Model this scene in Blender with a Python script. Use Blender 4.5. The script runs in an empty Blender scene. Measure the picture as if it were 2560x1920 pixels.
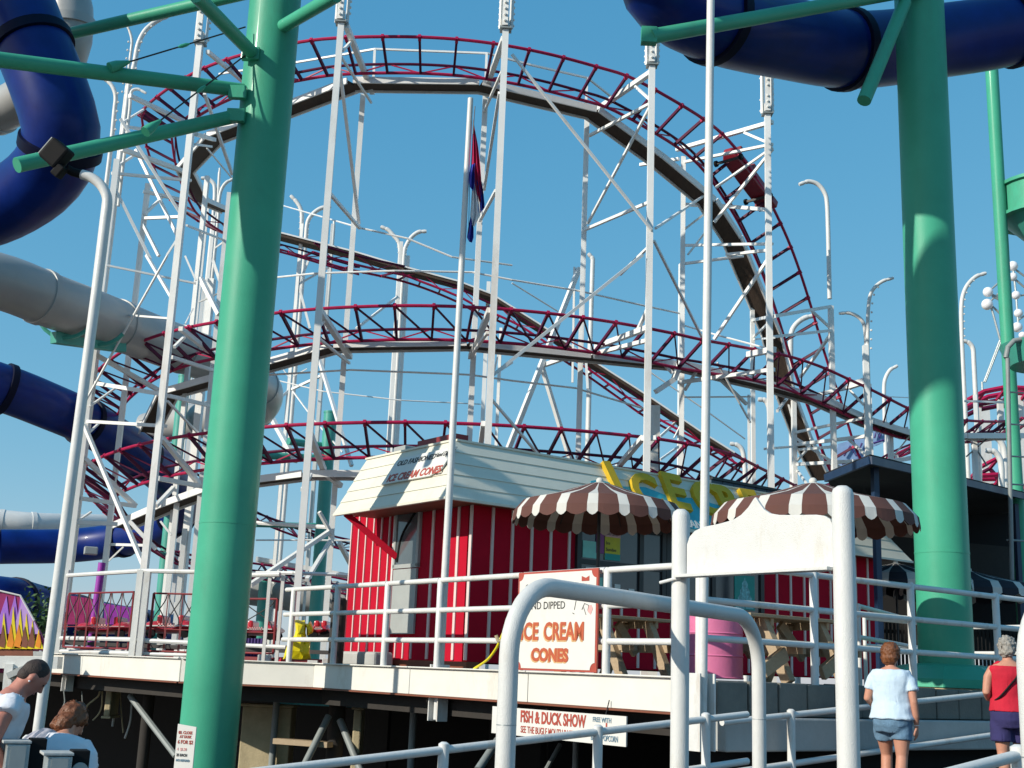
import bpy, math, random
from mathutils import Vector, Matrix, Euler
rnd = random.Random(7)
sc = bpy.context.scene
C = sc.collection
PI = math.pi
rad = math.radians

# ------------------------------------------------------------------ camera, sky, sun, exposure
CAM = Vector((0, 0, 1.6))
FOC = 3070.0
ROT = Euler((rad(90 + 13.2), 0, 0)).to_matrix() @ Matrix.Rotation(rad(2.25), 3, 'Z')
cd = bpy.data.cameras.new('camera')
cd.sensor_width = 36.0
cd.lens = 36.0 * FOC / 2560.0
cd.clip_start = 0.1
cd.clip_end = 6000
cam = bpy.data.objects.new('camera', cd)
cam.location = CAM
cam.rotation_euler = ROT.to_euler()
C.objects.link(cam)
sc.camera = cam

SUN_EL = rad(27)
SUN_H = Vector((-0.85, -0.527, 0)).normalized()
to_sun = Vector((SUN_H.x * math.cos(SUN_EL), SUN_H.y * math.cos(SUN_EL), math.sin(SUN_EL)))
w = bpy.data.worlds.new('World')
sc.world = w
w.use_nodes = True
nt = w.node_tree
nt.nodes.clear()
sky = nt.nodes.new('ShaderNodeTexSky')
sky.sky_type = 'NISHITA'
sky.sun_disc = False
sky.sun_elevation = SUN_EL
sky.sun_rotation = math.atan2(SUN_H.x, SUN_H.y)
sky.altitude = 0
sky.air_density = 1.0
sky.dust_density = 0.3
sky.ozone_density = 2.0
hs = nt.nodes.new('ShaderNodeHueSaturation')
hs.inputs['Saturation'].default_value = 1.12
hs.inputs['Hue'].default_value = 0.49
bg = nt.nodes.new('ShaderNodeBackground')
bg.inputs['Strength'].default_value = 0.115
wo = nt.nodes.new('ShaderNodeOutputWorld')
nt.links.new(sky.outputs[0], hs.inputs['Color'])
# photographic response of the film to the sky: one smooth curve per channel, the same in every direction
sep = nt.nodes.new('ShaderNodeSeparateColor'); comb = nt.nodes.new('ShaderNodeCombineColor')
nt.links.new(hs.outputs[0], sep.inputs[0])
for ch, (ka, kp) in enumerate(((0.71, 0.86), (0.715, 0.473), (0.81, 0.314))):
    pw = nt.nodes.new('ShaderNodeMath'); pw.operation = 'POWER'; pw.inputs[1].default_value = kp
    ml = nt.nodes.new('ShaderNodeMath'); ml.operation = 'MULTIPLY'; ml.inputs[1].default_value = ka * 0.115 ** (kp - 1)
    nt.links.new(sep.outputs[ch], pw.inputs[0]); nt.links.new(pw.outputs[0], ml.inputs[0]); nt.links.new(ml.outputs[0], comb.inputs[ch])
nt.links.new(comb.outputs[0], bg.inputs['Color'])
nt.links.new(bg.outputs[0], wo.inputs['Surface'])

sd = bpy.data.lights.new('sun', 'SUN')
sd.energy = 4.8
sd.angle = rad(0.5)
sd.color = (1.0, 0.93, 0.80)
sun = bpy.data.objects.new('sun', sd)
sun.rotation_euler = to_sun.to_track_quat('Z', 'Y').to_euler()
sun.location = (-20, -20, 30)
C.objects.link(sun)

sc.view_settings.view_transform = 'Standard'
sc.view_settings.look = 'None'
sc.view_settings.gamma = 1
sc.view_settings.use_curve_mapping = False
sc.view_settings.exposure = 0.0

# ------------------------------------------------------------------ surveying helpers
def K(ij, x, y):                      # reading on survey tile ij
    return (640 * int(ij[0]) + x / 2.592, 640 * int(ij[1]) + y / 2.592)

def ray(px, py):
    return ROT @ Vector(((px - 1280) / FOC, -(py - 960) / FOC, -1.0))

def P(q, Y):                          # the point at distance Y north along a sight line
    d = ray(*q)
    return CAM + d * (Y / d.y)

def PZ(q, z):
    d = ray(*q)
    return CAM + d * ((z - CAM.z) / d.z)

def proj(p):
    c = ROT.transposed() @ (Vector(p) - CAM)
    return (1280 + FOC * c.x / -c.z, 960 - FOC * c.y / -c.z)

def v_at(px, py=1690):                # place along the left deck edge seen at a reading
    d = ray(px, py); n = Uv
    t = (ORG - Vector((CAM.x, CAM.y, 0))).dot(n) / Vector((d.x, d.y, 0)).dot(n)
    p = CAM + d * t
    return (Vector((p.x, p.y, 0)) - ORG).dot(Vv)

def zat(X, Y, qy):                    # height at plan spot (X,Y) seen at reading qy
    lo, hi = -5.0, 60.0
    for _ in range(50):
        m = (lo + hi) / 2
        if proj((X, Y, m))[1] > qy: lo = m
        else: hi = m
    return lo

Uv = Vector((0.8, 0.6, 0)); Vv = Vector((-0.6, 0.8, 0)); ORG = Vector((1.86, 12.5, 0))
def D(u, v, z=0.0):                   # deck grid: u along the front edge, v along the left edge
    return ORG + Uv * u + Vv * v + Vector((0, 0, z))

# ------------------------------------------------------------------ mesh builder
class G:
    def __init__(s): s.v = []; s.f = []
    def add(s, vs, fs):
        o = len(s.v); s.v += [tuple(v) for v in vs]; s.f += [tuple(i + o for i in f) for f in fs]; return s
    def box(s, c, sz, rz=0.0, M=None):
        hx, hy, hz = sz[0] / 2, sz[1] / 2, sz[2] / 2
        vs = [Vector((x, y, z)) for x in (-hx, hx) for y in (-hy, hy) for z in (-hz, hz)]
        R = M if M is not None else Matrix.Rotation(rz, 3, 'Z')
        c = Vector(c)
        return s.add([c + R @ v for v in vs], [(0, 1, 3, 2), (4, 6, 7, 5), (0, 4, 5, 1), (2, 3, 7, 6), (0, 2, 6, 4), (1, 5, 7, 3)])
    def beam(s, a, b, wd, h=None, up=Vector((0, 0, 1))):
        a = Vector(a); b = Vector(b); h = wd if h is None else h
        d = (b - a).normalized()
        x = d.cross(up)
        if x.length < 1e-3: x = d.cross(Vector((0, 1, 0)))
        x.normalize(); y = x.cross(d).normalized()
        vs = []
        for p in (a, b):
            for sx, sy in ((-1, -1), (1, -1), (1, 1), (-1, 1)):
                vs.append(p + x * sx * wd / 2 + y * sy * h / 2)
        return s.add(vs, [(3, 2, 1, 0), (4, 5, 6, 7), (0, 1, 5, 4), (1, 2, 6, 5), (2, 3, 7, 6), (3, 0, 4, 7)])
    def tube(s, pts, r, n=8, caps=True, closed=False, sq=1.0):
        pts = [Vector(p) for p in pts]; m = len(pts)
        rr = r if isinstance(r, (list, tuple)) else [r] * m
        x = None; vs = []
        for i, p in enumerate(pts):
            if closed: d = pts[(i + 1) % m] - pts[i - 1]
            else: d = pts[min(i + 1, m - 1)] - pts[max(i - 1, 0)]
            d.normalize()
            if x is None:
                x = d.cross(Vector((0, 0, 1)))
                if x.length < 1e-3: x = Vector((1, 0, 0))
            x = (x - d * x.dot(d))
            if x.length < 1e-6: x = d.orthogonal()
            x.normalize(); y = d.cross(x)
            for k in range(n):
                a = 2 * PI * k / n
                vs.append(p + (x * math.cos(a) + y * math.sin(a) * sq) * rr[i])
        fs = []
        for i in range(m if closed else m - 1):
            j = (i + 1) % m
            for k in range(n):
                l = (k + 1) % n
                fs.append((i * n + k, i * n + l, j * n + l, j * n + k))
        if caps and not closed:
            fs.append(tuple(range(n - 1, -1, -1))); fs.append(tuple((m - 1) * n + k for k in range(n)))
        return s.add(vs, fs)
    def slab(s, poly, vec):
        vec = Vector(vec); poly = [Vector(p) for p in poly]; n = len(poly)
        vs = poly + [p + vec for p in poly]
        fs = [tuple(range(n - 1, -1, -1)), tuple(range(n, 2 * n))]
        for i in range(n):
            j = (i + 1) % n; fs.append((i, j, n + j, n + i))
        return s.add(vs, fs)
    def loft(s, rings, caps=True):
        n = len(rings[0]); vs = [v for r in rings for v in r]; fs = []
        for i in range(len(rings) - 1):
            for k in range(n):
                l = (k + 1) % n
                fs.append((i * n + k, i * n + l, (i + 1) * n + l, (i + 1) * n + k))
        if caps:
            fs.append(tuple(range(n - 1, -1, -1))); fs.append(tuple((len(rings) - 1) * n + k for k in range(n)))
        return s.add(vs, fs)
    def ball(s, c, r, nu=14, nv=9, M=None):
        c = Vector(c); r = r if isinstance(r, (tuple, list)) else (r, r, r)
        vs = []; fs = []
        for j in range(1, nv):
            t = PI * j / nv
            for k in range(nu):
                a = 2 * PI * k / nu
                q = Vector((r[0] * math.sin(t) * math.cos(a), r[1] * math.sin(t) * math.sin(a), r[2] * math.cos(t)))
                vs.append(c + (M @ q if M is not None else q))
        t = Vector((0, 0, r[2])); t = M @ t if M is not None else t
        vs.append(c + t); vs.append(c - t)
        for j in range(nv - 2):
            for k in range(nu):
                l = (k + 1) % nu
                fs.append((j * nu + k, (j + 1) * nu + k, (j + 1) * nu + l, j * nu + l))
        T = len(vs) - 2
        for k in range(nu):
            l = (k + 1) % nu
            fs.append((T, k, l)); fs.append((T + 1, (nv - 2) * nu + l, (nv - 2) * nu + k))
        return s.add(vs, fs)

def base_of(o):
    p = Vector((0, 0, 0))
    while o is not None:
        p += Vector(o.location); o = o.parent
    return p

def smooth_mesh(me, ang=40):
    for p in me.polygons: p.use_smooth = True
    try: me.set_sharp_from_angle(angle=rad(ang))
    except Exception: pass

def obj(name, g, m, parent=None, smooth=False, label=None, bevel=0.0):
    me = bpy.data.meshes.new(name)
    L = base_of(parent)
    me.from_pydata([(v[0] - L.x, v[1] - L.y, v[2] - L.z) for v in g.v], [], g.f)
    me.materials.append(m)
    if smooth: smooth_mesh(me)
    o = bpy.data.objects.new(name, me)
    C.objects.link(o)
    if parent is not None: o.parent = parent
    if label: o['label'] = label
    if bevel:
        b = o.modifiers.new('bevel', 'BEVEL'); b.width = bevel; b.segments = 2; b.limit_method = 'ANGLE'
    return o

def thing(name, label, cat, loc=(0, 0, 0), group=None):
    o = bpy.data.objects.new(name, None)
    o.empty_display_size = 0.2
    C.objects.link(o); o.location = loc
    return tag(o, label, cat, group)

def tag(o, label, cat, group=None):
    o['label'] = label; o['category'] = cat
    if group: o['group'] = group
    return o

def struct(name, g, m, parent=None, smooth=False):
    o = obj(name, g, m, parent, smooth)
    if parent is None: o['kind'] = 'structure'
    return o

def copy_tree(o, parent=None):
    c = o.copy(); C.objects.link(c); c.parent = parent
    for ch in list(o.children): copy_tree(ch, c)
    return c

def catmull(pts, n=8):
    pts = [Vector(p) for p in pts]; out = []
    for i in range(len(pts) - 1):
        p0 = pts[i - 1] if i > 0 else pts[0] * 2 - pts[1]
        p1, p2 = pts[i], pts[i + 1]
        p3 = pts[i + 2] if i + 2 < len(pts) else p2 * 2 - p1
        for k in range(n):
            t = k / n
            out.append(0.5 * (p1 * 2 + (p2 - p0) * t + (p0 * 2 - p1 * 5 + p2 * 4 - p3) * t * t + (p1 * 3 - p0 - p2 * 3 + p3) * t ** 3))
    out.append(pts[-1]); return out

def resample(pts, step):
    pts = [Vector(p) for p in pts]
    L = [0]
    for a, b in zip(pts, pts[1:]): L.append(L[-1] + (b - a).length)
    n = max(1, round(L[-1] / step)); out = []; j = 0
    for i in range(n + 1):
        t = L[-1] * i / n
        while j < len(pts) - 2 and L[j + 1] < t: j += 1
        seg = max(1e-9, L[j + 1] - L[j])
        out.append(pts[j].lerp(pts[j + 1], (t - L[j]) / seg))
    return out

# ------------------------------------------------------------------ materials
MATS = {}
def mat(name, col, rough=0.5, var=0.12, scale=6.0, bump=0.0, metal=0.0, dirt=None, dirt_amt=0.0, coat=0.0, stretch=None, spec=0.5, emit=None, fine=0.0):
    m = bpy.data.materials.new(name); m.use_nodes = True
    t = m.node_tree; b = t.nodes['Principled BSDF']
    b.inputs['Roughness'].default_value = rough; b.inputs['Metallic'].default_value = metal
    b.inputs['Specular IOR Level'].default_value = spec
    if coat: b.inputs['Coat Weight'].default_value = coat; b.inputs['Coat Roughness'].default_value = 0.08
    tc = t.nodes.new('ShaderNodeTexCoord'); mp = t.nodes.new('ShaderNodeMapping')
    t.links.new(tc.outputs['Object'], mp.inputs['Vector'])
    if stretch: mp.inputs['Scale'].default_value = stretch
    n1 = t.nodes.new('ShaderNodeTexNoise'); n1.inputs['Scale'].default_value = scale; n1.inputs['Detail'].default_value = 6; n1.inputs['Roughness'].default_value = 0.65
    t.links.new(mp.outputs[0], n1.inputs['Vector'])
    r = t.nodes.new('ShaderNodeValToRGB')
    r.color_ramp.elements[0].position = 0.3; r.color_ramp.elements[1].position = 0.72
    r.color_ramp.elements[0].color = [c * (1 - var) for c in col] + [1]
    r.color_ramp.elements[1].color = [min(1, c * (1 + var * 0.7)) for c in col] + [1]
    t.links.new(n1.outputs['Fac'], r.inputs['Fac'])
    out = r.outputs['Color']
    if dirt is not None:
        n2 = t.nodes.new('ShaderNodeTexNoise'); n2.inputs['Scale'].default_value = scale * 0.55; n2.inputs['Detail'].default_value = 9; n2.inputs['Roughness'].default_value = 0.75
        mp2 = t.nodes.new('ShaderNodeMapping'); mp2.inputs['Scale'].default_value = (1, 1, 0.35); mp2.inputs['Location'].default_value = (3.1, 7.7, 1.3)
        t.links.new(tc.outputs['Object'], mp2.inputs['Vector']); t.links.new(mp2.outputs[0], n2.inputs['Vector'])
        r2 = t.nodes.new('ShaderNodeValToRGB'); r2.color_ramp.elements[0].position = 0.56; r2.color_ramp.elements[1].position = 0.74
        r2.color_ramp.elements[0].color = (0, 0, 0, 1); r2.color_ramp.elements[1].color = (dirt_amt,) * 3 + (1,)
        t.links.new(n2.outputs['Fac'], r2.inputs['Fac'])
        mx = t.nodes.new('ShaderNodeMix'); mx.data_type = 'RGBA'
        t.links.new(r2.outputs['Color'], mx.inputs['Factor']); t.links.new(out, mx.inputs['A']); mx.inputs['B'].default_value = (*dirt, 1)
        out = mx.outputs['Result']
    t.links.new(out, b.inputs['Base Color'])
    rr = t.nodes.new('ShaderNodeMapRange'); rr.inputs['To Min'].default_value = max(0, rough - 0.1); rr.inputs['To Max'].default_value = min(1, rough + 0.12)
    t.links.new(n1.outputs['Fac'], rr.inputs['Value']); t.links.new(rr.outputs[0], b.inputs['Roughness'])
    if bump:
        n3 = t.nodes.new('ShaderNodeTexNoise'); n3.inputs['Scale'].default_value = fine or scale * 9; n3.inputs['Detail'].default_value = 4
        t.links.new(mp.outputs[0], n3.inputs['Vector'])
        bp = t.nodes.new('ShaderNodeBump'); bp.inputs['Strength'].default_value = bump; bp.inputs['Distance'].default_value = 0.01
        t.links.new(n3.outputs['Fac'], bp.inputs['Height']); t.links.new(bp.outputs[0], b.inputs['Normal'])
    if emit:
        b.inputs['Emission Color'].default_value = (*emit[0], 1); b.inputs['Emission Strength'].default_value = emit[1]
    MATS[name] = m
    return m

white = mat('white_paint', (0.67, 0.67, 0.65), 0.42, 0.08, 4, 0.2, dirt=(0.36, 0.25, 0.15), dirt_amt=0.6)
post_white = mat('textured_white_paint', (0.64, 0.64, 0.62), 0.5, 0.05, 8, 0.45, dirt=(0.44, 0.36, 0.24), dirt_amt=0.5, fine=160)
steel_white = mat('white_steelwork', (0.80, 0.80, 0.78), 0.45, 0.08, 1.3, 0.0, dirt=(0.36, 0.25, 0.16), dirt_amt=0.5)
cream = mat('cream_siding', (0.70, 0.68, 0.58), 0.5, 0.06, 2, 0.15, dirt=(0.5, 0.44, 0.33), dirt_amt=0.35, stretch=(1, 1, 2))
beamw = mat('cream_beam_paint', (0.72, 0.705, 0.65), 0.5, 0.06, 1.6, 0.15, dirt=(0.40, 0.31, 0.20), dirt_amt=0.65)
red_wall = mat('red_wall_paint', (0.46, 0.010, 0.030), 0.8, 0.12, 2.2, 0.15, dirt=(0.30, 0.015, 0.025), dirt_amt=0.5, spec=0.05)
pinkwhite = mat('batten_paint', (0.72, 0.58, 0.55), 0.5, 0.08, 5, 0.1)
red_rail = mat('crimson_track_paint', (0.38, 0.010, 0.065), 0.45, 0.15, 3, 0.0, dirt=(0.16, 0.01, 0.03), dirt_amt=0.7, spec=0.25)
dark_rail = mat('dark_crimson_paint', (0.085, 0.006, 0.035), 0.5, 0.2, 3, 0.0, spec=0.2)
red_paint = mat('red_ride_paint', (0.52, 0.02, 0.035), 0.3, 0.1, 3, 0.0, coat=0.4)
green = mat('sea_green_paint', (0.060, 0.375, 0.235), 0.42, 0.10, 1.1, 0.25, dirt=(0.075, 0.25, 0.165), dirt_amt=0.75, coat=0.08, spec=0.22, fine=90)
teal = mat('teal_paint', (0.06, 0.34, 0.27), 0.4, 0.1, 2, 0.1)
blue = mat('blue_fibreglass', (0.002, 0.020, 0.17), 0.38, 0.35, 1.1, 0.05, coat=0.08, spec=0.22)
palefibre = mat('pale_fibreglass', (0.62, 0.63, 0.62), 0.45, 0.08, 1.5, 0.05, dirt=(0.4, 0.4, 0.38), dirt_amt=0.4)
blue_joint = mat('dark_blue_flange', (0.001, 0.003, 0.022), 0.55, 0.2, 3, spec=0.15)
greytube = mat('grey_fibreglass', (0.36, 0.36, 0.35), 0.35, 0.1, 1.2, 0.05, coat=0.2, dirt=(0.3, 0.28, 0.25), dirt_amt=0.4)
plank = mat('weathered_plank', (0.065, 0.042, 0.028), 0.8, 0.35, 4, 0.3, stretch=(6, 1, 1))
beige_wood = mat('beige_timber', (0.42, 0.32, 0.21), 0.7, 0.15, 4, 0.3, stretch=(1, 8, 8))
concrete = mat('concrete', (0.17, 0.165, 0.145), 0.85, 0.2, 4, 0.5, dirt=(0.12, 0.12, 0.11), dirt_amt=0.6)
pale_concrete = mat('pale_painted_concrete', (0.42, 0.43, 0.42), 0.75, 0.1, 3, 0.4, dirt=(0.3, 0.3, 0.3), dirt_amt=0.45)
sandy = mat('sandy_concrete', (0.48, 0.40, 0.25), 0.85, 0.2, 4, 0.5, dirt=(0.22, 0.18, 0.1), dirt_amt=0.5)
asphalt = mat('dark_asphalt', (0.05, 0.05, 0.052), 0.9, 0.25, 1.5, 0.4)
deckmat = mat('deck_boards', (0.16, 0.15, 0.13), 0.85, 0.25, 2, 0.3, stretch=(1, 8, 1))
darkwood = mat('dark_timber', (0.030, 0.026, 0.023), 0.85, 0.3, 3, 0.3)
shade_black = mat('shade_black_boards', (0.012, 0.012, 0.013), 0.9, 0.3, 3, 0.2)  # near-black, stands for the shade under deck, kerb and shelter roof
galv = mat('galvanised_steel', (0.42, 0.46, 0.46), 0.4, 0.2, 18, 0.3, metal=0.55)
gunmetal = mat('grey_steel_paint', (0.24, 0.27, 0.27), 0.5, 0.15, 5)
black = mat('black_plastic', (0.010, 0.010, 0.011), 0.7, 0.2, 5, spec=0.15)
brown = mat('brown_canvas', (0.115, 0.046, 0.036), 0.85, 0.1, 5, 0.25, fine=200)
whitecanvas = mat('white_canvas', (0.62, 0.61, 0.57), 0.85, 0.06, 5, 0.25, fine=200)
navycanvas = mat('dark_navy_canvas', (0.015, 0.018, 0.03), 0.85, 0.1, 5, 0.2, fine=200)
pink = mat('pink_barrel_paint', (0.66, 0.17, 0.33), 0.5, 0.08, 3, 0.2, dirt=(0.42, 0.1, 0.2), dirt_amt=0.4)
yellow = mat('yellow_letter_paint', (0.62, 0.40, 0.008), 0.65, 0.12, 5, 0.2, dirt=(0.35, 0.22, 0.02), dirt_amt=0.5)
yellow_bag = mat('yellow_vinyl', (0.78, 0.66, 0.01), 0.35, 0.12, 7, 0.4, fine=14)
aqua = mat('aqua_sign_paint', (0.05, 0.42, 0.52), 0.55, 0.15, 4, 0.1, dirt=(0.2, 0.55, 0.6), dirt_amt=0.5)
signwhite = mat('sign_enamel', (0.70, 0.69, 0.65), 0.4, 0.04, 5, 0.0, dirt=(0.6, 0.5, 0.36), dirt_amt=0.3)
signred = mat('brick_red_print', (0.42, 0.07, 0.045), 0.5, 0.1, 8)
signorange = mat('orange_print', (0.48, 0.10, 0.04), 0.5, 0.1, 8)
signyellow = mat('amber_print', (0.66, 0.40, 0.18), 0.5, 0.1, 8)
signblack = mat('black_print', (0.03, 0.03, 0.03), 0.5, 0.1, 8)
signblue = mat('blue_grey_print', (0.12, 0.22, 0.30), 0.5, 0.1, 8)
signpink = mat('pink_print', (0.75, 0.40, 0.38), 0.5, 0.1, 8)
glass = mat('dark_window_glass', (0.035, 0.045, 0.055), 0.08, 0.2, 2, spec=0.8)
mirror_glass = mat('reflective_window_glass', (0.10, 0.12, 0.13), 0.05, 0.25, 1.5, spec=1.0)
frame_dark = mat('dark_window_frame', (0.02, 0.022, 0.025), 0.45, 0.2, 4)
grey_panel = mat('grey_panel_paint', (0.36, 0.38, 0.37), 0.5, 0.08, 3, 0.1, dirt=(0.25, 0.25, 0.24), dirt_amt=0.4)
bluegrey = mat('blue_grey_metal', (0.06, 0.10, 0.14), 0.5, 0.2, 2.5, 0.1, dirt=(0.12, 0.07, 0.04), dirt_amt=0.6)
navy_trim = mat('navy_trim_paint', (0.012, 0.035, 0.085), 0.45, 0.15, 3)
magenta = mat('magenta_paint', (0.30, 0.010, 0.11), 0.45, 0.25, 3, 0.1, dirt=(0.25, 0.01, 0.15), dirt_amt=0.7)
violet = mat('violet_paint', (0.36, 0.14, 0.62), 0.5, 0.15, 3)
purple = mat('purple_paint', (0.30, 0.03, 0.36), 0.45, 0.15, 3)
flame_y = mat('flame_yellow_paint', (0.80, 0.62, 0.01), 0.45, 0.1, 4)
flame_o = mat('flame_orange_paint', (0.75, 0.24, 0.01), 0.45, 0.15, 4)
rust = mat('rust_brown_paint', (0.20, 0.06, 0.03), 0.6, 0.2, 4)
iron = mat('black_iron', (0.02, 0.016, 0.016), 0.5, 0.2, 4)
iron_red = mat('dark_red_iron', (0.22, 0.02, 0.025), 0.5, 0.2, 4)
bulb = mat('pearl_globe', (0.82, 0.82, 0.85), 0.25, 0.03, 3, coat=0.3)
lampglass = mat('milky_bulb', (0.75, 0.74, 0.70), 0.3, 0.05, 3)
foliage = mat('leaf_green', (0.05, 0.11, 0.03), 0.7, 0.4, 3)
seatblue = mat('indigo_skirt', (0.05, 0.02, 0.16), 0.7, 0.3, 3)
skin = mat('tanned_skin', (0.52, 0.25, 0.17), 0.5, 0.10, 9, 0.1, spec=0.3)
skin_red = mat('sunburnt_skin', (0.46, 0.19, 0.14), 0.5, 0.10, 9, 0.1, spec=0.3)
tee_blue = mat('pale_blue_cotton', (0.55, 0.68, 0.80), 0.9, 0.06, 6, 0.5, fine=22)
tee_white = mat('white_cotton', (0.70, 0.70, 0.74), 0.9, 0.05, 6, 0.5, fine=18)
denim = mat('washed_denim', (0.12, 0.22, 0.33), 0.9, 0.22, 14, 0.5, fine=40)
redtop = mat('red_jersey', (0.50, 0.008, 0.03), 0.85, 0.1, 6, 0.4, fine=22)
navyshort = mat('navy_twill', (0.030, 0.026, 0.11), 0.9, 0.15, 6, 0.4, fine=30)
hair_red = mat('auburn_hair', (0.17, 0.055, 0.015), 0.45, 0.5, 5, 0.8, stretch=(5, 5, 0.8), fine=30)
hair_dark = mat('cropped_dark_hair', (0.035, 0.02, 0.016), 0.7, 0.3, 30, 0.6, fine=120)
hair_grey = mat('grey_curly_hair', (0.30, 0.28, 0.25), 0.7, 0.45, 40, 0.9, fine=60)
hair_wild = mat('reddish_brown_hair', (0.16, 0.05, 0.014), 0.5, 0.55, 12, 0.9, fine=40)
towel = mat('grey_towel', (0.45, 0.43, 0.47), 0.95, 0.08, 6, 0.6, fine=30)
eye_dark = mat('eye_dark', (0.02, 0.015, 0.012), 0.3, 0.1, 4)
lips = mat('lips', (0.36, 0.12, 0.10), 0.5, 0.1, 4)
shoe = mat('pale_trainers', (0.6, 0.6, 0.58), 0.7, 0.1, 6)
flag_red = mat('flag_crimson', (0.62, 0.03, 0.13), 0.8, 0.1, 6, 0.2)
flag_blue = mat('flag_blue', (0.04, 0.06, 0.45), 0.8, 0.1, 6, 0.2)
flag_white = mat('flag_white', (0.78, 0.78, 0.80), 0.8, 0.05, 6, 0.2)
postyellow = mat('poster_yellow', (0.60, 0.50, 0.03), 0.6, 0.1, 6)
postmint = mat('poster_mint', (0.25, 0.60, 0.50), 0.6, 0.1, 6)
postpurple = mat('poster_purple', (0.26, 0.06, 0.22), 0.6, 0.1, 6)
postteal = mat('poster_teal', (0.02, 0.30, 0.26), 0.6, 0.1, 6)
treeprint = mat('frosty_tree_print', (0.22, 0.52, 0.55), 0.6, 0.6, 14)

# ------------------------------------------------------------------ lettering
def text_g(s, size, right, up, at, depth=0.004, bold=0.0, align='LEFT', shear=0.0, sx=1.0):
    cu = bpy.data.curves.new('lettering', 'FONT')
    cu.body = s; cu.size = size; cu.extrude = depth / 2; cu.offset = bold; cu.align_x = align; cu.shear = shear
    cu.resolution_u = 3
    o = bpy.data.objects.new('lettering', cu); C.objects.link(o)
    me = bpy.data.meshes.new_from_object(o.evaluated_get(bpy.context.evaluated_depsgraph_get()))
    right = Vector(right).normalized(); up = Vector(up).normalized(); nn = right.cross(up).normalized(); at = Vector(at)
    g = G()
    g.add([at + right * v.co.x * sx + up * v.co.y + nn * v.co.z for v in me.vertices], [tuple(p.vertices) for p in me.polygons])
    bpy.data.objects.remove(o); bpy.data.curves.remove(cu); bpy.data.meshes.remove(me)
    return g

def arc(c, r, a0, a1, n, ax, ay):
    c = Vector(c)
    return [c + ax * r * math.cos(a0 + (a1 - a0) * i / n) + ay * r * math.sin(a0 + (a1 - a0) * i / n) for i in range(n + 1)]

# ================================================================== SETTING
g = G(); g.slab([(-400, -60, -3.5), (400, -60, -3.5), (900, 1500, -3.5), (-900, 1500, -3.5)], (0, 0, 0.5))
struct('ground', g, sandy)
pond = mat('dark_pond_water', (0.012, 0.02, 0.018), 0.08, 0.3, 0.6, 0.15, fine=5)
g = G(); g.slab([(-70, 5, -2.99), (30, 5, -2.99), (60, 80, -2.99), (-90, 80, -2.99)], (0, 0, 0.35)); struct('pond_water', g, pond)
wl = [Vector((-45, -30, 0)), Vector((45, -30, 0)), Vector((45, 20, 0)), Vector((9.78, 17.9, 0)), D(0, -0.42), D(-6.5, -0.42), Vector((-4.2, 9.8, 0)), Vector((-4.8, 15.2, 0)), Vector((-45, 15.2, 0))]
g = G(); g.slab([(p.x, p.y, -0.3) for p in wl], (0, 0, 0.3)); struct('walkway', g, asphalt)

DZ = 1.60      # deck surface
c0 = D(0, 0); k1 = D(0, 7.6)
deck_poly = [c0, D(9.5, 0), Vector((34, 19, 0)), Vector((40, 75, 0)), Vector((-60, 75, 0)), Vector((-40, 52, 0)), Vector((-9.6, 24.6, 0)), Vector((-4.75, 18.95, 0)), k1]
g = G(); g.slab([(p.x, p.y, DZ - 0.28) for p in deck_poly], (0, 0, 0.28))
struct('deck', g, deckmat)
# dark joist skirt set back under the deck edge, and the bulkhead further in, a near-black wall added for the under-deck shade
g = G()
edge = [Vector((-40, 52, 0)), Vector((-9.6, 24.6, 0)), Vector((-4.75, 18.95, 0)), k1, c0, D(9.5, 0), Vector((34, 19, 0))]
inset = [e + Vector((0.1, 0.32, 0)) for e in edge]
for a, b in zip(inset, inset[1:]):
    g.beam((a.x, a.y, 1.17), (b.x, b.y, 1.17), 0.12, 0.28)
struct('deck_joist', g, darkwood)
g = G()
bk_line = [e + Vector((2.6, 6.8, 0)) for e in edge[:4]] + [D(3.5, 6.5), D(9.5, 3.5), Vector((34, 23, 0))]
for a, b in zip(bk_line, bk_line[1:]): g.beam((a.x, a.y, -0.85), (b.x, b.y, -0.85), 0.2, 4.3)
struct('shade_backdrop', g, shade_black)

# white fascia beam along the deck edge, one length per bay
beam_path = [Vector((-9.7, 24.72, 0)), Vector((-7.2, 21.8, 0)), Vector((-4.78, 18.93, 0)), D(-0.03, 7.6), D(-0.03, 5.0), D(-0.03, 2.5), D(-0.03, 0.12)]
root = thing('edge_beam', 'long cream steel beam edging the raised deck above the dark space', 'beam', (-2.7, 18.6, 1.27))
for a, b in zip(beam_path, beam_path[1:]):
    d = (b - a).normalized() * 0.006
    g = G(); g.beam(a + d + Vector((0, 0, 1.44)), b - d + Vector((0, 0, 1.44)), 0.05, 0.33)
    g.beam(a + d + Vector((0, 0, 1.615)), b - d + Vector((0, 0, 1.615)), 0.14, 0.018)
    obj('beam_length', g, beamw, root, bevel=0.006)
g = G()
for a, b in zip(beam_path, beam_path[1:]):
    g.beam(a + Vector((0, 0, 1.262)), b + Vector((0, 0, 1.262)), 0.12, 0.02)
obj('bottom_flange', g, rust, root)

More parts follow.
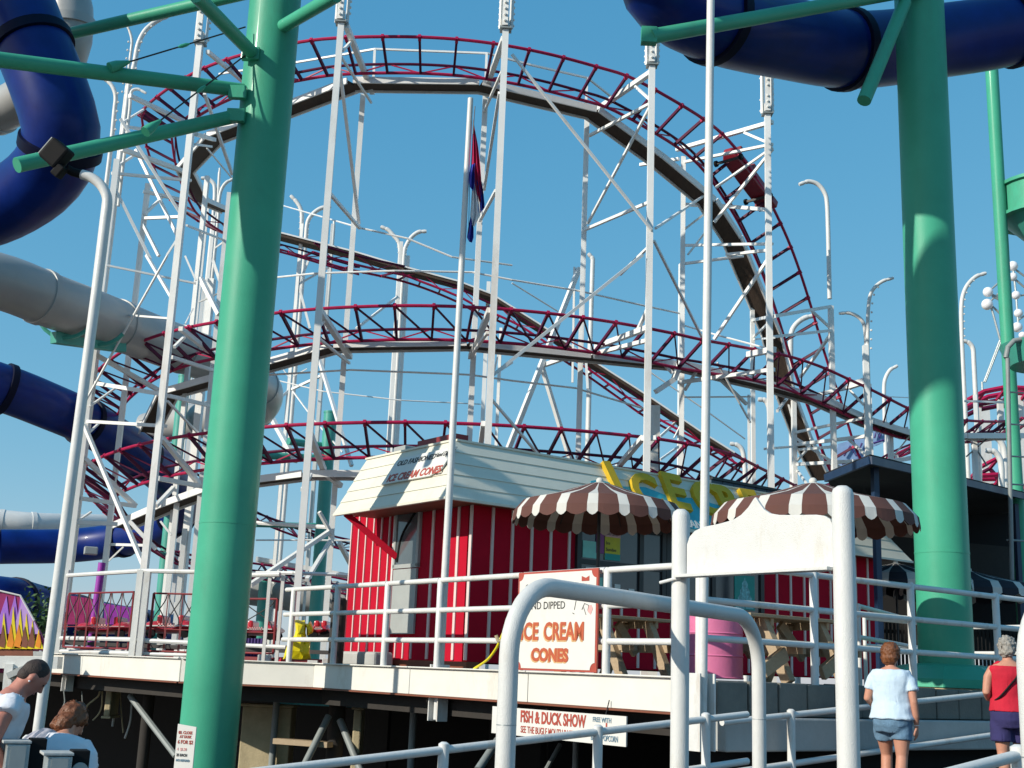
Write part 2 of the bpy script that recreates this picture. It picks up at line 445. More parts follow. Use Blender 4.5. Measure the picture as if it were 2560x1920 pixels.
# concrete blocks and pale ramp kerb at the front of the deck
root = thing('block_wall', 'low grey concrete block wall under the front of the raised terrace', 'wall', D(4, -0.05, 1.25))
u = 0.22
i = 0
while u < 9.2:
    wd = 0.44 + rnd.uniform(-0.015, 0.02); hh = 0.34 + rnd.uniform(-0.01, 0.012)
    if 5.0 < u < 5.9: hh = 0.42
    g = G(); g.box(D(u + wd / 2, -0.10 + rnd.uniform(-0.012, 0.012), 1.26 + hh / 2), (wd, 0.18, hh), math.atan2(0.6, 0.8))
    obj('concrete_block', g, concrete, root, bevel=0.012)
    u += wd + 0.022; i += 1
root = thing('ramp_kerb', 'pale painted concrete kerb beam running below the grey block wall', 'kerb', D(4.5, -0.12, 0.92))
us = [0.25, 2.9, 5.6, 9.4]
for a, b in zip(us, us[1:]):
    g = G(); g.box(D((a + b) / 2, -0.14, 1.085), (b - a - 0.01, 0.26, 0.33), math.atan2(0.6, 0.8)); obj('kerb_section', g, pale_concrete, root, bevel=0.02)
# near-black sheet added for the shaded gap under the ramp kerb
g = G(); g.box(D(4.8, 0.25, -1.04), (9.4, 0.1, 3.9), math.atan2(0.6, 0.8)); struct('gap_shade_sheet', g, shade_black)
# walking ramp in front of the terrace
g = G()
g.slab([D(-6.5, -0.42, -0.13), D(9.6, -0.42, 0.95), D(9.6, -2.5, 0.95), D(-6.5, -2.5, -0.13)], (0, 0, 0.1))
struct('ramp', g, asphalt)

# ================================================================== RAILINGS
def rail_thing(name, label, pts_posts, rails, post_bot, r_post=0.045, r_rail=0.035, group=None, ext=(0.0, 0.0), m=white, post_h=None):
    # pts_posts: list of (Vector xy) ; rails: heights rel to post_bot list; post_bot function or float
    pb = post_bot if callable(post_bot) else (lambda i: post_bot)
    root = thing(name, label, 'railing', (pts_posts[0].x, pts_posts[0].y, pb(0)), group)
    for i, p in enumerate(pts_posts):
        zt = pb(i) + (post_h or rails[0] + 0.03)
        g = G(); g.tube([(p.x, p.y, pb(i) - 0.0), (p.x, p.y, zt - 0.03), (p.x, p.y, zt)], [r_post, r_post, r_post * 0.55], 12)
        obj('post', g, m, root, True)
    for h in rails:
        for i in range(len(pts_posts) - 1):
            a = pts_posts[i]; b = pts_posts[i + 1]
            d = (b - a).normalized()
            za, zb = pb(i) + h, pb(i + 1) + h
            A = Vector((a.x, a.y, za)); B = Vector((b.x, b.y, zb))
            e = (B - A).normalized()
            A2 = A - e * ext[0] if i == 0 else A + e * r_post * 0.8
            B2 = B + e * ext[1] if i == len(pts_posts) - 2 else B - e * r_post * 0.8
            g = G(); g.tube([A2, B2], r_rail, 10); obj('rail', g, m, root, True)
    return root

# deck edge rail (left edge): posts along v
def lpost(v): return D(-0.02, v)
rail_thing('deck_railing', 'white three-bar pipe railing on the deck edge in front of the red stand', [lpost(v) for v in (v_at(722), v_at(833), v_at(960), v_at(1094), v_at(1301), v_at(1518), 0.14)], [1.12, 0.74, 0.36], 1.60, ext=(0.25, 0.0))
# front terrace rail
rail_thing('terrace_railing', 'white three-bar pipe railing in front of the umbrellas on the terrace', [D(u, -0.02) for u in (0.14, 1.91, 3.68, 5.47, 7.3, 9.1)], [1.50, 1.12, 0.74], lambda i: 1.27, post_h=1.55)
# ramp hand rails
def ramp_rail(name, label, ulist, v, ztop, low, post_u=(), r=0.032):
    root = thing(name, label, 'railing', D(ulist[0], v, 0))
    g = G(); g.tube([D(u, v, ztop(u)) for u in ulist], r, 10); obj('rail', g, white, root, True)
    if low:
        g = G(); g.tube([D(u, v, ztop(u) - low) for u in ulist], r, 10); obj('rail', g, white, root, True)
    for u in post_u:
        zg = 0.067 * u + 0.40
        g = G(); g.tube([D(u, v, max(0, zg - 0.05)), D(u, v, ztop(u) - 0.02), D(u, v, ztop(u) + 0.045), D(u, v, ztop(u) + 0.06)], [0.042, 0.042, 0.042, 0.02], 12); obj('post', g, white, root, True)
    return root
ramp_rail('ramp_handrail', 'white pipe handrail rising along the pale kerb behind the walking woman', [0.0, 2.5, 5.0, 7.5], -0.45, lambda u: 1.21 + 0.079 * u, 0.47, (1.0, 7.2))
ramp_rail('ramp_handrail', 'white pipe handrail sloping up from the lower left corner towards the bent arch', [-6.6, -4.0, -2.0, 0.0], -0.37 - 0.4, lambda u: 1.27 + 0.088 * (u + 0.34), 0.42, (-5.4, -3.42, -1.85, -0.55))

# ================================================================== FOREGROUND GATE
def arch(name, label, A, B, ztop, r, rb):
    A = Vector(A); B = Vector(B); d = (B - A).normalized(); up = Vector((0, 0, 1))
    pts = [A, A + up * 0.9] + arc(A + d * rb + up * (ztop - rb), rb, PI, PI / 2, 10, d, up) + arc(B - d * rb + up * (ztop - rb), rb, PI / 2, 0, 10, d, up) + [B + up * 0.9, B]
    root = thing(name, label, 'barrier arch', A)
    g = G(); g.tube(pts, r, 18); obj('pipe', g, post_white, root, True)
    for q in (A, B):
        g = G(); g.tube([q + up * 0.0, q + up * 0.02], 0.13, 18); obj('base_plate', g, post_white, root, True)
        g = G(); g.tube([q + up * 1.30, q + up * 1.306], r * 1.012, 18); obj('weld_ring', g, galv, root, True)
    return root
arch('pipe_arch', 'large bent white pipe arch in front of the ice cream cones sign', (0.045, 7.35, 0), (2.13, 10.4, 0), 2.12, 0.058, 0.43)
q = P((2578, 1700), 6.0)
arch('pipe_arch', 'cream white bent pipe leg cut off by the right edge of the picture', (q.x, 6.0, 0), (5.6, 7.6, 0), 2.15, 0.062, 0.42)
# small railing at the lower right corner
root = thing('corner_railing', 'short white handrail and round-topped post in the lower right corner', 'railing', (3.1, 7.5, 0))
a = P((2548, 1888), 7.4)
g = G(); g.tube([(a.x, a.y, 0), (a.x, a.y, a.z - 0.02), (a.x, a.y, a.z + 0.045), (a.x, a.y, a.z + 0.06)], [0.05, 0.05, 0.05, 0.025], 14); obj('post', g, white, root, True)
g = G(); g.tube([P((2330, 1945), 6.9), a], 0.034, 12); obj('rail', g, white, root, True)

# entrance sign between two posts
A = P((1700, 1690), 8.6); B = P((2117, 1700), 7.5)
A.z = 0; B.z = 0
root = thing('sign_gate', 'two thick white posts holding a blank white curved-top sign board', 'sign', A)
for q, zt, r in ((A, 2.76, 0.063), (B, 2.795, 0.067)):
    g = G(); g.tube([q, q + Vector((0, 0, zt - 0.05)), q + Vector((0, 0, zt - 0.02)), q + Vector((0, 0, zt))], [r, r, r * 0.85, r * 0.45], 22); obj('post', g, post_white, root, True)
    g = G(); g.tube([q, q + Vector((0, 0, 0.02))], 0.14, 18); obj('base_plate', g, post_white, root, True)
d = (B - A).normalized(); Ls = (B - A).length; nrm = Vector((d.y, -d.x, 0))
z0 = 2.30
prof = []
W0, W1 = 0.068, Ls - 0.070
def sx(t): return W0 + (W1 - W0) * t
prof += [(sx(0), z0), (sx(1), z0)]
top = [(1.0, 0.249), (0.985, 0.295), (0.95, 0.320), (0.90, 0.332), (0.75, 0.344), (0.66, 0.353), (0.60, 0.369), (0.56, 0.398), (0.53, 0.440), (0.505, 0.481), (0.50, 0.486), (0.49, 0.477), (0.45, 0.423), (0.40, 0.378), (0.34, 0.349), (0.24, 0.332), (0.12, 0.320), (0.06, 0.299), (0.02, 0.261), (0.0, 0.207)]
prof += [(sx(t), z0 + h) for t, h in top]
g = G(); g.slab([A + d * x + Vector((0, 0, z)) + nrm * 0.012 for x, z in prof], -nrm * 0.024); obj('board', g, post_white, root, bevel=0.004)
g = G(); g.beam(A + d * 0.03 + nrm * 0.05 + Vector((0, 0, z0 - 0.012)), B - d * 0.05 + nrm * 0.05 + Vector((0, 0, z0 - 0.012)), 0.10, 0.022); obj('ledge', g, post_white, root, bevel=0.003)
g = G(); g.tube([A + d * 0.06 + nrm * 0.06 + Vector((0, 0, z0 - 0.02)), A + d * -0.10 + nrm * 0.10 + Vector((0, 0, z0 - 0.055))], 0.012, 8); obj('ledge_stub', g, white, root, True)

# tall pole at the deck corner in its steel channel
def channel_pole(name, label, at, zb, zt, r, cat, yaw, lean=(0, 0), taper=1.0):
    root = thing(name, label, cat, (at.x, at.y, zb))
    g = G(); g.tube([(at.x, at.y, zb + 0.02), (at.x + lean[0], at.y + lean[1], zt)], [r, r * taper], 16); obj('pole', g, white, root, True)
    M = Matrix.Rotation(yaw, 3, 'Z'); q = Vector((at.x, at.y, (zb + 1.66) / 2)); h = 1.66 - zb
    for off, s in (((-0.10, 0, 0), (0.02, 0.16, h)), ((0.10, 0, 0), (0.02, 0.16, h)), ((0, 0.08, 0), (0.19, 0.015, h))):
        g = G(); g.box(q + M @ Vector(off), s, yaw); obj('channel_plate', g, white, root, bevel=0.003)
    return root
yaw_left = math.atan2(-0.6, -0.8) + PI / 2
tp = P((1755, 1705), 12.3)
channel_pole('tall_pole', 'tall slim white pole standing in a steel channel at the deck corner', tp, 0.93, 11.5, 0.047, 'pole', math.atan2(0.6, 0.8), lean=(0.10, 0), taper=0.9)
fp = P((1095, 1760), 16.15)
channel_pole('flagpole', 'white flagpole bolted to the deck beam beside the red stand', fp, 0.96, 9.55, 0.052, 'flagpole', math.atan2(-0.8, 0.6) , lean=(0.03, 0.0), taper=0.75)
q = P((175, 1680), 22.6)
root = thing('beam_bracket', 'short white steel channel bracket hanging on the left end of the beam', 'bracket', (q.x, q.y, 0.96))
g = G(); yb = math.atan2(-2.87, 2.42)
M = Matrix.Rotation(yb, 3, 'Z'); qq = Vector((q.x, q.y - 0.06, 1.30))
for off, s in (((-0.09, 0, 0), (0.025, 0.14, 0.66)), ((0.09, 0, 0), (0.025, 0.14, 0.66)), ((0, 0.06, 0), (0.16, 0.015, 0.66))):
    g = G(); g.box(qq + M @ Vector(off), s, yb); obj('channel_plate', g, white, root)

# flag hanging limp
def flagpt(x, y, dy=0.0): 
    p = P((1080 + x / 4.15, 220 + y / 4.15), 16.15 + dy); return p
root = thing('flag', 'limp red, white and blue flag hanging down the flagpole', 'flag', flagpt(430, 250))
def cloth(name, left, right, m, dy, nfold=5, amp=0.05):
    n = 18; g = G(); vs = []; k = 9
    for i in range(n + 1):
        t = i / n
        def ev(c):
            s = t * (len(c) - 1); j = min(int(s), len(c) - 2); f = s - j
            return (c[j][0] * (1 - f) + c[j + 1][0] * f, c[j][1] * (1 - f) + c[j + 1][1] * f)
        l, r_ = ev(left), ev(right)
        for side in (0, 1):
            row = []
            for j in range(k):
                f = j / (k - 1)
                x = l[0] * (1 - f) + r_[0] * f; y = l[1] * (1 - f) + r_[1] * f
                w = amp * math.sin(f * PI * nfold + t * 2.0) * min(1, t * 3 + 0.2)
                row.append(flagpt(x, y, dy + w + side * 0.006))
            vs += row
    fs = []
    def id(i, side, j): return (i * 2 + side) * k + j
    for i in range(n):
        for j in range(k - 1):
            fs.append((id(i, 0, j), id(i, 0, j + 1), id(i + 1, 0, j + 1), id(i + 1, 0, j)))
            fs.append((id(i, 1, j), id(i + 1, 1, j), id(i + 1, 1, j + 1), id(i, 1, j + 1)))
        for j in (0, k - 1):
            fs.append((id(i, 0, j), id(i + 1, 0, j), id(i + 1, 1, j), id(i, 1, j)))
    g.add(vs, fs); return obj(name, g, m, root, True)
cloth('red_band', [(428, 320), (415, 600), (405, 800), (440, 1000), (490, 1180)], [(445, 430), (478, 600), (500, 800), (512, 950), (505, 1180)], flag_red, 0.0)
cloth('blue_band', [(440, 960), (470, 1050), (490, 1150), (500, 1300)], [(512, 960), (530, 1050), (545, 1200), (545, 1245)], flag_blue, 0.02, 3)
cloth('white_band', [(418, 1020), (405, 1200), (395, 1320), (410, 1420)], [(445, 1000), (480, 1150), (500, 1320), (440, 1440)], flag_white, 0.01, 4)
cloth('blue_corner', [(405, 800), (385, 900), (385, 1000), (395, 1030)], [(445, 780), (440, 900), (440, 1000), (430, 1070)], flag_blue, -0.05, 3)
cloth('blue_tail', [(400, 1330), (375, 1450), (362, 1550), (385, 1595)], [(420, 1400), (432, 1450), (432, 1550), (415, 1605)], flag_blue, 0.0, 3)
g = G(); g.tube([flagpt(446, 190, -.03), flagpt(436, 320, -.03), flagpt(425, 480, -.03)], 0.007, 6); obj('halyard', g, iron, root); g = G(); g.tube([flagpt(390, 1000, -.04), flagpt(388, 1060, -.04), flagpt(380, 1500, -.04)], 0.005, 6)
obj('halyard', g, iron, root)

# ================================================================== SLIDE COLUMNS
def pipe(a, b, r, n=14): 
    g = G(); g.tube([a, b], r, n); return g
GL = Vector((-3.85, 17.0, 0)); GR = Vector((6.063, 17.1, 0))
root = thing('slide_column', 'thick sea green steel column at left carrying the blue tube slide', 'column', GL)
g = G(); g.tube([GL + Vector((0, 0, -3.2)), GL + Vector((0, 0, 14.5))], 0.385, 40); obj('shaft', g, green, root, True)
def arm(q1, Y1, q2, Y2, r, rt, m=green, lab='arm'):
    return obj(lab, pipe(P(q1, Y1), P(q2, Y2), r), m, rt, True)
arm(K('00', 1600, 590), 16.85, K('00', -60, 380), 14.6, 0.105, root)
arm(K('00', 1560, 745), 16.8, K('00', 110, 1070), 14.6, 0.10, root)
arm(K('00', 1660, -60), 17.0, K('00', 420, 225), 18.6, 0.10, root)
arm(K('00', 1660, 370), 16.8, K('00', 1270, -30), 14.6, 0.10, root)
arm(K('10', 100, 215), 17.0, K('10', 520, -30), 15.5, 0.10, root)
for q in ((1625, 350), (1540, 600), (1530, 750)):
    p = P(K('00', *q), 16.62); g = G(); g.box(p, (0.26, 0.10, 0.20)); obj('gusset_plate', g, green, root, bevel=0.01)
for a, b, mid in (((840, 400), (1590, 175), (1180, 300)), ((1040, 780), (1600, 350), (1330, 560))):
    pa, pb = P(K('00', *a), 15.6), P(K('00', *b), 16.6)
    g = G(); g.tube([pa, pb], 0.012, 6); obj('tie_rod', g, iron, root)
    d_ = (pb - pa); g = G(); g.tube([pa + d_ * .40, pa + d_ * .43, pa + d_ * .47, pa + d_ * .50], [.012, .028, .028, .012], 8); obj('turnbuckle', g, green, root, True)
    g = G(); g.tube([pa - d_ * 0.16, pa + d_ * -0.10, pa], [0.075, 0.07, 0.02], 10); obj('rod_lug', g, green, root, True)
g = G(); g.tube([GL + Vector((0, 0, 3.42)), GL + Vector((0, 0, 3.45))], 0.389, 40); obj('weld_ring', g, green, root, True)

root = thing('slide_column', 'thick sea green steel column at right rising from a painted concrete plinth', 'column', GR + Vector((0, 0, 1.9)))
g = G(); g.tube([GR + Vector((0, 0, 1.6)), GR + Vector((0, 0, 14.5))], 0.365, 40); obj('shaft', g, green, root, True)
g = G(); g.tube([P((2310, -30), 16.75), P((1625, 92), 14.5)], 0.10, 14); obj('arm', g, green, root, True)
g = G(); g.tube([P((2262, 5), 16.6), P((2160, 252), 16.0)], 0.10, 14); obj('strut', g, green, root, True)
g = G(); g.box(P((1622, 90), 14.5), (0.20, 0.12, 0.22)); obj('gusset_plate', g, green, root)
g = G(); g.tube([GR + Vector((0, 0, 3.42)), GR + Vector((0, 0, 3.45))], 0.369, 40); obj('weld_ring', g, green, root, True)
root = thing('column_plinth', 'sandy concrete plinth with green painted top under the right column', 'plinth', GR + Vector((0, 0, 1.35)))
def octa(r, z): return [GR + Vector((r * math.cos(a), r * math.sin(a), z)) for a in [PI / 8 + k * PI / 4 for k in range(8)]]
g = G(); g.loft([octa(1.0, 1.3), octa(0.98, 1.62)]); obj('footing', g, sandy, root, bevel=0.02)
g = G(); g.loft([octa(1.0, 1.623), octa(0.96, 1.73), octa(0.62, 1.90), octa(0.45, 1.93)]); obj('painted_cap', g, green, root)

# slender column and spiral stair at the far right edge
base = P((2556, 1500), 27)
root = thing('stair_column', 'slim sea green column with round landing at the far right edge', 'column', (base.x, base.y, 1.6))
X = P((2514, 760), 27)
g = G(); g.tube([(X.x + 0.02, 27, 1.6), (X.x - 0.02, 27, 16.5)], 0.15, 24); obj('shaft', g, green, root, True)
for q, hh in (((2590, 500), 0.75),):
    p = P(q, 27); g = G(); g.tube([(p.x + 0.3, 27.2, p.z - hh / 2), (p.x + 0.3, 27.2, p.z + hh / 2)], 1.05, 28); obj('landing', g, green, root, True)
    g = G(); g.tube([(p.x + 0.3, 27.2, p.z - hh / 2 - 0.02), (p.x + 0.3, 27.2, p.z - hh / 2 - 0.5)], [0.95, 0.5], 28); obj('landing_skirt', g, teal, root, True)
    for dz in (-hh / 2, hh / 2):
        g = G(); g.tube([(p.x + 0.3, 27.2, p.z + dz - .04), (p.x + 0.3, 27.2, p.z + dz + .04)], 1.12, 28); obj('landing_rim', g, green, root, True)
p = P((2570, 885), 25.5); g = G(); g.tube([(p.x + 0.4, 25.5, p.z - 0.25), (p.x + 0.4, 25.5, p.z + 0.2)], [0.75, 0.95], 26); obj('stair_drum', g, teal, root, True)
g = G(); g.tube([P((2519, 895), 25), P((2530, 1450), 25)], 0.045, 12); g.tube([P((2515, 895), 25), P((2520, 868), 25), P((2535, 852), 25), P((2572, 845), 25)], 0.055, 12); obj('stair_handrail', g, gunmetal, root, True)
g = G()
for yy in (980, 1060, 1140, 1210, 1350): g.tube([P((2518, yy), 25), P((2572, yy + 3), 26)], 0.02, 6)
obj('rail_tie', g, gunmetal, root)

# teal slide columns standing behind the coaster
def teal_col(q0, q1, Y, r, label, arms=()):
    a = P(q0, Y); b = P(q1, Y); 
    root = thing('teal_column', label, 'column', (b.x, Y, 1.6), 'teal columns behind the coaster')
    g = G(); g.tube([(b.x, Y, 1.6), (b.x, Y, a.z)], r, 24); obj('shaft', g, teal, root, True)
    g = G(); g.tube([(b.x, Y, a.z - .02), (b.x, Y, a.z + 0.04)], r * 1.06, 24); obj('cap', g, teal, root, True)
    for (c1, y1, c2, y2, rr) in arms:
        g = G(); g.tube([P(c1, y1), P(c2, y2)], rr, 10); obj('arm', g, teal, root, True)
teal_col(K('11', 460, 1015), K('12', 385, 690), 43, 0.235, 'tall teal column between the coaster posts left of the cream sign', [(K('11', 210, 1200), 42, K('11', 420, 1230), 43, .13), (K('11', 0, 1290), 42, K('11', 400, 1310), 43, .13), (K('12', 0, 80), 42, K('12', 390, 90), 43, .10)])
teal_col(K('01', 1155, 780), K('02', 1040, 660), 40, 0.20, 'teal column seen through the iron fence panels on the deck', [])
teal_col(K('12', 40, 400), K('12', 40, 690), 45, 0.22, 'teal column half hidden right beside the thick left column', [])

# ================================================================== TUBE SLIDES
def tube_slide(name, label, pts, r, m, joint_at=(), jm=None, sub=8, seam=None, jr=1.09):
    path = resample(catmull(pts, sub), 0.28)
    root = thing(name, label, 'water slide', path[len(path) // 2])
    idx = sorted(int(t * (len(path) - 1)) for t in joint_at)
    cuts = [0] + idx + [len(path) - 1]
    for a, b in zip(cuts, cuts[1:]):
        if b - a < 1: continue
        g = G(); g.tube(path[a:b + 1], r, 32, caps=False); 
        g.tube(path[a:b + 1], r * 0.97, 32, caps=False)
        obj('tube_section', g, m, root, True)
    for i in idx:
        d_ = (path[min(i + 1, len(path) - 1)] - path[i - 1]).normalized()
        g = G(); g.tube([path[i] - d_ * 0.09, path[i] - d_ * 0.08, path[i] + d_ * 0.08, path[i] + d_ * 0.09], [r * 1.0, r * jr, r * jr, r * 1.0], 32); obj('joint_flange', g, jm or m, root, True)
    if seam:
        for off in seam:
            g = G(); g.tube([p + off for p in path], 0.028, 6); obj('seam_strip', g, jm or m, root, True)
    return root

tube_slide('tube_slide', 'blue enclosed tube slide curving down the upper left corner', [Vector((-4.5, 9.6, 14.2)), Vector((-7.4, 9.0, 14.0)), Vector((-10.2, 9.8, 13.7)), Vector((-11.8, 11.6, 13.5)), Vector((-11.9, 13.8, 13.35)), Vector((-10.7, 16.2, 13.2)), P(K('00', -80, -520), 17.5), P(K('00', 60, -120), 17.2), P(K('00', 190, 240), 16.9), P(K('00', 330, 600), 16.9), P(K('00', 400, 870), 17.0), P(K('00', 330, 1090), 17.4), P(K('00', 130, 1270), 17.9), P(K('00', -180, 1400), 18.4), P(K('00', -600, 1450), 18.8)], 0.56, blue, (0.1, 0.22, 0.34, 0.46, 0.575, 0.68, 0.78, 0.86), blue_joint)  # first points form an unseen upper loop, added to shade the left column
tube_slide('tube_slide', 'blue enclosed tube slide sweeping across the upper right corner', [Vector((0.3 + 1.45 * math.cos(rad(-10 - 40 * k)), 13.9 + 1.45 * math.sin(rad(-10 - 40 * k)), 12.45 + 0.145 * k)) for k in range(26, -1, -1)] + [P((1640, -200), 15.2), P((1665, -30), 15.6), P((1790, 50), 16.3), P((1960, 95), 17.3), P((2140, 125), 18.2), P((2330, 105), 18.9), P((2520, 75), 19.2), P((2700, 20), 19.3), P((2950, -60), 19.0), P((3250, -160), 18.2), P((3500, -330), 16.8), P((3560, -520), 15.2)], 0.62, blue, (0.08, 0.16, 0.24, 0.32, 0.40, 0.47, 0.515, 0.617, 0.67, 0.74, 0.82, 0.9), blue_joint)  # coils above the view are added, shaped to shade the right column
tube_slide('tube_slide', 'grey tube slide passing behind the left light pole', [P(K('01', -500, 60), 24), P(K('01', 0, 165), 25), P(K('01', 330, 290), 26), P(K('01', 650, 405), 27.5), P(K('01', 1000, 540), 29.5), P(K('01', 1400, 690), 32), P(K('11', -40, 800), 35), P(K('11', 50, 900), 37), P(K('11', -30, 1010), 39), P(K('01', 1350, 1060), 40.5), P(K('01', 1150, 1080), 41.5), P(K('01', 950, 1130), 42)], 0.60, greytube, (0.12, 0.24, 0.36, 0.5, 0.62, 0.75, 0.87), greytube, seam=[Vector((-0.1, -0.56, 0.22))], jr=1.05)
root = thing('slide_cradle', 'teal steel cradle beam under the grey tube slide at left', 'beam', P(K('01', 450, 540), 26.6))
g = G(); g.beam(P(K('01', 345, 528), 26.4), P(K('01', 800, 590), 28.0), 0.22, 0.26); obj('beam', g, teal, root, bevel=0.01)
for q, Y in ((K('01', 420, 500), 26.5), (K('01', 640, 545), 27.3)):
    g = G(); g.tube(arc(P(q, Y) + Vector((0, 0, 0.55)), 0.66, rad(215), rad(325), 8, Vector((1, 0, 0)), Vector((0, 0, 1))), 0.05, 6); obj('saddle', g, teal, root, True)
tube_slide('tube_slide', 'dark blue tube slide descending behind the left side of the coaster', [P(K('01', -500, 700), 29), P(K('01', 0, 850), 30), P(K('01', 300, 965), 31), P(K('01', 600, 1100), 32.5), P(K('01', 900, 1290), 35), P(K('01', 1120, 1480), 38), P(K('02', 1150, 20), 41), P(K('02', 900, 150), 43), P(K('02', 500, 215), 44), P(K('02', 0, 225), 43)], 0.60, blue, (0.1, 0.22, 0.36, 0.5, 0.64, 0.8), blue_joint, jr=1.1)
tube_slide('tube_slide', 'dark blue tube slide low on the left beyond the flame painted board', [P(K('02', -600, 560), 33), P(K('02', 0, 590), 34), P(K('02', 250, 640), 36), P(K('02', 700, 740), 40), P(K('02', 1200, 800), 46)], 0.72, blue, (0.2, 0.46, 0.7), blue_joint, jr=1.05)
tube_slide('tube_slide', 'pale grey slide trough above the low blue slide at the left edge', [P(K('02', -300, 40), 46), P(K('02', 0, 62), 46.5), P(K('02', 250, 82), 47), P(K('02', 700, 90), 49)], 0.45, palefibre, (0.3, 0.5, 0.75), palefibre, jr=1.06)
tube_slide('tube_slide', 'white tube slide seen beyond the blue one in the upper left corner', [P(K('00', 240, -300), 21), P(K('00', 420, -60), 21), P(K('00', 455, 150), 21), P(K('00', 400, 380), 21.2), P(K('00', 150, 640), 22), P(K('00', -250, 820), 23)], 0.42, greytube, (0.3, 0.55, 0.8), greytube)
tube_slide('tube_slide', 'grey tube slide seen low between coaster posts and the red stand', [P(K('12', -120, 480), 46), P(K('12', 150, 520), 46), P(K('12', 420, 560), 46), P(K('12', 660, 570), 46), P(K('12', 900, 560), 47)], 0.62, greytube, (0.3, 0.6), greytube)

# ================================================================== ROLLER COASTER
CC = Vector((-2.6, 36.4, 0))
def ang(p): return math.degrees(math.atan2(p.y - CC.y, p.x - CC.x)) % 360
def circ(phi, R): return Vector((CC.x + R * math.cos(rad(phi)), CC.y + R * math.sin(rad(phi)), 0))

def heights(curve, phis, R):
    """height of a ring of radius R at plan angles phi, surveyed from a traced outline"""
    res = []
    for phi in phis:
        c = circ(phi, R(phi)); best = None
        for k in range(240):
            z = 1.0 + k * 0.07
            a = proj((c.x, c.y, z))
            for (x0, y0), (x1, y1) in zip(curve, curve[1:]):
                if (a[0] - x0) * (a[0] - x1) <= 0 and abs(x1 - x0) > 1e-6:
                    yy = y0 + (y1 - y0) * (a[0] - x0) / (x1 - x0)
                    e = abs(yy - a[1])
                    if best is None or e < best[0]: best = (e, z)
        res.append(best[1] if best and best[0] < 8 else None)
    # fill the gaps
    n = len(res); known = [i for i in range(n) if res[i] is not None]
    for i in range(n):
        if res[i] is None:
            lo = [k for k in known if k < i]; hi = [k for k in known if k > i]
            if lo and hi:
                a, b = lo[-1], hi[0]; f = (i - a) / (b - a); res[i] = res[a] * (1 - f) + res[b] * f
            else: res[i] = res[lo[-1]] if lo else res[hi[0]]
    for _ in range(3):
        res = [res[0]] + [(res[i - 1] + 2 * res[i] + res[i + 1]) / 4 for i in range(1, n - 1)] + [res[-1]]
    return res

def ring(front, back, p_from, p_to, R, step=6, Rl=None):
    Rl = Rl or R
    def Rf(p): return R if p >= 258 else (Rl if p <= 205 else Rl + (R - Rl) * (p - 205) / 53)
    phis = list(range(p_from, p_to + 1, step))
    fr = [p for p in phis if p >= 192]; bk = [p for p in phis if p < 172]; mid = [p for p in phis if 172 <= p < 192]
    zf = heights(front, fr, Rf); zb = heights(back, bk, Rf) if bk else []
    za = zb[-1] if zb else zf[0]
    zm = [za + (zf[0] - za) * (i + 1) / (len(mid) + 1) for i in range(len(mid))]
    return [circ(p, Rf(p)) + Vector((0, 0, z)) for p, z in zip(phis, zb + zm + zf)]

def Kl(ij, *pts): return [K(ij, x, y) for x, y in pts]

coaster = thing('roller_coaster', 'crimson tracked steel roller coaster with three stacked bends on white towers', 'roller coaster', CC + Vector((0, 0, 1.6)))
coaster_parts = {}
def cpart(name, g, m, smooth=False):
    return obj(name, g, m, coaster, smooth)

def track(pts, width=0.98, drop=0.20, step=0.86, lateral=False, flip=1, rail_r=0.040, chord=0.26, i_mat=None, drop_fn=None):
    path = resample(catmull(pts, 10), step)
    n = len(path); O = path; I = []; B = []
    for i, p in enumerate(path):
        t = (path[min(i + 1, n - 1)] - path[max(i - 1, 0)]); t.z = 0; t.normalize()
        nl = Vector((-t.y, t.x, 0)) * flip
        dz = drop if drop_fn is None else drop_fn(i / (n - 1))
        q = p + nl * width + Vector((0, 0, -dz)); I.append(q)
        B.append(q + Vector((0, 0, -chord)) - nl * 0.06)
    half = max(1, n // 3)
    for s in range(0, n - 1, half):
        e = min(n, s + half + 1)
        if e - s < 2: continue
        g = G(); g.tube(catmull(O[s:e], 3), rail_r, 8); cpart('running_rail', g, red_rail, True)
        g = G(); g.tube(catmull(I[s:e], 3), rail_r * 0.9, 8); cpart('running_rail', g, i_mat or dark_rail, True)
        g = G(); g.tube(catmull(B[s:e], 3), rail_r * 1.0, 8); cpart('spine_tube', g, red_rail, True)
    for i in range(n):
        g = G(); g.beam(O[i], B[i], 0.055, 0.075); cpart('cross_tie', g, dark_rail)
        g = G(); d_ = (B[i] - O[i]).normalized(); g.beam(O[i] - d_ * 0.045, O[i] + d_ * 0.09, 0.07, 0.09); 
        cpart('rail_clamp', g, red_rail)
    for i in range(n - 1):
        a, b = (B[i], I[i + 1]) if i % 2 else (I[i], B[i + 1])
        g = G(); g.beam(a, b, 0.028); cpart('lattice_bar', g, red_rail)
        if lateral:
            g = G(); g.beam(O[i], B[i + 1], 0.032, 0.04); cpart('lateral_brace', g, dark_rail)
    return O, I, B

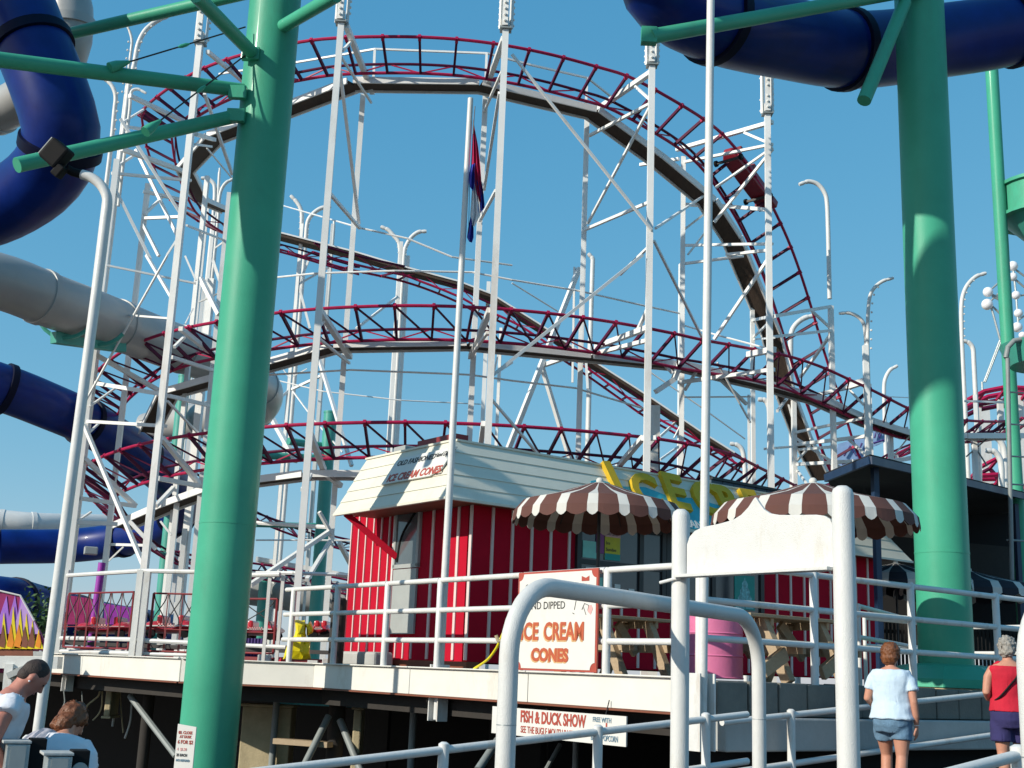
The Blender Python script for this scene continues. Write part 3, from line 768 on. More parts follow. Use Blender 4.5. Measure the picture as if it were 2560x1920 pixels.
# --- upper bend and first drop
L1_front = Kl('00', (860, 940), (858, 880), (885, 795), (930, 720), (980, 668), (1110, 568), (1190, 505), (1300, 452), (1450, 385), (1590, 350)) + Kl('10', (100, 320), (240, 292), (390, 264), (620, 240), (860, 234), (1100, 242), (1340, 262), (1600, 290)) + Kl('20', (0, 300), (190, 345), (400, 390), (600, 450), (800, 520), (960, 600))
L1_back = Kl('00', (862, 960), (870, 1000), (900, 1080), (960, 1170), (1060, 1260), (1170, 1360), (1300, 1450), (1470, 1535)) + Kl('10', (130, 1590), (430, 1700), (680, 1770), (920, 1810))
R1 = 10.55
ring1 = ring(L1_front, L1_back, 114, 300, R1, Rl=9.15)
drop_px = [(1766, 303, 28.7), (1805, 334, 29.2), (1840, 372, 29.7), (1874, 421, 30.2), (1905, 470, 30.7), (1943, 540, 31.4), (1986, 640, 32.4), (2028, 767, 33.5), (2051, 848, 34.2), (2074, 922, 34.8), (2105, 1010, 35.5), (2127, 1084, 36.0), (2148, 1141, 36.5), (2190, 1215, 37.3)]
t1 = ring1 + [P((1716, 270), 28.1)] + [P((x, y), Y) for x, y, Y in drop_px]
O1, I1, B1 = track(t1, 0.98, 0.18)
# --- lift hill running down to the right behind
lift_px = [(995, 700), (1064, 722), (1138, 752), (1190, 780), (1280, 818), (1376, 879), (1446, 925), (1481, 948), (1558, 1003), (1612, 1041), (1724, 1103), (1782, 1138), (1870, 1190)]
lp = [ring1[2], ring1[1], ring1[0]] + [P((x, y), 46.3 + 2.2 * i / 12) for i, (x, y) in enumerate(lift_px)]
track(lp, 0.85, -0.30, flip=-1, chord=0.34, rail_r=0.05)
# --- middle bend and dip to the right
L2_front = Kl('01', (592, 900), (590, 860), (610, 800), (640, 750), (700, 690), (760, 640), (880, 570), (1000, 510), (1120, 480), (1250, 450), (1400, 430)) + Kl('11', (90, 365), (300, 345), (450, 335), (680, 325), (960, 320), (1240, 325), (1480, 340), (1659, 355)) + Kl('21', (0, 350), (200, 360), (400, 385), (560, 415), (720, 440), (900, 480), (1100, 520), (1240, 545))
L2_back = Kl('01', (595, 925), (620, 960), (700, 1040), (800, 1110), (900, 1185), (1000, 1265), (1150, 1380)) + [(540, 1235), (650, 1290), (800, 1335), (1000, 1370)]
ring2 = ring(L2_front, L2_back, 108, 306, R1, Rl=9.75)
right2 = [(1836, 864, 29.0), (1920, 880, 29.6), (1978, 892, 30.1), (2055, 918, 30.7), (2128, 951, 31.3), (2190, 980, 31.9), (2248, 1010, 32.5), (2290, 1028, 33), (2356, 1046, 33.6), (2414, 1051, 34.2), (2470, 1054, 35), (2522, 1052, 36), (2590, 1040, 37)]
t2 = ring2 + [P((1758, 850), 28.4)] + [P((x, y), Y) for x, y, Y in right2]
track(t2, 0.98, 0.26, lateral=True)
# --- lower bend
L3_front = Kl('01', (486, 1490), (485, 1470), (500, 1420), (560, 1360), (650, 1310), (750, 1270), (900, 1220), (1060, 1190), (1200, 1165), (1340, 1150)) + Kl('11', (30, 1110), (300, 1090), (600, 1078), (900, 1072), (1200, 1077), (1480, 1085), (1659, 1092)) + Kl('21', (0, 1095), (200, 1110), (400, 1130), (600, 1150), (800, 1165), (900, 1180), (1050, 1205), (1200, 1230), (1320, 1260))
L3_back = Kl('01', (488, 1500), (520, 1560), (600, 1620), (700, 1690)) + [(309, 1319), (347, 1346), (386, 1369), (494, 1395), (640, 1404), (830, 1442), (1000, 1470)]
ring3 = ring(L3_front, L3_back, 108, 306, R1, Rl=9.7)
t3 = ring3 + [P((x, y), Y) for x, y, Y in ((1765, 1119, 28.6), (1835, 1138, 29.6), (1882, 1161, 30.6), (1925, 1182, 31.6), (1990, 1215, 33))]
track(t3, 0.98, 0.34, lateral=True)
# --- brake run seen beyond on the right
t4 = [P(q, Y) for q, Y in (((2080, 1205), 38), ((2170, 1172), 38.5), ((2250, 1130), 39), ((2300, 1108), 39.5), ((2370, 1085), 40.5), ((2440, 1075), 42))]
track(t4, 0.9, 0.1)

# --- timber catwalks with white stringers
def catwalk(pts, w=0.46, inward=True, th=0.05, rail=False, sh=0.16, so=0.0):
    for a, b in zip(pts, pts[1:]):
        a = Vector(a); b = Vector(b)
        t = (b - a); h = Vector((t.x, t.y, 0)).normalized(); nl = Vector((-h.y, h.x, 0))
        g = G(); g.beam(a, b, w, th); cpart('walk_boards', g, plank)
        for s in (-1, 1):
            g = G(); g.beam(a + nl * s * (w / 2 + 0.022) + Vector((0, 0, so)), b + nl * s * (w / 2 + 0.022) + Vector((0, 0, so)), 0.04, sh); cpart('walk_stringer', g, steel_white)
        if rail:
            for k in range(3):
                f = (k + 0.5) / 3; p = a.lerp(b, f) + nl * (w / 2)
                g = G(); g.beam(p, p + Vector((0, 0, 1.0)), 0.045); cpart('handrail_post', g, steel_white)
            g = G(); g.beam(a + nl * w / 2 + Vector((0, 0, 1.0)), b + nl * w / 2 + Vector((0, 0, 1.0)), 0.045); cpart('handrail', g, steel_white)
RW = 9.15
def wz(c, q):  # point on the walkway ring seen at q
    return Vector((c.x, c.y, zat(c.x, c.y, q)))
TA = [204, 223.4, 242, 260.5, 279.6, 298.4, 318.5]
w1 = [P((571, 530), 44), P((502, 500), 40), P((463, 425), 34.5), P((536, 345), 30.5)] + [wz(circ(260.5, RW), 212), wz(circ(279.6, RW), 216), wz(circ(298.4, RW), 283)]
catwalk(w1, rail=False)
catwalk([w1[-1]] + [P(q, Y) for q, Y in (((1640, 398), 29.4), ((1770, 506), 30.4), ((1830, 597), 31.3), ((1868, 690), 32.2), ((1928, 835), 33.4), ((1966, 990), 34.6), ((2005, 1095), 35.6), ((2056, 1200), 36.6))], 0.5)
w2 = [P((372, 1080), 33), P((420, 985), 30.2)] + [wz(circ(260.5, RW), 868), wz(circ(279.6, RW), 863), wz(circ(298.4, RW), 893)]
catwalk(w2)
catwalk([w2[-1]] + [P(q, Y) for q, Y in (((1705, 917), 30.2), ((1925, 968), 31.5), ((2040, 1000), 32.3), ((2168, 1056), 33.2), ((2268, 1088), 34), ((2400, 1092), 35), ((2570, 1092), 37))])
w3 = [P((300, 1318), 31.5), P((430, 1262), 29.8), P((560, 1215), 28.6)] + [wz(circ(258, RW), 1188), wz(circ(279.6, RW), 1190)]
catwalk(w3)
catwalk([P(q, Y) for q, Y in (((571, 548), 45.2), ((690, 590), 45.4), ((885, 640), 45.6), ((1018, 680), 45.8), ((1142, 713), 46.0), ((1225, 745), 46.2), ((1345, 820), 46.5), ((1476, 910), 46.8), ((1614, 998), 47.1), ((1750, 1090), 47.4), ((1830, 1140), 47.6))], 0.6, th=0.13, sh=0.06, so=0.08)
catwalk([P(q, Y) for q, Y in (((640, 1398), 46), ((760, 1420), 46.3), ((950, 1455), 46.5))], 0.6)
# handrail along the top walkway
hp = [P(K('00', 1420, 480), 30.5), P(K('10', 230, 410), 29), P(K('10', 775, 318), 27.8), P(K('10', 1500, 346), 27.8), P(K('20', 120, 420), 28.2), P(K('20', 490, 505), 29), P(K('20', 660, 640), 30)]
for a, b in zip(hp, hp[1:]):
    g = G(); g.beam(a, b, 0.045); cpart('handrail', g, steel_white)
for (q, dy, Y) in ((K('10', 770, 318), 70, 27.8), (K('10', 1495, 346), 72, 27.8), (K('20', 487, 505), 62, 29)):
    a = P(q, Y); b = P((q[0] - 3, q[1] + dy), Y); g = G(); g.beam(a, b, 0.06); cpart('handrail_post', g, steel_white)

# --- towers
def post(q, Y, z1, w_=0.14, z0=1.6, name='tower_post', m=None):
    p = P(q, Y); g = G(); g.box((p.x, Y, (z0 + z1) / 2), (w_, w_, z1 - z0), rnd.uniform(-0.2, 0.2)); cpart(name, g, m or steel_white)
    return Vector((p.x, Y, 0))
def br(ij1, x1, y1, Y1, ij2, x2, y2, Y2, w_=0.07, name='brace', m=None, h=None):
    w_ *= 0.9
    g = G(); g.beam(P(K(ij1, x1, y1), Y1), P(K(ij2, x2, y2), Y2), w_, h); cpart(name, g, m or steel_white)

TO = {'a': (28.5, (150, 1592)), 'b': (26.2, (343, 1596)), 'c': (25.0, (731, 1640)), 'd': (25.0, (1196, 1640)), 'e': (26.4, (1610, 1640)), 'f': (28.7, (1932, 1640))}
for k, (Y, q) in TO.items():
    post(q, Y, {'a': 13.6}.get(k, 15.9), 0.14)
# bulb boxes on the tower tops
for k in 'bcdef':
    Y, q = TO[k]; p = P(q, Y)
    g = G(); g.box((p.x, Y, 15.62), (0.26, 0.26, 0.05)); cpart('light_box_base', g, gunmetal)
    for s in range(3):
        a = s * 2 * PI / 3 + 0.4
        g = G(); g.box((p.x + 0.13 * math.cos(a), Y + 0.13 * math.sin(a), 16.35), (0.05, 0.13, 1.4), a); cpart('light_strip', g, white)
        for j in range(9):
            z = 15.75 + j * 0.15
            if rnd.random() < 0.85:
                g = G(); g.ball((p.x + 0.18 * math.cos(a), Y + 0.18 * math.sin(a), z), 0.034, 6, 4); cpart('light_bulb', g, lampglass, True)
# inner posts: (reading near the foot, Y, top z)
inn = {'a': ((247, 1550), 30.5, zat(-10.1, 30.5, 459)), 'b': ((466, 1600), 28.9, 13.0), 'c': ((807, 1640), 27.9, zat(-4.2, 27.9, 236)), 'd': ((1148, 1640), 27.9, zat(-1.1, 27.9, 236)), 'e': ((1432, 1640), 28.8, zat(1.5, 28.8, 292)), 'f': ((1700, 1640), 30.7, zat(4.2, 30.7, 392))}
for k, (q, Y, z) in inn.items(): post(q, Y, z, 0.125)
# T1 (c)
br('10', 585, 165, 25.05, '10', 755, 600, 27.8, 0.13, 'track_arm'); br('10', 555, 375, 25.1, '10', 747, 665, 27.8, 0.055); br('10', 545, 460, 25.05, '10', 668, 1450, 27.8, 0.075)
br('10', 475, 1250, 25.05, '10', 672, 1478, 27.8, 0.075); br('10', 560, 330, 25.05, '10', 615, 270, 25.6, 0.06)
br('11', 408, 345, 25.05, '11', 610, 655, 27.8, 0.13, 'track_arm'); br('11', 390, 520, 25.05, '11', 605, 695, 27.8, 0.06); br('11', 392, 475, 25.05, '11', 447, 415, 25.6, 0.06)
br('11', 342, 1130, 25.05, '11', 440, 1390, 27.4, 0.13, 'track_arm'); br('11', 440, 1400, 27.4, '11', 550, 1490, 27.9, 0.12); br('11', 300, 1515, 25.0, '11', 355, 1415, 26.0, 0.08)
br('12', -40, 475, 25.1, '12', 470, 130, 27.8, 0.10); br('12', 410, 0, 27.5, '12', 500, 160, 27.9, 0.08); br('12', 540, 200, 27.9, '12', 690, 480, 29.5, 0.10); br('12', 330, 440, 26, '12', 480, 190, 27.8, 0.09)
br('11', 400, 640, 42, '11', 480, 900, 41, 0.12); br('11', 480, 900, 41, '11', 620, 1360, 39.5, 0.12)
# T2 (d)
br('10', 1605, 250, 25.05, '10', 1482, 600, 27.8, 0.13, 'track_arm'); br('10', 1600, 450, 25.05, '10', 1480, 720, 27.8, 0.065); br('10', 1578, 600, 25.05, '10', 1478, 1230, 27.8, 0.075); br('10', 1555, 1235, 25.05, '10', 1450, 1430, 27.8, 0.075)
br('11', 1515, 350, 25.05, '11', 1390, 655, 27.8, 0.13, 'track_arm'); br('11', 1500, 495, 25.05, '11', 1390, 650, 27.8, 0.065)
br('11', 1475, 1085, 25.05, '11', 1445, 1300, 27.6, 0.12, 'track_arm')
br('20', 0, 352, 25.1, '20', 905, 1490, 26.3, 0.06); br('21', 845, -5, 26.3, '11', 1525, 780, 25.0, 0.075); br('11', 1510, 910, 25.0, '21', 170, 1285, 26.5, 0.055)
# T3 (e)
br('20', 900, 470, 26.45, '20', 560, 705, 28.7, 0.13, 'track_arm'); br('20', 895, 672, 26.45, '20', 500, 880, 28.7, 0.075); br('20', 800, 560, 26.9, '20', 900, 650, 26.4, 0.07)
br('20', 890, 700, 26.4, '20', 490, 1450, 28.7, 0.065); br('20', 880, 1315, 26.4, '20', 475, 1487, 28.7, 0.075)
br('20', 930, 1480, 26.5, '20', 1255, 1260, 30.3, 0.06); br('20', 905, 1580, 26.4, '20', 700, 1780, 27.5, 0.06); br('20', 920, 1560, 26.4, '21', 1240, 545, 29.5, 0.06)
br('21', 880, 465, 26.4, '21', 545, 590, 28.6, 0.13, 'track_arm'); br('21', 875, 548, 26.4, '21', 450, 655, 28.8, 0.10); br('21', 440, 625, 28.8, '21', 195, 712, 30.5, 0.11); br('21', 815, 480, 26.9, '21', 878, 345, 26.4, 0.08)
br('21', 850, 1175, 26.5, '21', 680, 1375, 28.6, 0.12, 'track_arm'); br('21', 840, 1185, 26.5, '21', 935, 1178, 26.4, 0.11)
# leaning struts by T3
br('21', 435, 80, 30.8, '21', -110, 1470, 29.5, 0.13, 'leaning_strut'); br('21', 195, 720, 30.4, '21', 380, 1330, 31.2, 0.11, 'leaning_strut'); br('21', 405, 72, 30.8, '21', 392, 820, 31.0, 0.06, 'leaning_strut')
# thick column beside T3 with a bent bracket
p = P(K('21', 925, 1000), 29.5); g = G(); g.box((p.x, 29.5, (1.6 + 8.1) / 2), (0.24, 0.24, 6.5)); cpart('tower_post', g, beamw)
br('21', 930, 880, 29.4, '21', 1050, 800, 29.6, 0.13, 'bracket_arm'); br('21', 1050, 800, 29.6, '21', 1090, 690, 29.7, 0.13, 'bracket_arm'); br('21', 980, 695, 29.6, '21', 1040, 760, 29.6, 0.08)
# T4 (f)
br('20', 1690, 790, 28.7, '20', 1065, 970, 30.6, 0.11, 'track_arm'); br('20', 1690, 935, 28.7, '20', 1118, 1050, 30.6, 0.075); br('20', 1505, 860, 29.2, '20', 1680, 935, 28.7, 0.07)
br('20', 1690, 955, 28.7, '20', 1320, 1215, 29.8, 0.06); br('20', 1690, 965, 28.7, '20', 1310, 1440, 29.8, 0.07); br('20', 1080, 1030, 30.7, '20', 830, 1068, 31.5, 0.09); br('20', 1112, 1325, 30.7, '20', 1235, 1330, 31, 0.09)
br('20', 1370, 1335, 30.2, '20', 1680, 1362, 28.7, 0.10, 'track_arm'); br('20', 1115, 1590, 30.7, '20', 1690, 1580, 28.7, 0.07); br('20', 1390, 1650, 30.2, '20', 1680, 1620, 28.7, 0.08); br('20', 1112, 1490, 30.7, '20', 1255, 1380, 31, 0.06); br('20', 1140, 1650, 30.7, '20', 1255, 1500, 31, 0.05)
br('21', 1112, 50, 30.7, '21', 1500, 0, 30, 0.07); br('21', 1310, 540, 29.8, '21', 1680, -10, 28.7, 0.08)
br('21', 1530, 640, 29.5, '21', 1700, 605, 28.7, 0.15, 'track_arm'); br('21', 1080, 820, 30.7, '21', 1700, 735, 28.7, 0.10); br('21', 1120, 870, 30.7, '21', 1200, 740, 30.4, 0.07); br('21', 1330, 690, 30.0, '21', 1545, 1080, 31, 0.045)
br('21', 1350, 800, 31, '21', 1520, 960, 31.5, 0.085); br('21', 1110, 915, 30.7, '21', 1545, 912, 31.5, 0.04)
br('21', 1565, 415, 33, '21', 1690, 390, 28.8, 0.08); br('21', 1570, 520, 33, '21', 1680, 420, 29.5, 0.06); br('21', 1570, 540, 33, '21', 1700, 530, 29, 0.05)
# right hand supports
post(K('21', 1560, 800), 33.0, zat(9.3 * 0 + P(K('21', 1545, 300), 33.0).x, 33.0, 640 + 260 / 2.592), 0.106)
post(K('21', 1535, 1200), 33.4, zat(P(K('21', 1535, 1000), 33.4).x, 33.4, 640 + 900 / 2.592), 0.066)
post(K('31', 170, 1200), 34.6, zat(P(K('31', 170, 1000), 34.6).x, 34.6, 640 + 915 / 2.592), 0.125)
post(K('31', 425, 1200), 32.4, zat(P(K('31', 420, 400), 32.4).x, 32.4, 640 + 325 / 2.592), 0.125)
post(K('31', 645, 1100), 31.6, zat(P(K('31', 620, 600), 31.6).x, 31.6, 640 + 580 / 2.592), 0.139)
post(K('31', 668, 1100), 31.9, zat(P(K('31', 668, 1000), 31.9).x, 31.9, 640 + 830 / 2.592), 0.066)
post(K('31', 795, 1250), 34.0, zat(P(K('31', 795, 1150), 34.0).x, 34.0, 640 + 1125 / 2.592), 0.125)
br('31', 40, 390, 30.5, '31', 405, 328, 32.4, 0.10, 'track_arm'); br('31', 20, 525, 30.5, '31', 415, 482, 32.4, 0.08); br('31', 275, 348, 32.3, '31', 410, 472, 32.4, 0.07); br('31', 412, 500, 32.4, '31', 210, 785, 34, 0.08)
br('31', 185, 1350, 34.6, '31', 640, 1325, 32, 0.10); br('31', 185, 1222, 34.6, '31', 660, 1165, 32, 0.10, 'track_arm'); br('31', 170, 1145, 34.6, '31', 620, 1050, 31.7, 0.075); br('31', 200, 1255, 34.6, '31', 430, 1235, 32.4, 0.08)
br('31', 60, 1005, 29.5, '31', 140, 900, 34, 0.07); br('31', -20, 1250, 30, '31', 165, 1235, 34.6, 0.07); br('31', 185, 1330, 34.6, '31', 275, 1230, 34, 0.06); br('31', 180, 1180, 34.6, '31', 500, 1390, 34, 0.09); br('31', 520, 1185, 33, '31', 635, 1290, 32, 0.075); br('31', 190, 1390, 34.6, '31', 260, 1490, 33, 0.06)
br('31', 320, 900, 32.6, '31', 525, 850, 31.8, 0.10, 'track_arm'); br('31', 520, 845, 31.8, '31', 625, 812, 31.6, 0.18, 'track_arm'); br('31', 530, 870, 31.8, '31', 620, 965, 31.6, 0.07); br('31', 160, 920, 34.6, '31', 290, 895, 33.4, 0.14, 'track_arm'); br('31', 115, 900, 34.8, '31', 160, 1060, 34.8, 0.05)
br('31', 800, 1140, 34, '31', 905, 1125, 34, 0.16, 'track_arm'); br('31', 805, 1330, 35, '31', 975, 1300, 36, 0.14); br('31', 810, 1300, 34.2, '31', 930, 1150, 34, 0.04); br('31', 830, 1290, 36, '31', 860, 1380, 36, 0.09); br('31', 740, 1370, 36, '31', 790, 1300, 36, 0.06)
br('31', 655, 860, 31.6, '31', 780, 910, 34, 0.03); br('31', 780, 912, 34, '31', 960, 920, 36, 0.03); br('31', 1275, 940, 33, '31', 1560, 950, 33.5, 0.06)
post(K('31', 1340, 1300), 36, zat(P(K('31', 1330, 1200), 36).x, 36, 640 + 1140 / 2.592), 0.132); post(K('31', 1360, 1300), 37, zat(P(K('31', 1350, 1200), 37).x, 37, 640 + 900 / 2.592), 0.099)
br('31', 1285, 1300, 36, '31', 1440, 1165, 36, 0.045, m=gunmetal); br('31', 1350, 1250, 36, '31', 1420, 1360, 36.5, 0.04, m=gunmetal)
# left towers
br('00', 840, 620, 28.5, '00', 1210, 795, 30.4, 0.11, 'track_arm'); br('00', 805, 820, 28.5, '00', 960, 842, 29.4, 0.08); br('00', 785, 965, 28.5, '00', 1215, 1120, 30.6, 0.12, 'track_arm'); br('00', 780, 770, 28.4, '00', 1180, 1400, 29.0, 0.075); br('00', 722, 1122, 28.5, '00', 1240, 1170, 29.5, 0.075)
br('00', 735, 1200, 28.5, '00', 975, 1680, 28.8, 0.075); br('00', 735, 1170, 28.5, '00', 745, 1080, 29, 0.05); br('00', 1080, 1655, 29, '00', 1180, 1500, 29, 0.05); br('00', 770, 1070, 28.6, '00', 880, 1000, 29.5, 0.06); br('00', 800, 790, 28.6, '00', 930, 710, 29.6, 0.05)
br('00', 930, 1240, 30.4, '00', 1200, 1300, 31, 0.09, 'track_arm'); br('00', 935, 1390, 30.4, '00', 1060, 1270, 31, 0.07); br('00', 930, 1415, 30.4, '00', 1180, 1405, 30, 0.08); br('00', 925, 1450, 30.4, '00', 1030, 1659, 30, 0.08); br('00', 880, 970, 30, '00', 1165, 1560, 29.4, 0.08)
br('00', 1345, 335, 26.2, '00', 1580, 530, 28.6, 0.10, 'track_arm'); br('00', 1325, 605, 26.2, '00', 1505, 1130, 28.9, 0.075); br('00', 1270, 870, 26.3, '00', 1390, 905, 28.7, 0.10, 'track_arm'); br('00', 1265, 935, 26.3, '00', 1370, 950, 28.7, 0.06); br('00', 1340, 960, 28, '00', 1500, 1150, 30, 0.035); br('00', 1210, 1460, 26.4, '00', 1460, 1560, 29, 0.05); br('00', 1390, 1610, 29, '00', 1460, 1560, 29, 0.04)
br('01', 690, 60, 28.4, '01', 1270, 178, 29, 0.05); br('01', 655, 370, 28.4, '01', 1100, 405, 26.5, 0.05); br('01', 620, 825, 28.4, '01', 1050, 895, 26.8, 0.10); br('01', 568, 1072, 28.4, '01', 1075, 1102, 26.4, 0.08); br('01', 1085, -5, 26.6, '01', 540, 965, 28.3, 0.045); br('01', 950, -5, 28.8, '01', 1130, 300, 28, 0.075)
br('01', 545, 1095, 28.3, '02', 930, 345, 26.5, 0.09); br('01', 580, 975, 28.4, '01', 745, 858, 30, 0.05); br('01', 580, 1142, 28.5, '01', 640, 1085, 29, 0.05); br('01', 518, 1570, 28.5, '01', 880, 1620, 29.5, 0.10)
br('01', 620, 640, 28.5, '01', 1045, 880, 29.6, 0.11, 'track_arm'); br('01', 545, 1310, 28.5, '01', 880, 1620, 29.6, 0.11, 'track_arm'); br('01', 1170, 470, 26.5, '01', 1395, 650, 28.7, 0.11, 'track_arm'); br('01', 1110, 655, 26.5, '01', 1385, 742, 28.7, 0.09); br('01', 1130, 590, 26.7, '01', 1195, 525, 27.2, 0.07)
br('01', 1050, 1180, 26.5, '01', 1290, 1475, 28.6, 0.11, 'track_arm'); br('01', 1020, 1440, 26.5, '01', 1320, 1495, 28.6, 0.11); br('01', 1010, 1620, 26.4, '01', 1125, 1500, 27.4, 0.09); br('01', 1085, 940, 26.5, '01', 1275, 1140, 29, 0.05); br('01', 1090, 905, 26.5, '01', 1360, 970, 28.7, 0.09)
br('01', 1200, 440, 27, '01', 1250, 340, 28, 0.03); br('01', 1285, 300, 29, '01', 1420, 240, 29, 0.04); br('01', 1300, 145, 29, '01', 1420, 380, 28.5, 0.12); br('01', 1200, 0, 28.9, '01', 1270, 160, 28.9, 0.05); br('01', 1380, 30, 29, '01', 1440, 210, 29, 0.08)
br('02', 490, 70, 28.5, '02', 590, 0, 29, 0.05); br('02', 460, 65, 28.5, '02', 760, 78, 29, 0.10); br('02', 690, 330, 31, '02', 800, 225, 31, 0.04); br('02', 700, 210, 30.6, '02', 1000, 218, 30, 0.07); br('02', 840, 60, 29.5, '02', 1010, 240, 29.5, 0.10); br('02', 1040, 60, 29, '02', 1110, 150, 29, 0.05)
post(K('01', 1300, 900), 31.2, zat(P(K('01', 1330, 300), 31.2).x, 31.2, 640 + 150 / 2.592), 0.17); post(K('01', 1180, 1100), 30.2, zat(P(K('00', 1260, 1300), 30.2).x, 30.2, 1140 / 2.592), 0.11); post(K('02', 1170, 400), 31, 4.8, 0.12); post(K('02', 1110, 300), 29.6, 5.3, 0.12)
# back posts of the far side
for (q, Y, qt, w_) in ((K('11', 235, 600), 45.5, 560, 0.17), (K('11', 415, 900), 44, 790, 0.13), (K('11', 455, 300), 48.5, 560, 0.13), (K('11', 900, 600), 48.3, 605, 0.2), (K('11', 950, 600), 48.6, 640, 0.2), (K('11', 1480, 800), 46.6, 705, 0.22), (K('11', 1570, 900), 49.5, 820, 0.17), (K('21', 490, 1000), 49, 850, 0.17), (K('21', 1090, 900), 48, 660, 0.24), (K('00', 1330, 1500), 46, 500, 0.17), (K('00', 1380, 1500), 45, 540, 0.17), (K('01', 1240, 1000), 44, 700, 0.17)):
    X = P(q, Y).x
    post(q, Y, zat(X, Y, qt), w_ * 0.72)
br('11', 275, 185, 45.5, '11', 350, 470, 45.5, 0.10); br('11', 280, 175, 45.5, '11', 340, 30, 45.5, 0.09); br('11', 280, 180, 45.5, '11', 470, 75, 46, 0.09); br('11', 230, 865, 45.5, '11', 425, 775, 44.5, 0.10); br('11', 30, 1030, 45, '11', 215, 870, 45.5, 0.10); br('11', 235, 870, 45.5, '11', 390, 1080, 44, 0.05); br('11', 135, 680, 45, '11', 215, 790, 45, 0.04)
br('11', 915, 265, 48, '11', 650, 470, 46, 0.10); br('11', 40, 940, 44, '11', 260, 1330, 42, 0.17, 'leaning_strut'); br('11', 420, 1110, 44, '11', 560, 1270, 42, 0.05); br('11', 240, 780, 45, '11', 330, 730, 45, 0.04)
br('11', 1580, 590, 49, '11', 1535, 780, 49, 0.08); br('11', 1530, 775, 26, '11', 1659, 690, 27, 0.05); br('21', 480, 690, 46, '21', 490, 860, 46, 0.1); br('21', 960, 1170, 47, '21', 1080, 1060, 47.5, 0.10); br('21', 960, 1320, 47, '21', 1080, 1235, 47.5, 0.09); br('21', 1110, 1060, 47.5, '21', 1050, 1180, 47, 0.06)
# long horizontal tie tubes between the towers
def tie(pts, r=0.024):
    pp = [P(K(ij, x, y), Y) for ij, x, y, Y in pts]
    for a, b in zip(pp, pp[1:]):
        g = G(); g.tube([a, b], r, 6); cpart('tie_tube', g, steel_white)
tie([('10', 150, 1325, 46), ('10', 680, 1478, 28), ('10', 980, 1545, 27.9), ('10', 1270, 1665, 28), ('11', 1659, 60, 29)])
tie([('11', 100, 142, 29), ('11', 390, 112, 28), ('11', 900, 96, 27.6), ('11', 1400, 105, 27.9), ('21', 0, 155, 28), ('21', 430, 225, 28.8), ('21', 870, 325, 30), ('21', 1090, 372, 30.7)])
tie([('11', 60, 772, 28.5), ('11', 610, 738, 27.9), ('11', 1290, 765, 27.8), ('11', 1390, 770, 27.9), ('21', 0, 808, 28), ('21', 430, 858, 28.8)])
tie([('11', 70, 790, 44), ('11', 440, 878, 43), ('11', 940, 935, 43), ('11', 1455, 960, 44)])
tie([('21', 440, 865, 28.8), ('21', 860, 990, 30)]); tie([('21', 0, 175, 44), ('21', 300, 360, 45)], 0.03); tie([('21', 740, 645, 45), ('21', 1220, 975, 46), ('21', 1510, 1185, 47)], 0.03); tie([('21', 1115, 450, 30.7), ('21', 1320, 510, 30), ('21', 1659, 600, 29)])
tie([('12', 0, 395, 25.2), ('12', 240, 395, 25.1), ('12', 520, 405, 25.3), ('12', 700, 420, 25.8)], 0.04); tie([('12', 0, 182, 40), ('12', 320, 182, 40), ('12', 700, 186, 40)], 0.03); tie([('12', 0, 70, 29), ('12', 460, 98, 28)], 0.05)

# --- car diving down the drop
def at_drop(q, Y): return P(q, Y)
c0_, c1_ = P((1815, 388), 29.8), P((1905, 505), 31.1)
d_ = (c1_ - c0_).normalized(); root = thing('coaster_car', 'dark red coaster car upside diving down the steep right drop', 'coaster car', c0_.lerp(c1_, 0.5))
root['label'] = 'dark red coaster car diving nose first down the steep right drop'
side = d_.cross(Vector((0, 0, 1))).normalized(); upv = side.cross(d_).normalized()
def carp(l, s, h): return c0_ + d_ * l + side * s + upv * h
Lc = (c1_ - c0_).length
dark_car = mat('dark_red_car_paint', (0.26, 0.012, 0.025), 0.4, 0.15, 3)
g = G(); g.loft([[carp(l, s * wd, h) for s, h in ((-1, lo), (1, lo), (1, hi), (-1, hi))] for l, wd, lo, hi in ((0, .12, 0.1, .25), (0.2, .22, 0, .3), (Lc * .6, .24, 0, .3), (Lc, .24, 0, .28), (Lc + .25, .16, 0.05, .2))]); obj('body', g, dark_car, root, bevel=0.03)
for l in (0.25, Lc * .5):
    g = G(); g.loft([[carp(l + a, s * .20, h) for s, h in ((-1, .28), (1, .28), (1, .52), (-1, .52))] for a in (0, 0.12)]); obj('seat_back', g, iron_red, root, bevel=0.03)
g = G(); g.beam(carp(Lc * 0.9, -.42, -.05), carp(Lc * 0.9, .42, -.05), .06); obj('axle', g, iron, root)
g = G(); g.beam(carp(0.15, -.42, -.05), carp(0.15, .42, -.05), .06); obj('axle', g, iron, root)
g = G(); g.box(carp(Lc + .2, 0, 0.1), (0.56, 0.28, 0.22), M=Matrix((side, d_, upv)).transposed()); obj('bumper', g, dark_car, root, bevel=0.03)
for l in (.15, Lc * .9):
    for s in (-.38, .38):
        g = G(); g.tube([carp(l, s - .03, -.05), carp(l, s + .03, -.05)], .085, 14); obj('wheel', g, black, root, True)

# ================================================================== ICE CREAM STAND
UPZ = Vector((0, 0, 1))
stand = thing('ice_cream_stand', 'red ice cream stand with white battens and a cream sloped plank fascia', 'food stand', D(5, 7, 1.6))
FB, FT = 3.94, 4.85
uB, vB = 0.52, 5.20         # fascia corner, lower edge
uT, vT = 0.98, 5.72         # fascia corner, upper edge
uE, vE = 11.20, 8.34
yawU = math.atan2(0.6, 0.8)
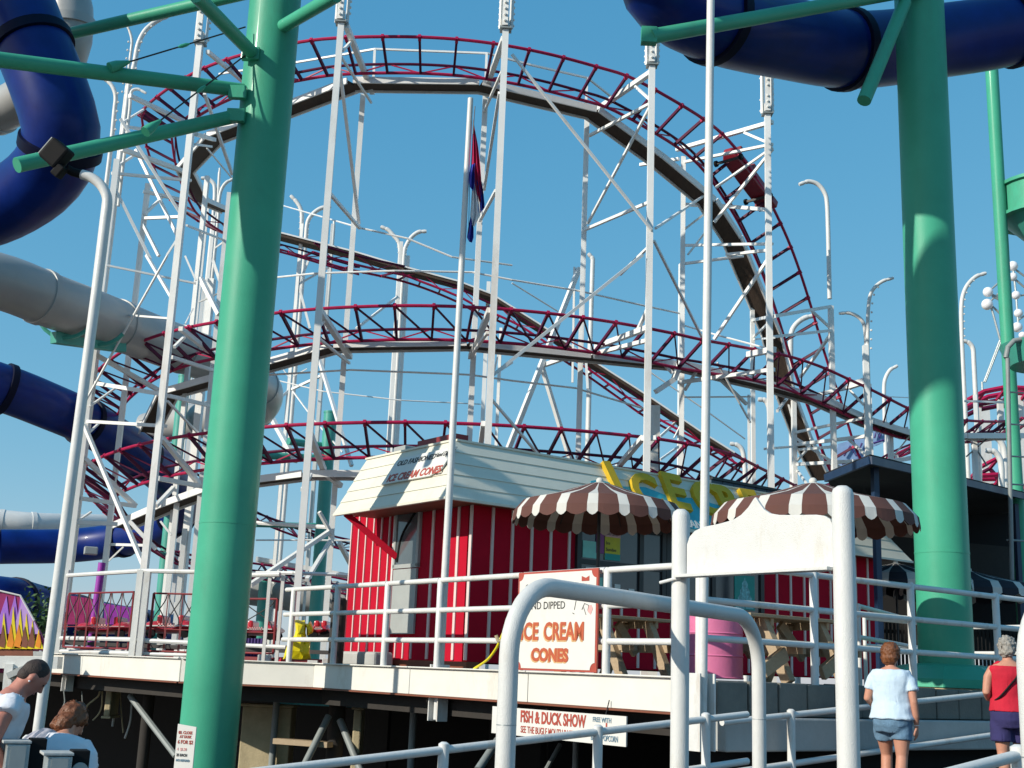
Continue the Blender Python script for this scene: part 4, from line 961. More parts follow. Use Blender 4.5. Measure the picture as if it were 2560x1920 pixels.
# walls
uw, vw = 1.27, 5.60
g = G(); g.slab([D(uw, vw, 1.72), D(10.7, vw, 1.72), D(10.7, vw + 0.12, 1.72), D(uw + 0.12, vw + 0.12, 1.72)], (0, 0, 2.6)); obj('front_wall', g, red_wall, stand)
g = G(); g.slab([D(uw + 0.003, vw + 0.125, 1.72), D(uw + 0.12, vw + 0.125, 1.72), D(uw + 0.12, 9.1, 1.72), D(uw + 0.003, 9.1, 1.72)], (0, 0, 2.32)); obj('side_wall', g, red_wall, stand)
g = G(); g.slab([D(uw + 0.12, 9.0, 1.72), D(10.7, 9.0, 1.72), D(10.7, 9.1, 1.72), D(uw + 0.12, 9.1, 1.72)], (0, 0, 2.6)); obj('back_wall', g, red_wall, stand)
g = G(); g.slab([D(10.58, vw + 0.12, 1.72), D(10.7, vw + 0.12, 1.72), D(10.7, 9.0, 1.72), D(10.58, 9.0, 1.72)], (0, 0, 2.6)); obj('side_wall', g, red_wall, stand)
g = G(); g.slab([D(uw - 0.03, 8.0, 4.03), D(uw + 0.2, 8.0, 4.03), D(uw + 0.2, 9.22, 4.03), D(uw - 0.03, 9.22, 4.03)], (0, 0, 0.05)); obj('roof_trim', g, white, stand)
# concrete plinth under the walls
g = G(); g.slab([D(uw - 0.02, vw - 0.02, 1.6), D(uw - 0.02, 9.1, 1.6), D(uw + 0.2, 9.1, 1.6), D(uw + 0.2, vw - 0.02, 1.6)], (0, 0, 0.12)); obj('base_course', g, rust, stand)
# battens
def batten_side(v, z0, z1, w=0.028, m=pinkwhite):
    g = G(); g.box(D(uw - 0.008, v, (z0 + z1) / 2), (0.02, w, z1 - z0), yawU); obj('batten', g, m, stand)
def batten_front(u, z0, z1, w=0.045, m=pinkwhite):
    g = G(); g.box(D(u, vw - 0.010, (z0 + z1) / 2), (w, 0.022, z1 - z0), yawU); obj('batten', g, m, stand)
for v in (9.07, 8.83, 8.59, 8.35, 8.11, 7.87): batten_side(v, 1.74, 4.03)
batten_side(7.72, 1.74, 4.03, 0.05, white)
for v in (7.5, 7.28, 7.06): batten_side(v, 1.74, 2.05)
for v in (6.62, 6.28, 5.95): batten_side(v, 1.74, 4.03, 0.055)
batten_side(5.63, 1.74, 4.03, 0.06)
u = 1.62
while u < 10.6:
    if u < 3.15 or u > 7.5: batten_front(u, 1.74, 3.95)
    elif abs(u - 5.3) > 0.0: batten_front(u, 1.74, 2.72)
    u += 0.365
# side window with lower grey panel
vm = 7.31
g = G(); g.box(D(uw - 0.012, vm, 3.62), (0.03, 0.60, 0.92), yawU); obj('side_window', g, mirror_glass, stand)
win = stand.children[-1]
for dv, w_, h_, z_ in ((-0.33, 0.06, 1.02, 3.62), (0.33, 0.06, 1.02, 3.62), (0, 0.72, 0.06, 3.13), (0, 0.72, 0.06, 4.11)):
    g = G(); g.box(D(uw - 0.02, vm + dv, z_), (0.05, w_, h_), yawU); obj('frame', g, grey_panel, win)
for z0, z1 in ((2.10, 2.42), (2.43, 2.86), (2.87, 3.09)):
    g = G(); g.box(D(uw - 0.02, vm, (z0 + z1) / 2), (0.035, 0.66, z1 - z0 - 0.008), yawU); obj('grey_panel', g, grey_panel, stand)
g = G(); g.tube(catmull([D(uw - 0.03, vm + 0.25, 3.2), D(uw - 0.03, vm + 0.15, 3.6), D(uw - 0.03, vm - 0.2, 3.95)], 5), 0.022, 6); obj('window_strap', g, black, win, True)
# struts of the fascia
g = G(); g.beam(D(uB + 0.06, 8.1, 3.93), D(uw, 7.62, 3.28), 0.10); obj('strut', g, red_wall, stand)
g = G(); g.box(D(uB + 0.10, vB + 0.13, 3.0), (0.11, 0.11, 1.9), yawU); 
# fascia planks (lapped)
def lerp2(a, b, t): return a + (b - a) * t
NP = 5
def fascia_plank(kind, t0, t1, a_end, b_end, prow):
    # kind 'L' left face, 'F' front face
    z0, z1 = lerp2(FB, FT, t0), lerp2(FB, FT, t1)
    if kind == 'L':
        def pt(t, vv, out, z): return D(lerp2(uB, uT, t) - out, vv, z)
        A0, A1 = lerp2(vB, vT, t0), lerp2(vB, vT, t1)
        poly = [pt(t0, A0 - 0.018, 0.028, z0), pt(t0, b_end(t0), 0.028, z0), pt(t1, b_end(t1), 0.006, z1 + 0.012), pt(t1, A1 - 0.004, 0.006, z1 + 0.012)]
        vec = Uv * 0.022
    else:
        def pt(t, uu, out, z): return D(uu, lerp2(vB, vT, t) - out, z)
        A0, A1 = lerp2(uB, uT, t0), lerp2(uB, uT, t1)
        poly = [pt(t0, b_end(t0), 0.028, z0), pt(t0, A0 - 0.018, 0.028, z0), pt(t1, A1 - 0.004, 0.006, z1 + 0.012), pt(t1, b_end(t1), 0.006, z1 + 0.012)]
        vec = Vv * 0.022
    g = G(); g.slab(poly, vec); obj('fascia_plank', g, cream, stand)
for i in range(NP):
    t0, t1 = i / NP, (i + 1) / NP
    fascia_plank('L', t0, t1, None, lambda t: 8.34 + 0.10 * t * 0 - 0.12 * t, i)
    fascia_plank('F', t0, t1, None, lambda t: 11.20 - 0.75 * t, i)
g = G(); g.beam(D(uB - 0.01, vB - 0.02, FB - 0.02), D(uB - 0.01, vE, FB - 0.02), 0.06, 0.035); g2 = G(); g2.beam(D(uB, vB - 0.02, FB - 0.02), D(uE, vB - 0.02, FB - 0.02), 0.06, 0.035)
obj('drip_edge', g, cream, stand); obj('drip_edge', g2, cream, stand)
g = G(); g.beam(D(uT, vT, FT + 0.02), D(uT, 8.24, FT + 0.02), 0.07, 0.03); obj('cap_strip', g, cream, stand)
g = G(); g.beam(D(uT, vT, FT + 0.02), D(10.45, vT, FT + 0.02), 0.07, 0.03); obj('cap_strip', g, cream, stand)
g = G(); g.slab([D(uB + 0.03, vB + 0.03, FB), D(uB + 0.03, vE - 0.02, FB), D(uw + 0.2, vE - 0.02, FB), D(uw + 0.2, vw + 0.2, FB), D(10.7, vw + 0.2, FB), D(uE - 0.1, vB + 0.03, FB)], (0, 0, 0.012)); obj('soffit', g, rust, stand)
g = G(); g.slab([D(uT + 0.06, vT + 0.06, FT - 0.06), D(10.4, vT + 0.06, FT - 0.06), D(10.4, 8.9, FT - 0.2), D(uT + 0.06, 8.2, FT - 0.06)], (0, 0, 0.04)); obj('roof', g, bluegrey, stand)
g = G(); g.beam(D(1.2, 5.9, FT + 0.10), D(1.2, 6.9, FT + 0.10), 0.25, 0.12); obj('roof_curb', g, iron_red, stand)
g = G(); g.box(D(1.6, 8.0, FT + 0.12), (0.35, 0.35, 0.3), yawU); obj('roof_vent', g, grey_panel, stand, bevel=0.02)
# front windows
def window(u0, u1, z0, z1, vbars, hbars, m):
    g = G(); g.box(D((u0 + u1) / 2, vw - 0.012, (z0 + z1) / 2), (u1 - u0, 0.03, z1 - z0), yawU); o = obj('window', g, m, stand)
    for uu in [u0, u1] + vbars:
        g = G(); g.box(D(uu, vw - 0.03, (z0 + z1) / 2), (0.09, 0.06, z1 - z0 + 0.08), yawU); obj('frame', g, frame_dark, o)
    edges = sorted([u0, u1] + vbars)
    for zz in [z0, z1] + hbars:
        for a, b in zip(edges, edges[1:]):
            g = G(); g.box(D((a + b) / 2, vw - 0.028, zz), (b - a - 0.092, 0.05, 0.075), yawU); obj('frame', g, frame_dark, o)
    return o
w_a = window(3.25, 5.05, 2.78, 3.90, [4.55], [3.30], glass)
w_b = window(5.15, 7.40, 2.70, 3.90, [6.2], [], glass)
def flat(name, u0, u1, z0, z1, m, par, out=0.036, lab=None):
    g = G(); g.box(D((u0 + u1) / 2, vw - out, (z0 + z1) / 2), (u1 - u0, 0.006, z1 - z0), yawU); return obj(name, g, m, par, label=lab)
flat('poster', 3.33, 3.68, 3.36, 3.62, postmint, w_a); flat('poster', 3.60, 3.76, 3.45, 3.80, postpurple, w_a, 0.042)
po = flat('poster', 3.78, 4.10, 3.36, 3.86, postyellow, w_a); flat('poster_band', 3.78, 4.10, 3.72, 3.86, signpink, po, 0.041); flat('poster_band', 3.78, 4.10, 3.36, 3.46, postteal, po, 0.041)
for t, uu, zz, s in (('Banana', 3.80, 3.745, 0.085), ('Ice', 3.80, 3.60, 0.075), ('Sundae', 3.80, 3.50, 0.075)):
    g = text_g(t, s, Uv, UPZ, D(uu, vw - 0.045, zz), 0.002); obj('lettering', g, signblack, w_a)
flat('notice', 3.40, 3.55, 2.86, 3.22, white, w_a); flat('notice', 4.0, 4.12, 2.9, 3.0, white, w_a); flat('notice', 3.62, 3.75, 2.85, 3.08, postmint, w_a); flat('notice', 4.3, 4.42, 2.86, 2.95, white, w_a)
flat('frosty_tree_picture', 6.72, 7.22, 2.78, 3.36, postteal, w_b)
fr = w_b.children[-1]
g = G(); pts = [(6.97, 3.33)]
n = 9
L_, R_ = [], []
for i in range(n):
    z = 3.28 - 0.48 * i / (n - 1); w2 = 0.03 + 0.20 * i / (n - 1) + (0.02 if i % 2 else -0.01)
    L_.append((6.97 - w2, z)); R_.append((6.97 + w2, z))
poly = [(6.97, 3.33)] + R_ + L_[::-1]
g.slab([D(a, vw - 0.040, b) for a, b in poly], -Vv * 0.004); obj('tree_print', g, treeprint, w_b)
flat('counter', 5.2, 7.3, 2.62, 2.66, white, w_b, 0.12)
# aqua painted panel on the front fascia and lettering
def fpt(uu, t, out=0.034): return D(uu, lerp2(vB, vT, t) - out, lerp2(FB, FT, t))
g = G(); 
edge = [(3.4, 0.66), (3.6, 0.72), (4.1, 0.66), (4.6, 0.72), (5.1, 0.60), (5.7, 0.66), (6.4, 0.56), (7.1, 0.62), (7.8, 0.52), (8.5, 0.58), (8.9, 0.5)]
g.slab([fpt(3.35, 0.03), fpt(8.9, 0.03)] + [fpt(a, b) for a, b in edge[::-1]], -Vv * 0.008); obj('aqua_panel', g, aqua, stand)
fup = (fpt(5, 1) - fpt(5, 0)).normalized()
def letter(ch, uu, t, size, rot, m=yellow, out=0.06, depth=0.10, bold=0.028, sxx=1.0):
    M = Matrix.Rotation(rot, 3, Uv.cross(fup))
    g = text_g(ch, size, M @ Uv, M @ fup, fpt(uu, t, out), depth, bold, sx=sxx); obj('letter', g, m, stand)
for ch, uu, t, s, r in (('I', 3.80, 0.33, 1.08, 0.10), ('C', 4.20, 0.34, 0.90, -0.02), ('E', 4.95, 0.40, 0.98, -0.06), ('C', 5.62, 0.36, 0.92, 0.02), ('R', 6.22, 0.36, 0.90, 0.05), ('E', 6.88, 0.40, 0.86, 0.03), ('A', 7.50, 0.30, 0.86, 0.0), ('M', 8.22, 0.26, 0.82, 0.03)):
    letter(ch, uu, t, s, r)
g = text_g('HAND DIPPED', 0.20, Uv, fup, fpt(5.15, 0.06, 0.048), 0.004, 0.006); obj('lettering', g, white, stand)
# fascia sign on the left face
sl = thing('fascia_sign', 'white board with red and black lettering fixed to the left fascia', 'sign', D(0.7, 6, 4.4))
def lpt(vv, t, out=0.045): return D(lerp2(uB, uT, t) - out, vv, lerp2(FB, FT, t))
lup = (lpt(6, 1) - lpt(6, 0)).normalized()
g = G(); g.slab([lpt(7.18, 0.40), lpt(5.85, 0.40), lpt(5.62, 0.50), lpt(5.50, 0.86), lpt(7.02, 0.86), lpt(7.10, 0.82)], (-Uv + UPZ * 0.5).normalized() * 0.02); obj('board', g, signwhite, sl)
for t, vv, tt, s, m, b in (('OLD FASHIONED', 7.0, 0.72, 0.135, signblack, 0.002), ('ICE CREAM CONES', 7.06, 0.44, 0.185, signred, 0.006)):
    g = text_g(t, s, -Vv, lup, lpt(vv, tt, 0.072), 0.003, b, sx=0.92 if 'ICE' in t else 1.0); obj('lettering', g, m, sl)
g = text_g('Hand Dipped', 0.12, -Vv, lup, lpt(5.98, 0.74, 0.072), 0.003, 0.0, shear=0.3, sx=0.75); obj('lettering', g, signblack, sl)

# concrete block and bumper at the stand's foot, yellow hose
g = G(); g.box(D(0.98, 8.0, 1.71), (0.35, 1.3, 0.22), yawU); o = obj('kerb_block', g, pale_concrete, bevel=0.04); tag(o, 'pale concrete kerb block at the foot of the red stand side wall', 'kerb block')
hose = thing('garden_hose', 'yellow hose hanging from a hook and trailing across the deck', 'hose', D(0.7, 4.0, 1.6))
pts = [P((1268, 1560), 14.6), P((1252, 1596), 14.7), P((1240, 1622), 14.8), P((1218, 1650), 15.0), P((1185, 1672), 15.4)]
g = G(); g.tube(catmull(pts, 6), 0.016, 8); obj('tube', g, yellow_bag, hose, True)
g = G(); g.tube(catmull([P((1240, 1588), 14.6), P((1246, 1602), 14.6), P((1256, 1600), 14.6), P((1263, 1580), 14.6), P((1266, 1562), 14.6)], 5), 0.02, 8); obj('nozzle', g, sandy, hose, True)

# ================================================================== SIGNS
# ice cream cones sign on the rail
cs = thing('cones_sign', 'white ice cream cones sign with brick red border hung on the deck railing', 'sign', D(-0.08, 2.3, 1.7))
S = {}
sv0, sv1, sz0, sz1 = v_at(1306), v_at(1509), 1.63, 2.74
def spt(a, b, out=0.0): return D(-0.085 - out, sv0 + (sv1 - sv0) * a, sz0 + (sz1 - sz0) * b)
sright = -Vv
g = G(); g.slab([spt(0, 0), spt(1, 0), spt(1, 1), spt(0, 1)], -Uv * 0.02); obj('board', g, signred, cs)
c_ = 0.07
poly = []
for (cx, cy, a0) in ((0.02, 0.02, 90), (0.98, 0.02, 180), (0.98, 0.98, 270), (0.02, 0.98, 0)):
    for k in range(6):
        a = rad(a0 - 90 * k / 5)
        poly.append((cx + 0.055 * math.cos(a), cy + 0.07 * math.sin(a)))
g = G(); g.slab([spt(a, b, 0.021) for a, b in poly], -Uv * 0.003); obj('face', g, signwhite, cs)
def stext(t, a, b, size, m, bold=0.0, out=0.027, sx=1.0, shear=0.0):
    g = text_g(t, size, sright, UPZ, spt(a, b, out), 0.002, bold, sx=sx, shear=shear); obj('lettering', g, m, cs)
for off, m, o_ in ((-0.012, signyellow, 0.0265), (0.0, signorange, 0.029)):
    stext('ICE', 0.06 + off, 0.31 + off * 1.2, 0.27, m, 0.008, o_, 0.84); stext('CREAM', 0.36 + off, 0.31 + off * 1.2, 0.27, m, 0.008, o_, 0.80); stext('CONES', 0.21 + off, 0.10 + off, 0.19, m, 0.010, o_, 1.05)
stext('HAND DIPPED', 0.07, 0.615, 0.12, signblack, 0.0, sx=1.0)
stext('OLD FASHIONED', 0.10, 0.80, 0.115, signblack, 0.002, sx=0.80); stext('OLD FASHIONED', 0.095, 0.79, 0.115, signyellow, 0.004, 0.0262, 0.80)
def stroke(pts, m=signblack, w=0.008):
    g = G(); g.tube([spt(a, b, 0.026) for a, b in pts], w * 0.55, 5); obj('drawn_line', g, m, cs)
for pts in ([(0.73, 0.60), (0.75, 0.70), (0.80, 0.745), (0.87, 0.74)], [(0.71, 0.57), (0.73, 0.56)], [(0.82, 0.60), (0.85, 0.66), (0.90, 0.64), (0.89, 0.59)], [(0.84, 0.62), (0.87, 0.55)], [(0.80, 0.76), (0.79, 0.80), (0.83, 0.84), (0.88, 0.83), (0.89, 0.78)], [(0.82, 0.79), (0.84, 0.775), (0.86, 0.79)]): stroke(pts)
stroke([(0.90, 0.76), (0.945, 0.76), (0.955, 0.72), (0.945, 0.67)], signred)
g = G(); g.slab([spt(a, b, 0.0262) for a, b in ((0.89, 0.58), (0.925, 0.55), (0.95, 0.61), (0.93, 0.645), (0.905, 0.64))], -Uv * 0.002); obj('pink_patch', g, signpink, cs)
g = G(); g.slab([spt(a, b, 0.0262) for a, b in ((0.81, 0.88), (0.90, 0.88), (0.90, 0.93), (0.86, 0.91), (0.81, 0.93))], -Uv * 0.002); obj('red_patch', g, signred, cs)
# fish and duck show sign under the deck edge
fs = thing('fish_show_sign', 'long white fish and duck show sign hanging under the deck beam', 'sign', D(-0.12, 2.3, 1.0))
fa, fb = P((1236, 1768), 14.9), P((1569, 1868), 13.1)
va, vb = v_at(1256, 1780), v_at(1592, 1820)
def fpt2(a, b, out=0.0): return D(-0.13 - out, va + (vb - va) * a, 0.905 + 0.30 * b)
g = G(); g.slab([fpt2(0, 0), fpt2(1, 0), fpt2(1, 1), fpt2(0, 1)], -Uv * 0.018); obj('board', g, signwhite, fs)
for t, a, b, s, m, bold, sxx in (('FISH & DUCK SHOW', 0.235, 0.52, 0.175, signred, 0.006, 0.70), ('SEE THE BUGLE MOUTH BASS', 0.24, 0.13, 0.105, signred, 0.001, 0.66), ('FREE WITH', 0.775, 0.74, 0.07, signblue, 0.001, 0.85), ('1', 0.855, 0.40, 0.14, signred, 0.004, 1.0), ('BAG of POPCORN', 0.765, 0.12, 0.085, signblue, 0.001, 0.62)):
    g = text_g(t, s, -Vv, UPZ, fpt2(a, b, 0.022), 0.002, bold, sx=sxx); obj('lettering', g, m, fs)
for a in (0.1, 0.85):
    g = G(); g.tube([fpt2(a, 0.9, 0.0), fpt2(a + 0.002, 1.5, -0.05)], 0.006, 6); obj('hanger', g, iron, fs)
# small price sign by the left column
pq = P((462, 1868), 11.6)
ps = thing('price_sign', 'small upright white sign with red handwriting below the left column', 'sign', pq)
pr_ = Vector((0.97, -0.24, 0)).normalized(); pn = Vector((pr_.y, -pr_.x, 0))
def ppt(a, b, out=0.0): return pq + pr_ * a + UPZ * b + pn * out
g = G(); g.slab([ppt(-0.09, -0.28), ppt(0.095, -0.28), ppt(0.095, 0.18), ppt(-0.09, 0.20)], -pn * 0.012); obj('board', g, signwhite, ps)
for t, b, s, m in (('02. CLOSE', 0.115, 0.036, signred), ('  AT DUSK', 0.080, 0.033, signred), ('6 FOR $2', 0.03, 0.045, signred), ('4  $1.50', -0.03, 0.034, signpink), ('25 EACH', -0.08, 0.032, signblack), ('NO REFUND', -0.125, 0.028, signblue)):
    g = text_g(t, s, pr_, UPZ, ppt(-0.075, b, 0.003), 0.002, 0.001, sx=0.85); obj('lettering', g, m, ps)
g = G(); g.tube([ppt(-0.06, -0.30, -0.03), ppt(-0.06, -0.9, -0.03)], 0.02, 8); obj('stake', g, white, ps, True)

# ================================================================== UMBRELLAS
def umbrella(label, at, zt, Rr, m1, m2, group=None, panels=18, zdrop=0.46, zfloor=1.6):
    root = thing('umbrella', label, 'umbrella', (at.x, at.y, zfloor), group)
    n = panels * 2
    r0, r1, r2 = 0.14, Rr * 0.90, Rr
    za, zb, zc = zt - 0.05, zt - zdrop * 0.70, zt - zdrop
    zv = zc - 0.13
    a0 = rnd.random()
    def pt(r, a, z): return Vector((at.x + r * math.cos(a), at.y + r * math.sin(a), z))
    for k in range(n):
        wide = 0.66 if k % 2 == 0 else 0.34
        s = (k // 2) * 2 * PI / panels + a0
        A = s if k % 2 == 0 else s + 2 * PI / panels * 0.66
        B = A + 2 * PI / panels * wide
        g = G(); m_ = 4; vs = []; fs = []
        mid = (A + B) / 2; step_ = 2 * PI / panels
        for j in range(m_ + 1):
            sc_ = math.sin(PI * j / m_)
            def wa(fr):            # the white gores taper to a point towards the top
                wd = step_ * (fr if k % 2 else 1 - fr)
                return mid - wd / 2 + wd * j / m_
            a = A + (B - A) * j / m_
            rm = (r0 + r1) / 2
            vs += [pt(r0, wa(0.06), za), pt(rm, wa(0.17), (za + zb) / 2 - 0.02), pt(r1, a, zb), pt(r2, a, zc), pt(r2 + 0.015, a, zv + 0.035 - 0.05 * sc_)]
        for j in range(m_):
            for q in range(4):
                fs.append((j * 5 + q, (j + 1) * 5 + q, (j + 1) * 5 + q + 1, j * 5 + q + 1))
        g.add(vs, fs); o = obj('canopy_panel', g, m1 if k % 2 == 0 else m2, root, False)
        sol = o.modifiers.new('thickness', 'SOLIDIFY'); sol.thickness = 0.006
    g = G(); g.loft([[pt(r, 2 * PI * k / 20, z) for k in range(20)] for r, z in ((0.22, zt - 0.105), (0.14, zt - 0.05), (0.05, zt - 0.02))]); obj('top_cap', g, m2, root, True)
    g = G(); g.ball((at.x, at.y, zt + 0.0), (0.05, 0.05, 0.045), 12, 8); obj('finial', g, m2, root, True)
    g = G(); g.tube([pt(0, 0, zfloor), pt(0, 0, zt - 0.05)], 0.024, 12); obj('pole', g, frame_dark, root, True)
    for k in range(8):
        a = a0 + k * PI / 4
        g = G(); g.tube([pt(0.03, a, zt - 0.1), pt(r1 * 0.98, a, zb - 0.02), pt(r2 * 0.98, a, zc - 0.02)], 0.008, 5); obj('rib', g, iron, root)
    return root
um1 = D(1.8, 3.45); um2 = D(2.97, 0.82)
z_um1 = zat(um1.x, um1.y, 1202); z_um2 = zat(um2.x, um2.y, 1203)
umbrella('brown and white striped umbrella in front of the yellow letters', um1, z_um1, 1.14, brown, whitecanvas, 'striped umbrellas')
umbrella('brown and white striped umbrella rising behind the blank sign board', um2, z_um2, 1.22, brown, whitecanvas, 'striped umbrellas')
um3 = P((2240, 1445), 25.0); 
umbrella('dark and white striped umbrella in the shade left of the right column', um3, zat(um3.x, 25.0, 1405), 1.5, navycanvas, whitecanvas, 'striped umbrellas')
um4 = P((2425, 1470), 25.5)
umbrella('dark and white striped umbrella in the shade right of the right column', um4, zat(um4.x, 25.5, 1425), 1.5, navycanvas, whitecanvas, 'striped umbrellas')

# picnic tables
def picnic(label, u0, u1, vc, group, z=1.6):
    root = thing('picnic_table', label, 'picnic table', D((u0 + u1) / 2, vc, z), group)
    for dv in (-0.30, -0.15, 0.0, 0.15, 0.30):
        g = G(); g.box(D((u0 + u1) / 2, vc + dv, z + 0.745), (u1 - u0, 0.14, 0.04), yawU); obj('table_plank', g, beige_wood, root, bevel=0.006)
    for s in (-1, 1):
        for dv in (0.0, 0.15):
            g = G(); g.box(D((u0 + u1) / 2 + (-0.15 if s < 0 else 0), vc + s * (0.62 + dv), z + 0.44), (u1 - u0 + (0.5 if s < 0 else 0), 0.14, 0.045), yawU); obj('bench_plank', g, beige_wood, root, bevel=0.006)
    for uu in (u0 + 0.35, u1 - 0.35):
        for s in (-1, 1):
            g = G(); g.beam(D(uu, vc + s * 0.62, z), D(uu, vc + s * 0.22, z + 0.72), 0.10, 0.13); obj('leg', g, beige_wood, root, bevel=0.006)
        g = G(); g.beam(D(uu + 0.06, vc - 0.80, z + 0.385), D(uu + 0.06, vc + 0.80, z + 0.385), 0.05, 0.13); obj('bench_bearer', g, beige_wood, root, bevel=0.006)
        g = G(); g.beam(D(uu + 0.06, vc - 0.34, z + 0.68), D(uu + 0.06, vc + 0.34, z + 0.68), 0.05, 0.09); obj('table_bearer', g, beige_wood, root, bevel=0.006)
        uc = (u0 + u1) / 2
        g = G(); g.beam(D(uu, vc, z + 0.30), D(uc + (uu - uc) * 0.15, vc, z + 0.68), 0.06, 0.12); obj('brace', g, beige_wood, root, bevel=0.006)
    return root
picnic('beige wooden picnic table under the umbrella behind the blank sign', 1.75, 3.45, 1.12, 'picnic tables on the terrace')
picnic('beige wooden picnic table in the shade under the umbrella by the window', 1.35, 2.85, 3.45, 'picnic tables on the terrace')
for uu, ang_ in ((1.95, 0.45), (2.95, -0.5)):
    g = G(); c_ = D(uu, 0.42, 1.72)
    g.beam(c_ - Uv * 0.38 + UPZ * (0.0), c_ + Uv * 0.0 + UPZ * 0.20 , 0.07, 0.16); 
    o = obj('timber_prop', g, beige_wood, bevel=0.008); tag(o, 'slanting beige timber prop at the %s of the picnic bench foot' % ('left end' if uu < 2.5 else 'right end'), 'timber')

# pink barrel
bq = P((1783, 1690), 14.4)
pb = thing('barrel', 'pink painted barrel bin beside the tall pole on the terrace', 'barrel', (bq.x, bq.y, 1.6))
g = G(); g.tube([(bq.x, bq.y, 1.62), (bq.x, bq.y, 2.36)], 0.335, 32); obj('drum', g, pink, pb, True)
for z in (1.63, 1.87, 2.12, 2.355):
    g = G(); g.tube([(bq.x, bq.y, z - 0.012), (bq.x, bq.y, z), (bq.x, bq.y, z + 0.012)], [0.336, 0.344, 0.336], 32); obj('hoop', g, pink, pb, True)

# parapet and shelter beyond the stand
par = thing('metal_parapet', 'blue grey rusty metal parapet behind the yellow lettering', 'parapet', P((1880, 1210), 24.5))
pA, pB = P((1775, 1180), 23.5), P((2090, 1222), 26)
d_ = (pB - pA); d_.z = 0; L_ = d_.length; d_.normalize()
for k in range(12):
    a = pA + d_ * (L_ * k / 12 + 0.01); b = pA + d_ * (L_ * (k + 1) / 12 - 0.01)
    g = G(); g.beam(Vector((a.x, a.y, 4.75)), Vector((b.x, b.y, 4.75)), 0.05, 1.25); obj('sheet_panel', g, bluegrey, par)
g = G(); g.beam(Vector((pA.x, pA.y, 5.40)), Vector((pB.x, pB.y, 5.40)), 0.14, 0.05); obj('cap', g, frame_dark, par)
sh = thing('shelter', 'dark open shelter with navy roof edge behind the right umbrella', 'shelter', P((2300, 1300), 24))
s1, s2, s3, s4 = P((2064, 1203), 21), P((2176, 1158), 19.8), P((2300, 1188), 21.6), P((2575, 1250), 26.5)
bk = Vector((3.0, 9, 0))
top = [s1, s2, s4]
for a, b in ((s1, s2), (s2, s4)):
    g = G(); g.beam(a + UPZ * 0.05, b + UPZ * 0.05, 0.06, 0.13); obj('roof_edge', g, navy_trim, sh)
g = G(); g.slab([s1 + UPZ * .10, s2 + UPZ * .10, s4 + UPZ * .10, s4 + bk + UPZ * .3, s2 + bk + UPZ * .4, s1 + bk + UPZ * .1], (0, 0, 0.05)); obj('roof_sheet', g, shade_black, sh)
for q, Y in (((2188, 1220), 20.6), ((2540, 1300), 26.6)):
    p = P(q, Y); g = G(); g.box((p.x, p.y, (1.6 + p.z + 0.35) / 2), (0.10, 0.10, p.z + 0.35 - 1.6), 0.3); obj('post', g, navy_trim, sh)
g = G(); g.box((13.2, 29.6, 4.1), (12, 0.1, 3.4)); obj('back_panel', g, shade_black, sh)  # near-black panel added as the shade under the roof
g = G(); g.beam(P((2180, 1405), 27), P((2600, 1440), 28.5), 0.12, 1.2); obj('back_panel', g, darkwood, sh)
# picket fence in the shade
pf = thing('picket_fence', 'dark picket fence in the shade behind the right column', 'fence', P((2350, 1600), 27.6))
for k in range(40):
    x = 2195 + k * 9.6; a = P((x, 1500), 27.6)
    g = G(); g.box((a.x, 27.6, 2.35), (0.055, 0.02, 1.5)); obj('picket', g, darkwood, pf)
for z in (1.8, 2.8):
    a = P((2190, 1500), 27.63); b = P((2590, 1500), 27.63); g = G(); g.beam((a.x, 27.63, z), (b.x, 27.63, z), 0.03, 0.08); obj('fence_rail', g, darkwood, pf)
# inner terrace rails that angle back beside the column
rail_thing('inner_railing', 'white pipe railing angling back in the shade beside the right column', [P((2150, 1700), 16.3) * 1.0, P((2310, 1700), 20.0)], [1.02, 0.62], lambda i: 1.6, r_post=0.03, r_rail=0.03)
rail_thing('inner_railing', 'white pipe railing behind the right column near the picket fence', [P((2165, 1700), 18.4), P((2420, 1700), 20.2), P((2580, 1700), 19.0)], [0.98, 0.58], lambda i: 1.6, r_post=0.03, r_rail=0.03)

# ================================================================== LAMP POLES WITH CURVED NECKS
def cane(label, pts_px, Y, r=0.07, bulbs=True, foot=1.6, head=True, side=1):
    r *= 0.66
    pts = [P(q, Y) for q in pts_px]            # from the head down to the stem
    low = pts[-1]
    path = catmull(pts, 5) + [Vector((low.x, Y, foot))]
    root = thing('cane_lamp', label, 'lamp post', (low.x, Y, foot), 'curved white lamp posts')
    g = G(); g.tube(path, [r * 0.75] * 3 + [r] * (len(path) - 3), 10); obj('stem', g, white, root, True)
    if head:
        d_ = (path[0] - path[2]).normalized()
        g = G(); g.tube([path[2], path[0], path[0] + d_ * 0.10], [r * 0.8, r * 0.95, r * 0.75], 10); obj('lamp_head', g, white, root, True)
    if bulbs:
        arcp = resample(path[:-1], 0.26)
        for p in arcp[2:22]:
            g = G(); g.ball(p + Vector((0.085 * side, -0.04, 0)), 0.032, 6, 4); obj('bulb', g, lampglass, root, True)
    return root
cane('big white curved lamp post above the green arm at upper left', [K('00', 1070, 112), K('00', 1010, 140), K('00', 940, 200), K('00', 895, 290), K('00', 870, 420), K('00', 835, 560)], 30, 0.10, side=1)
cane('thin curved lamp post left of the taller one at upper left', [K('00', 828, 175), K('00', 846, 220), K('00', 855, 270), K('00', 848, 340), K('00', 835, 440), K('00', 815, 600)], 31, 0.06, side=-1)
cane('curved lamp post bending left beside the blue slide', [K('00', 682, 515), K('00', 718, 545), K('00', 742, 590), K('00', 750, 640), K('00', 742, 720), K('00', 725, 900)], 31, 0.09)
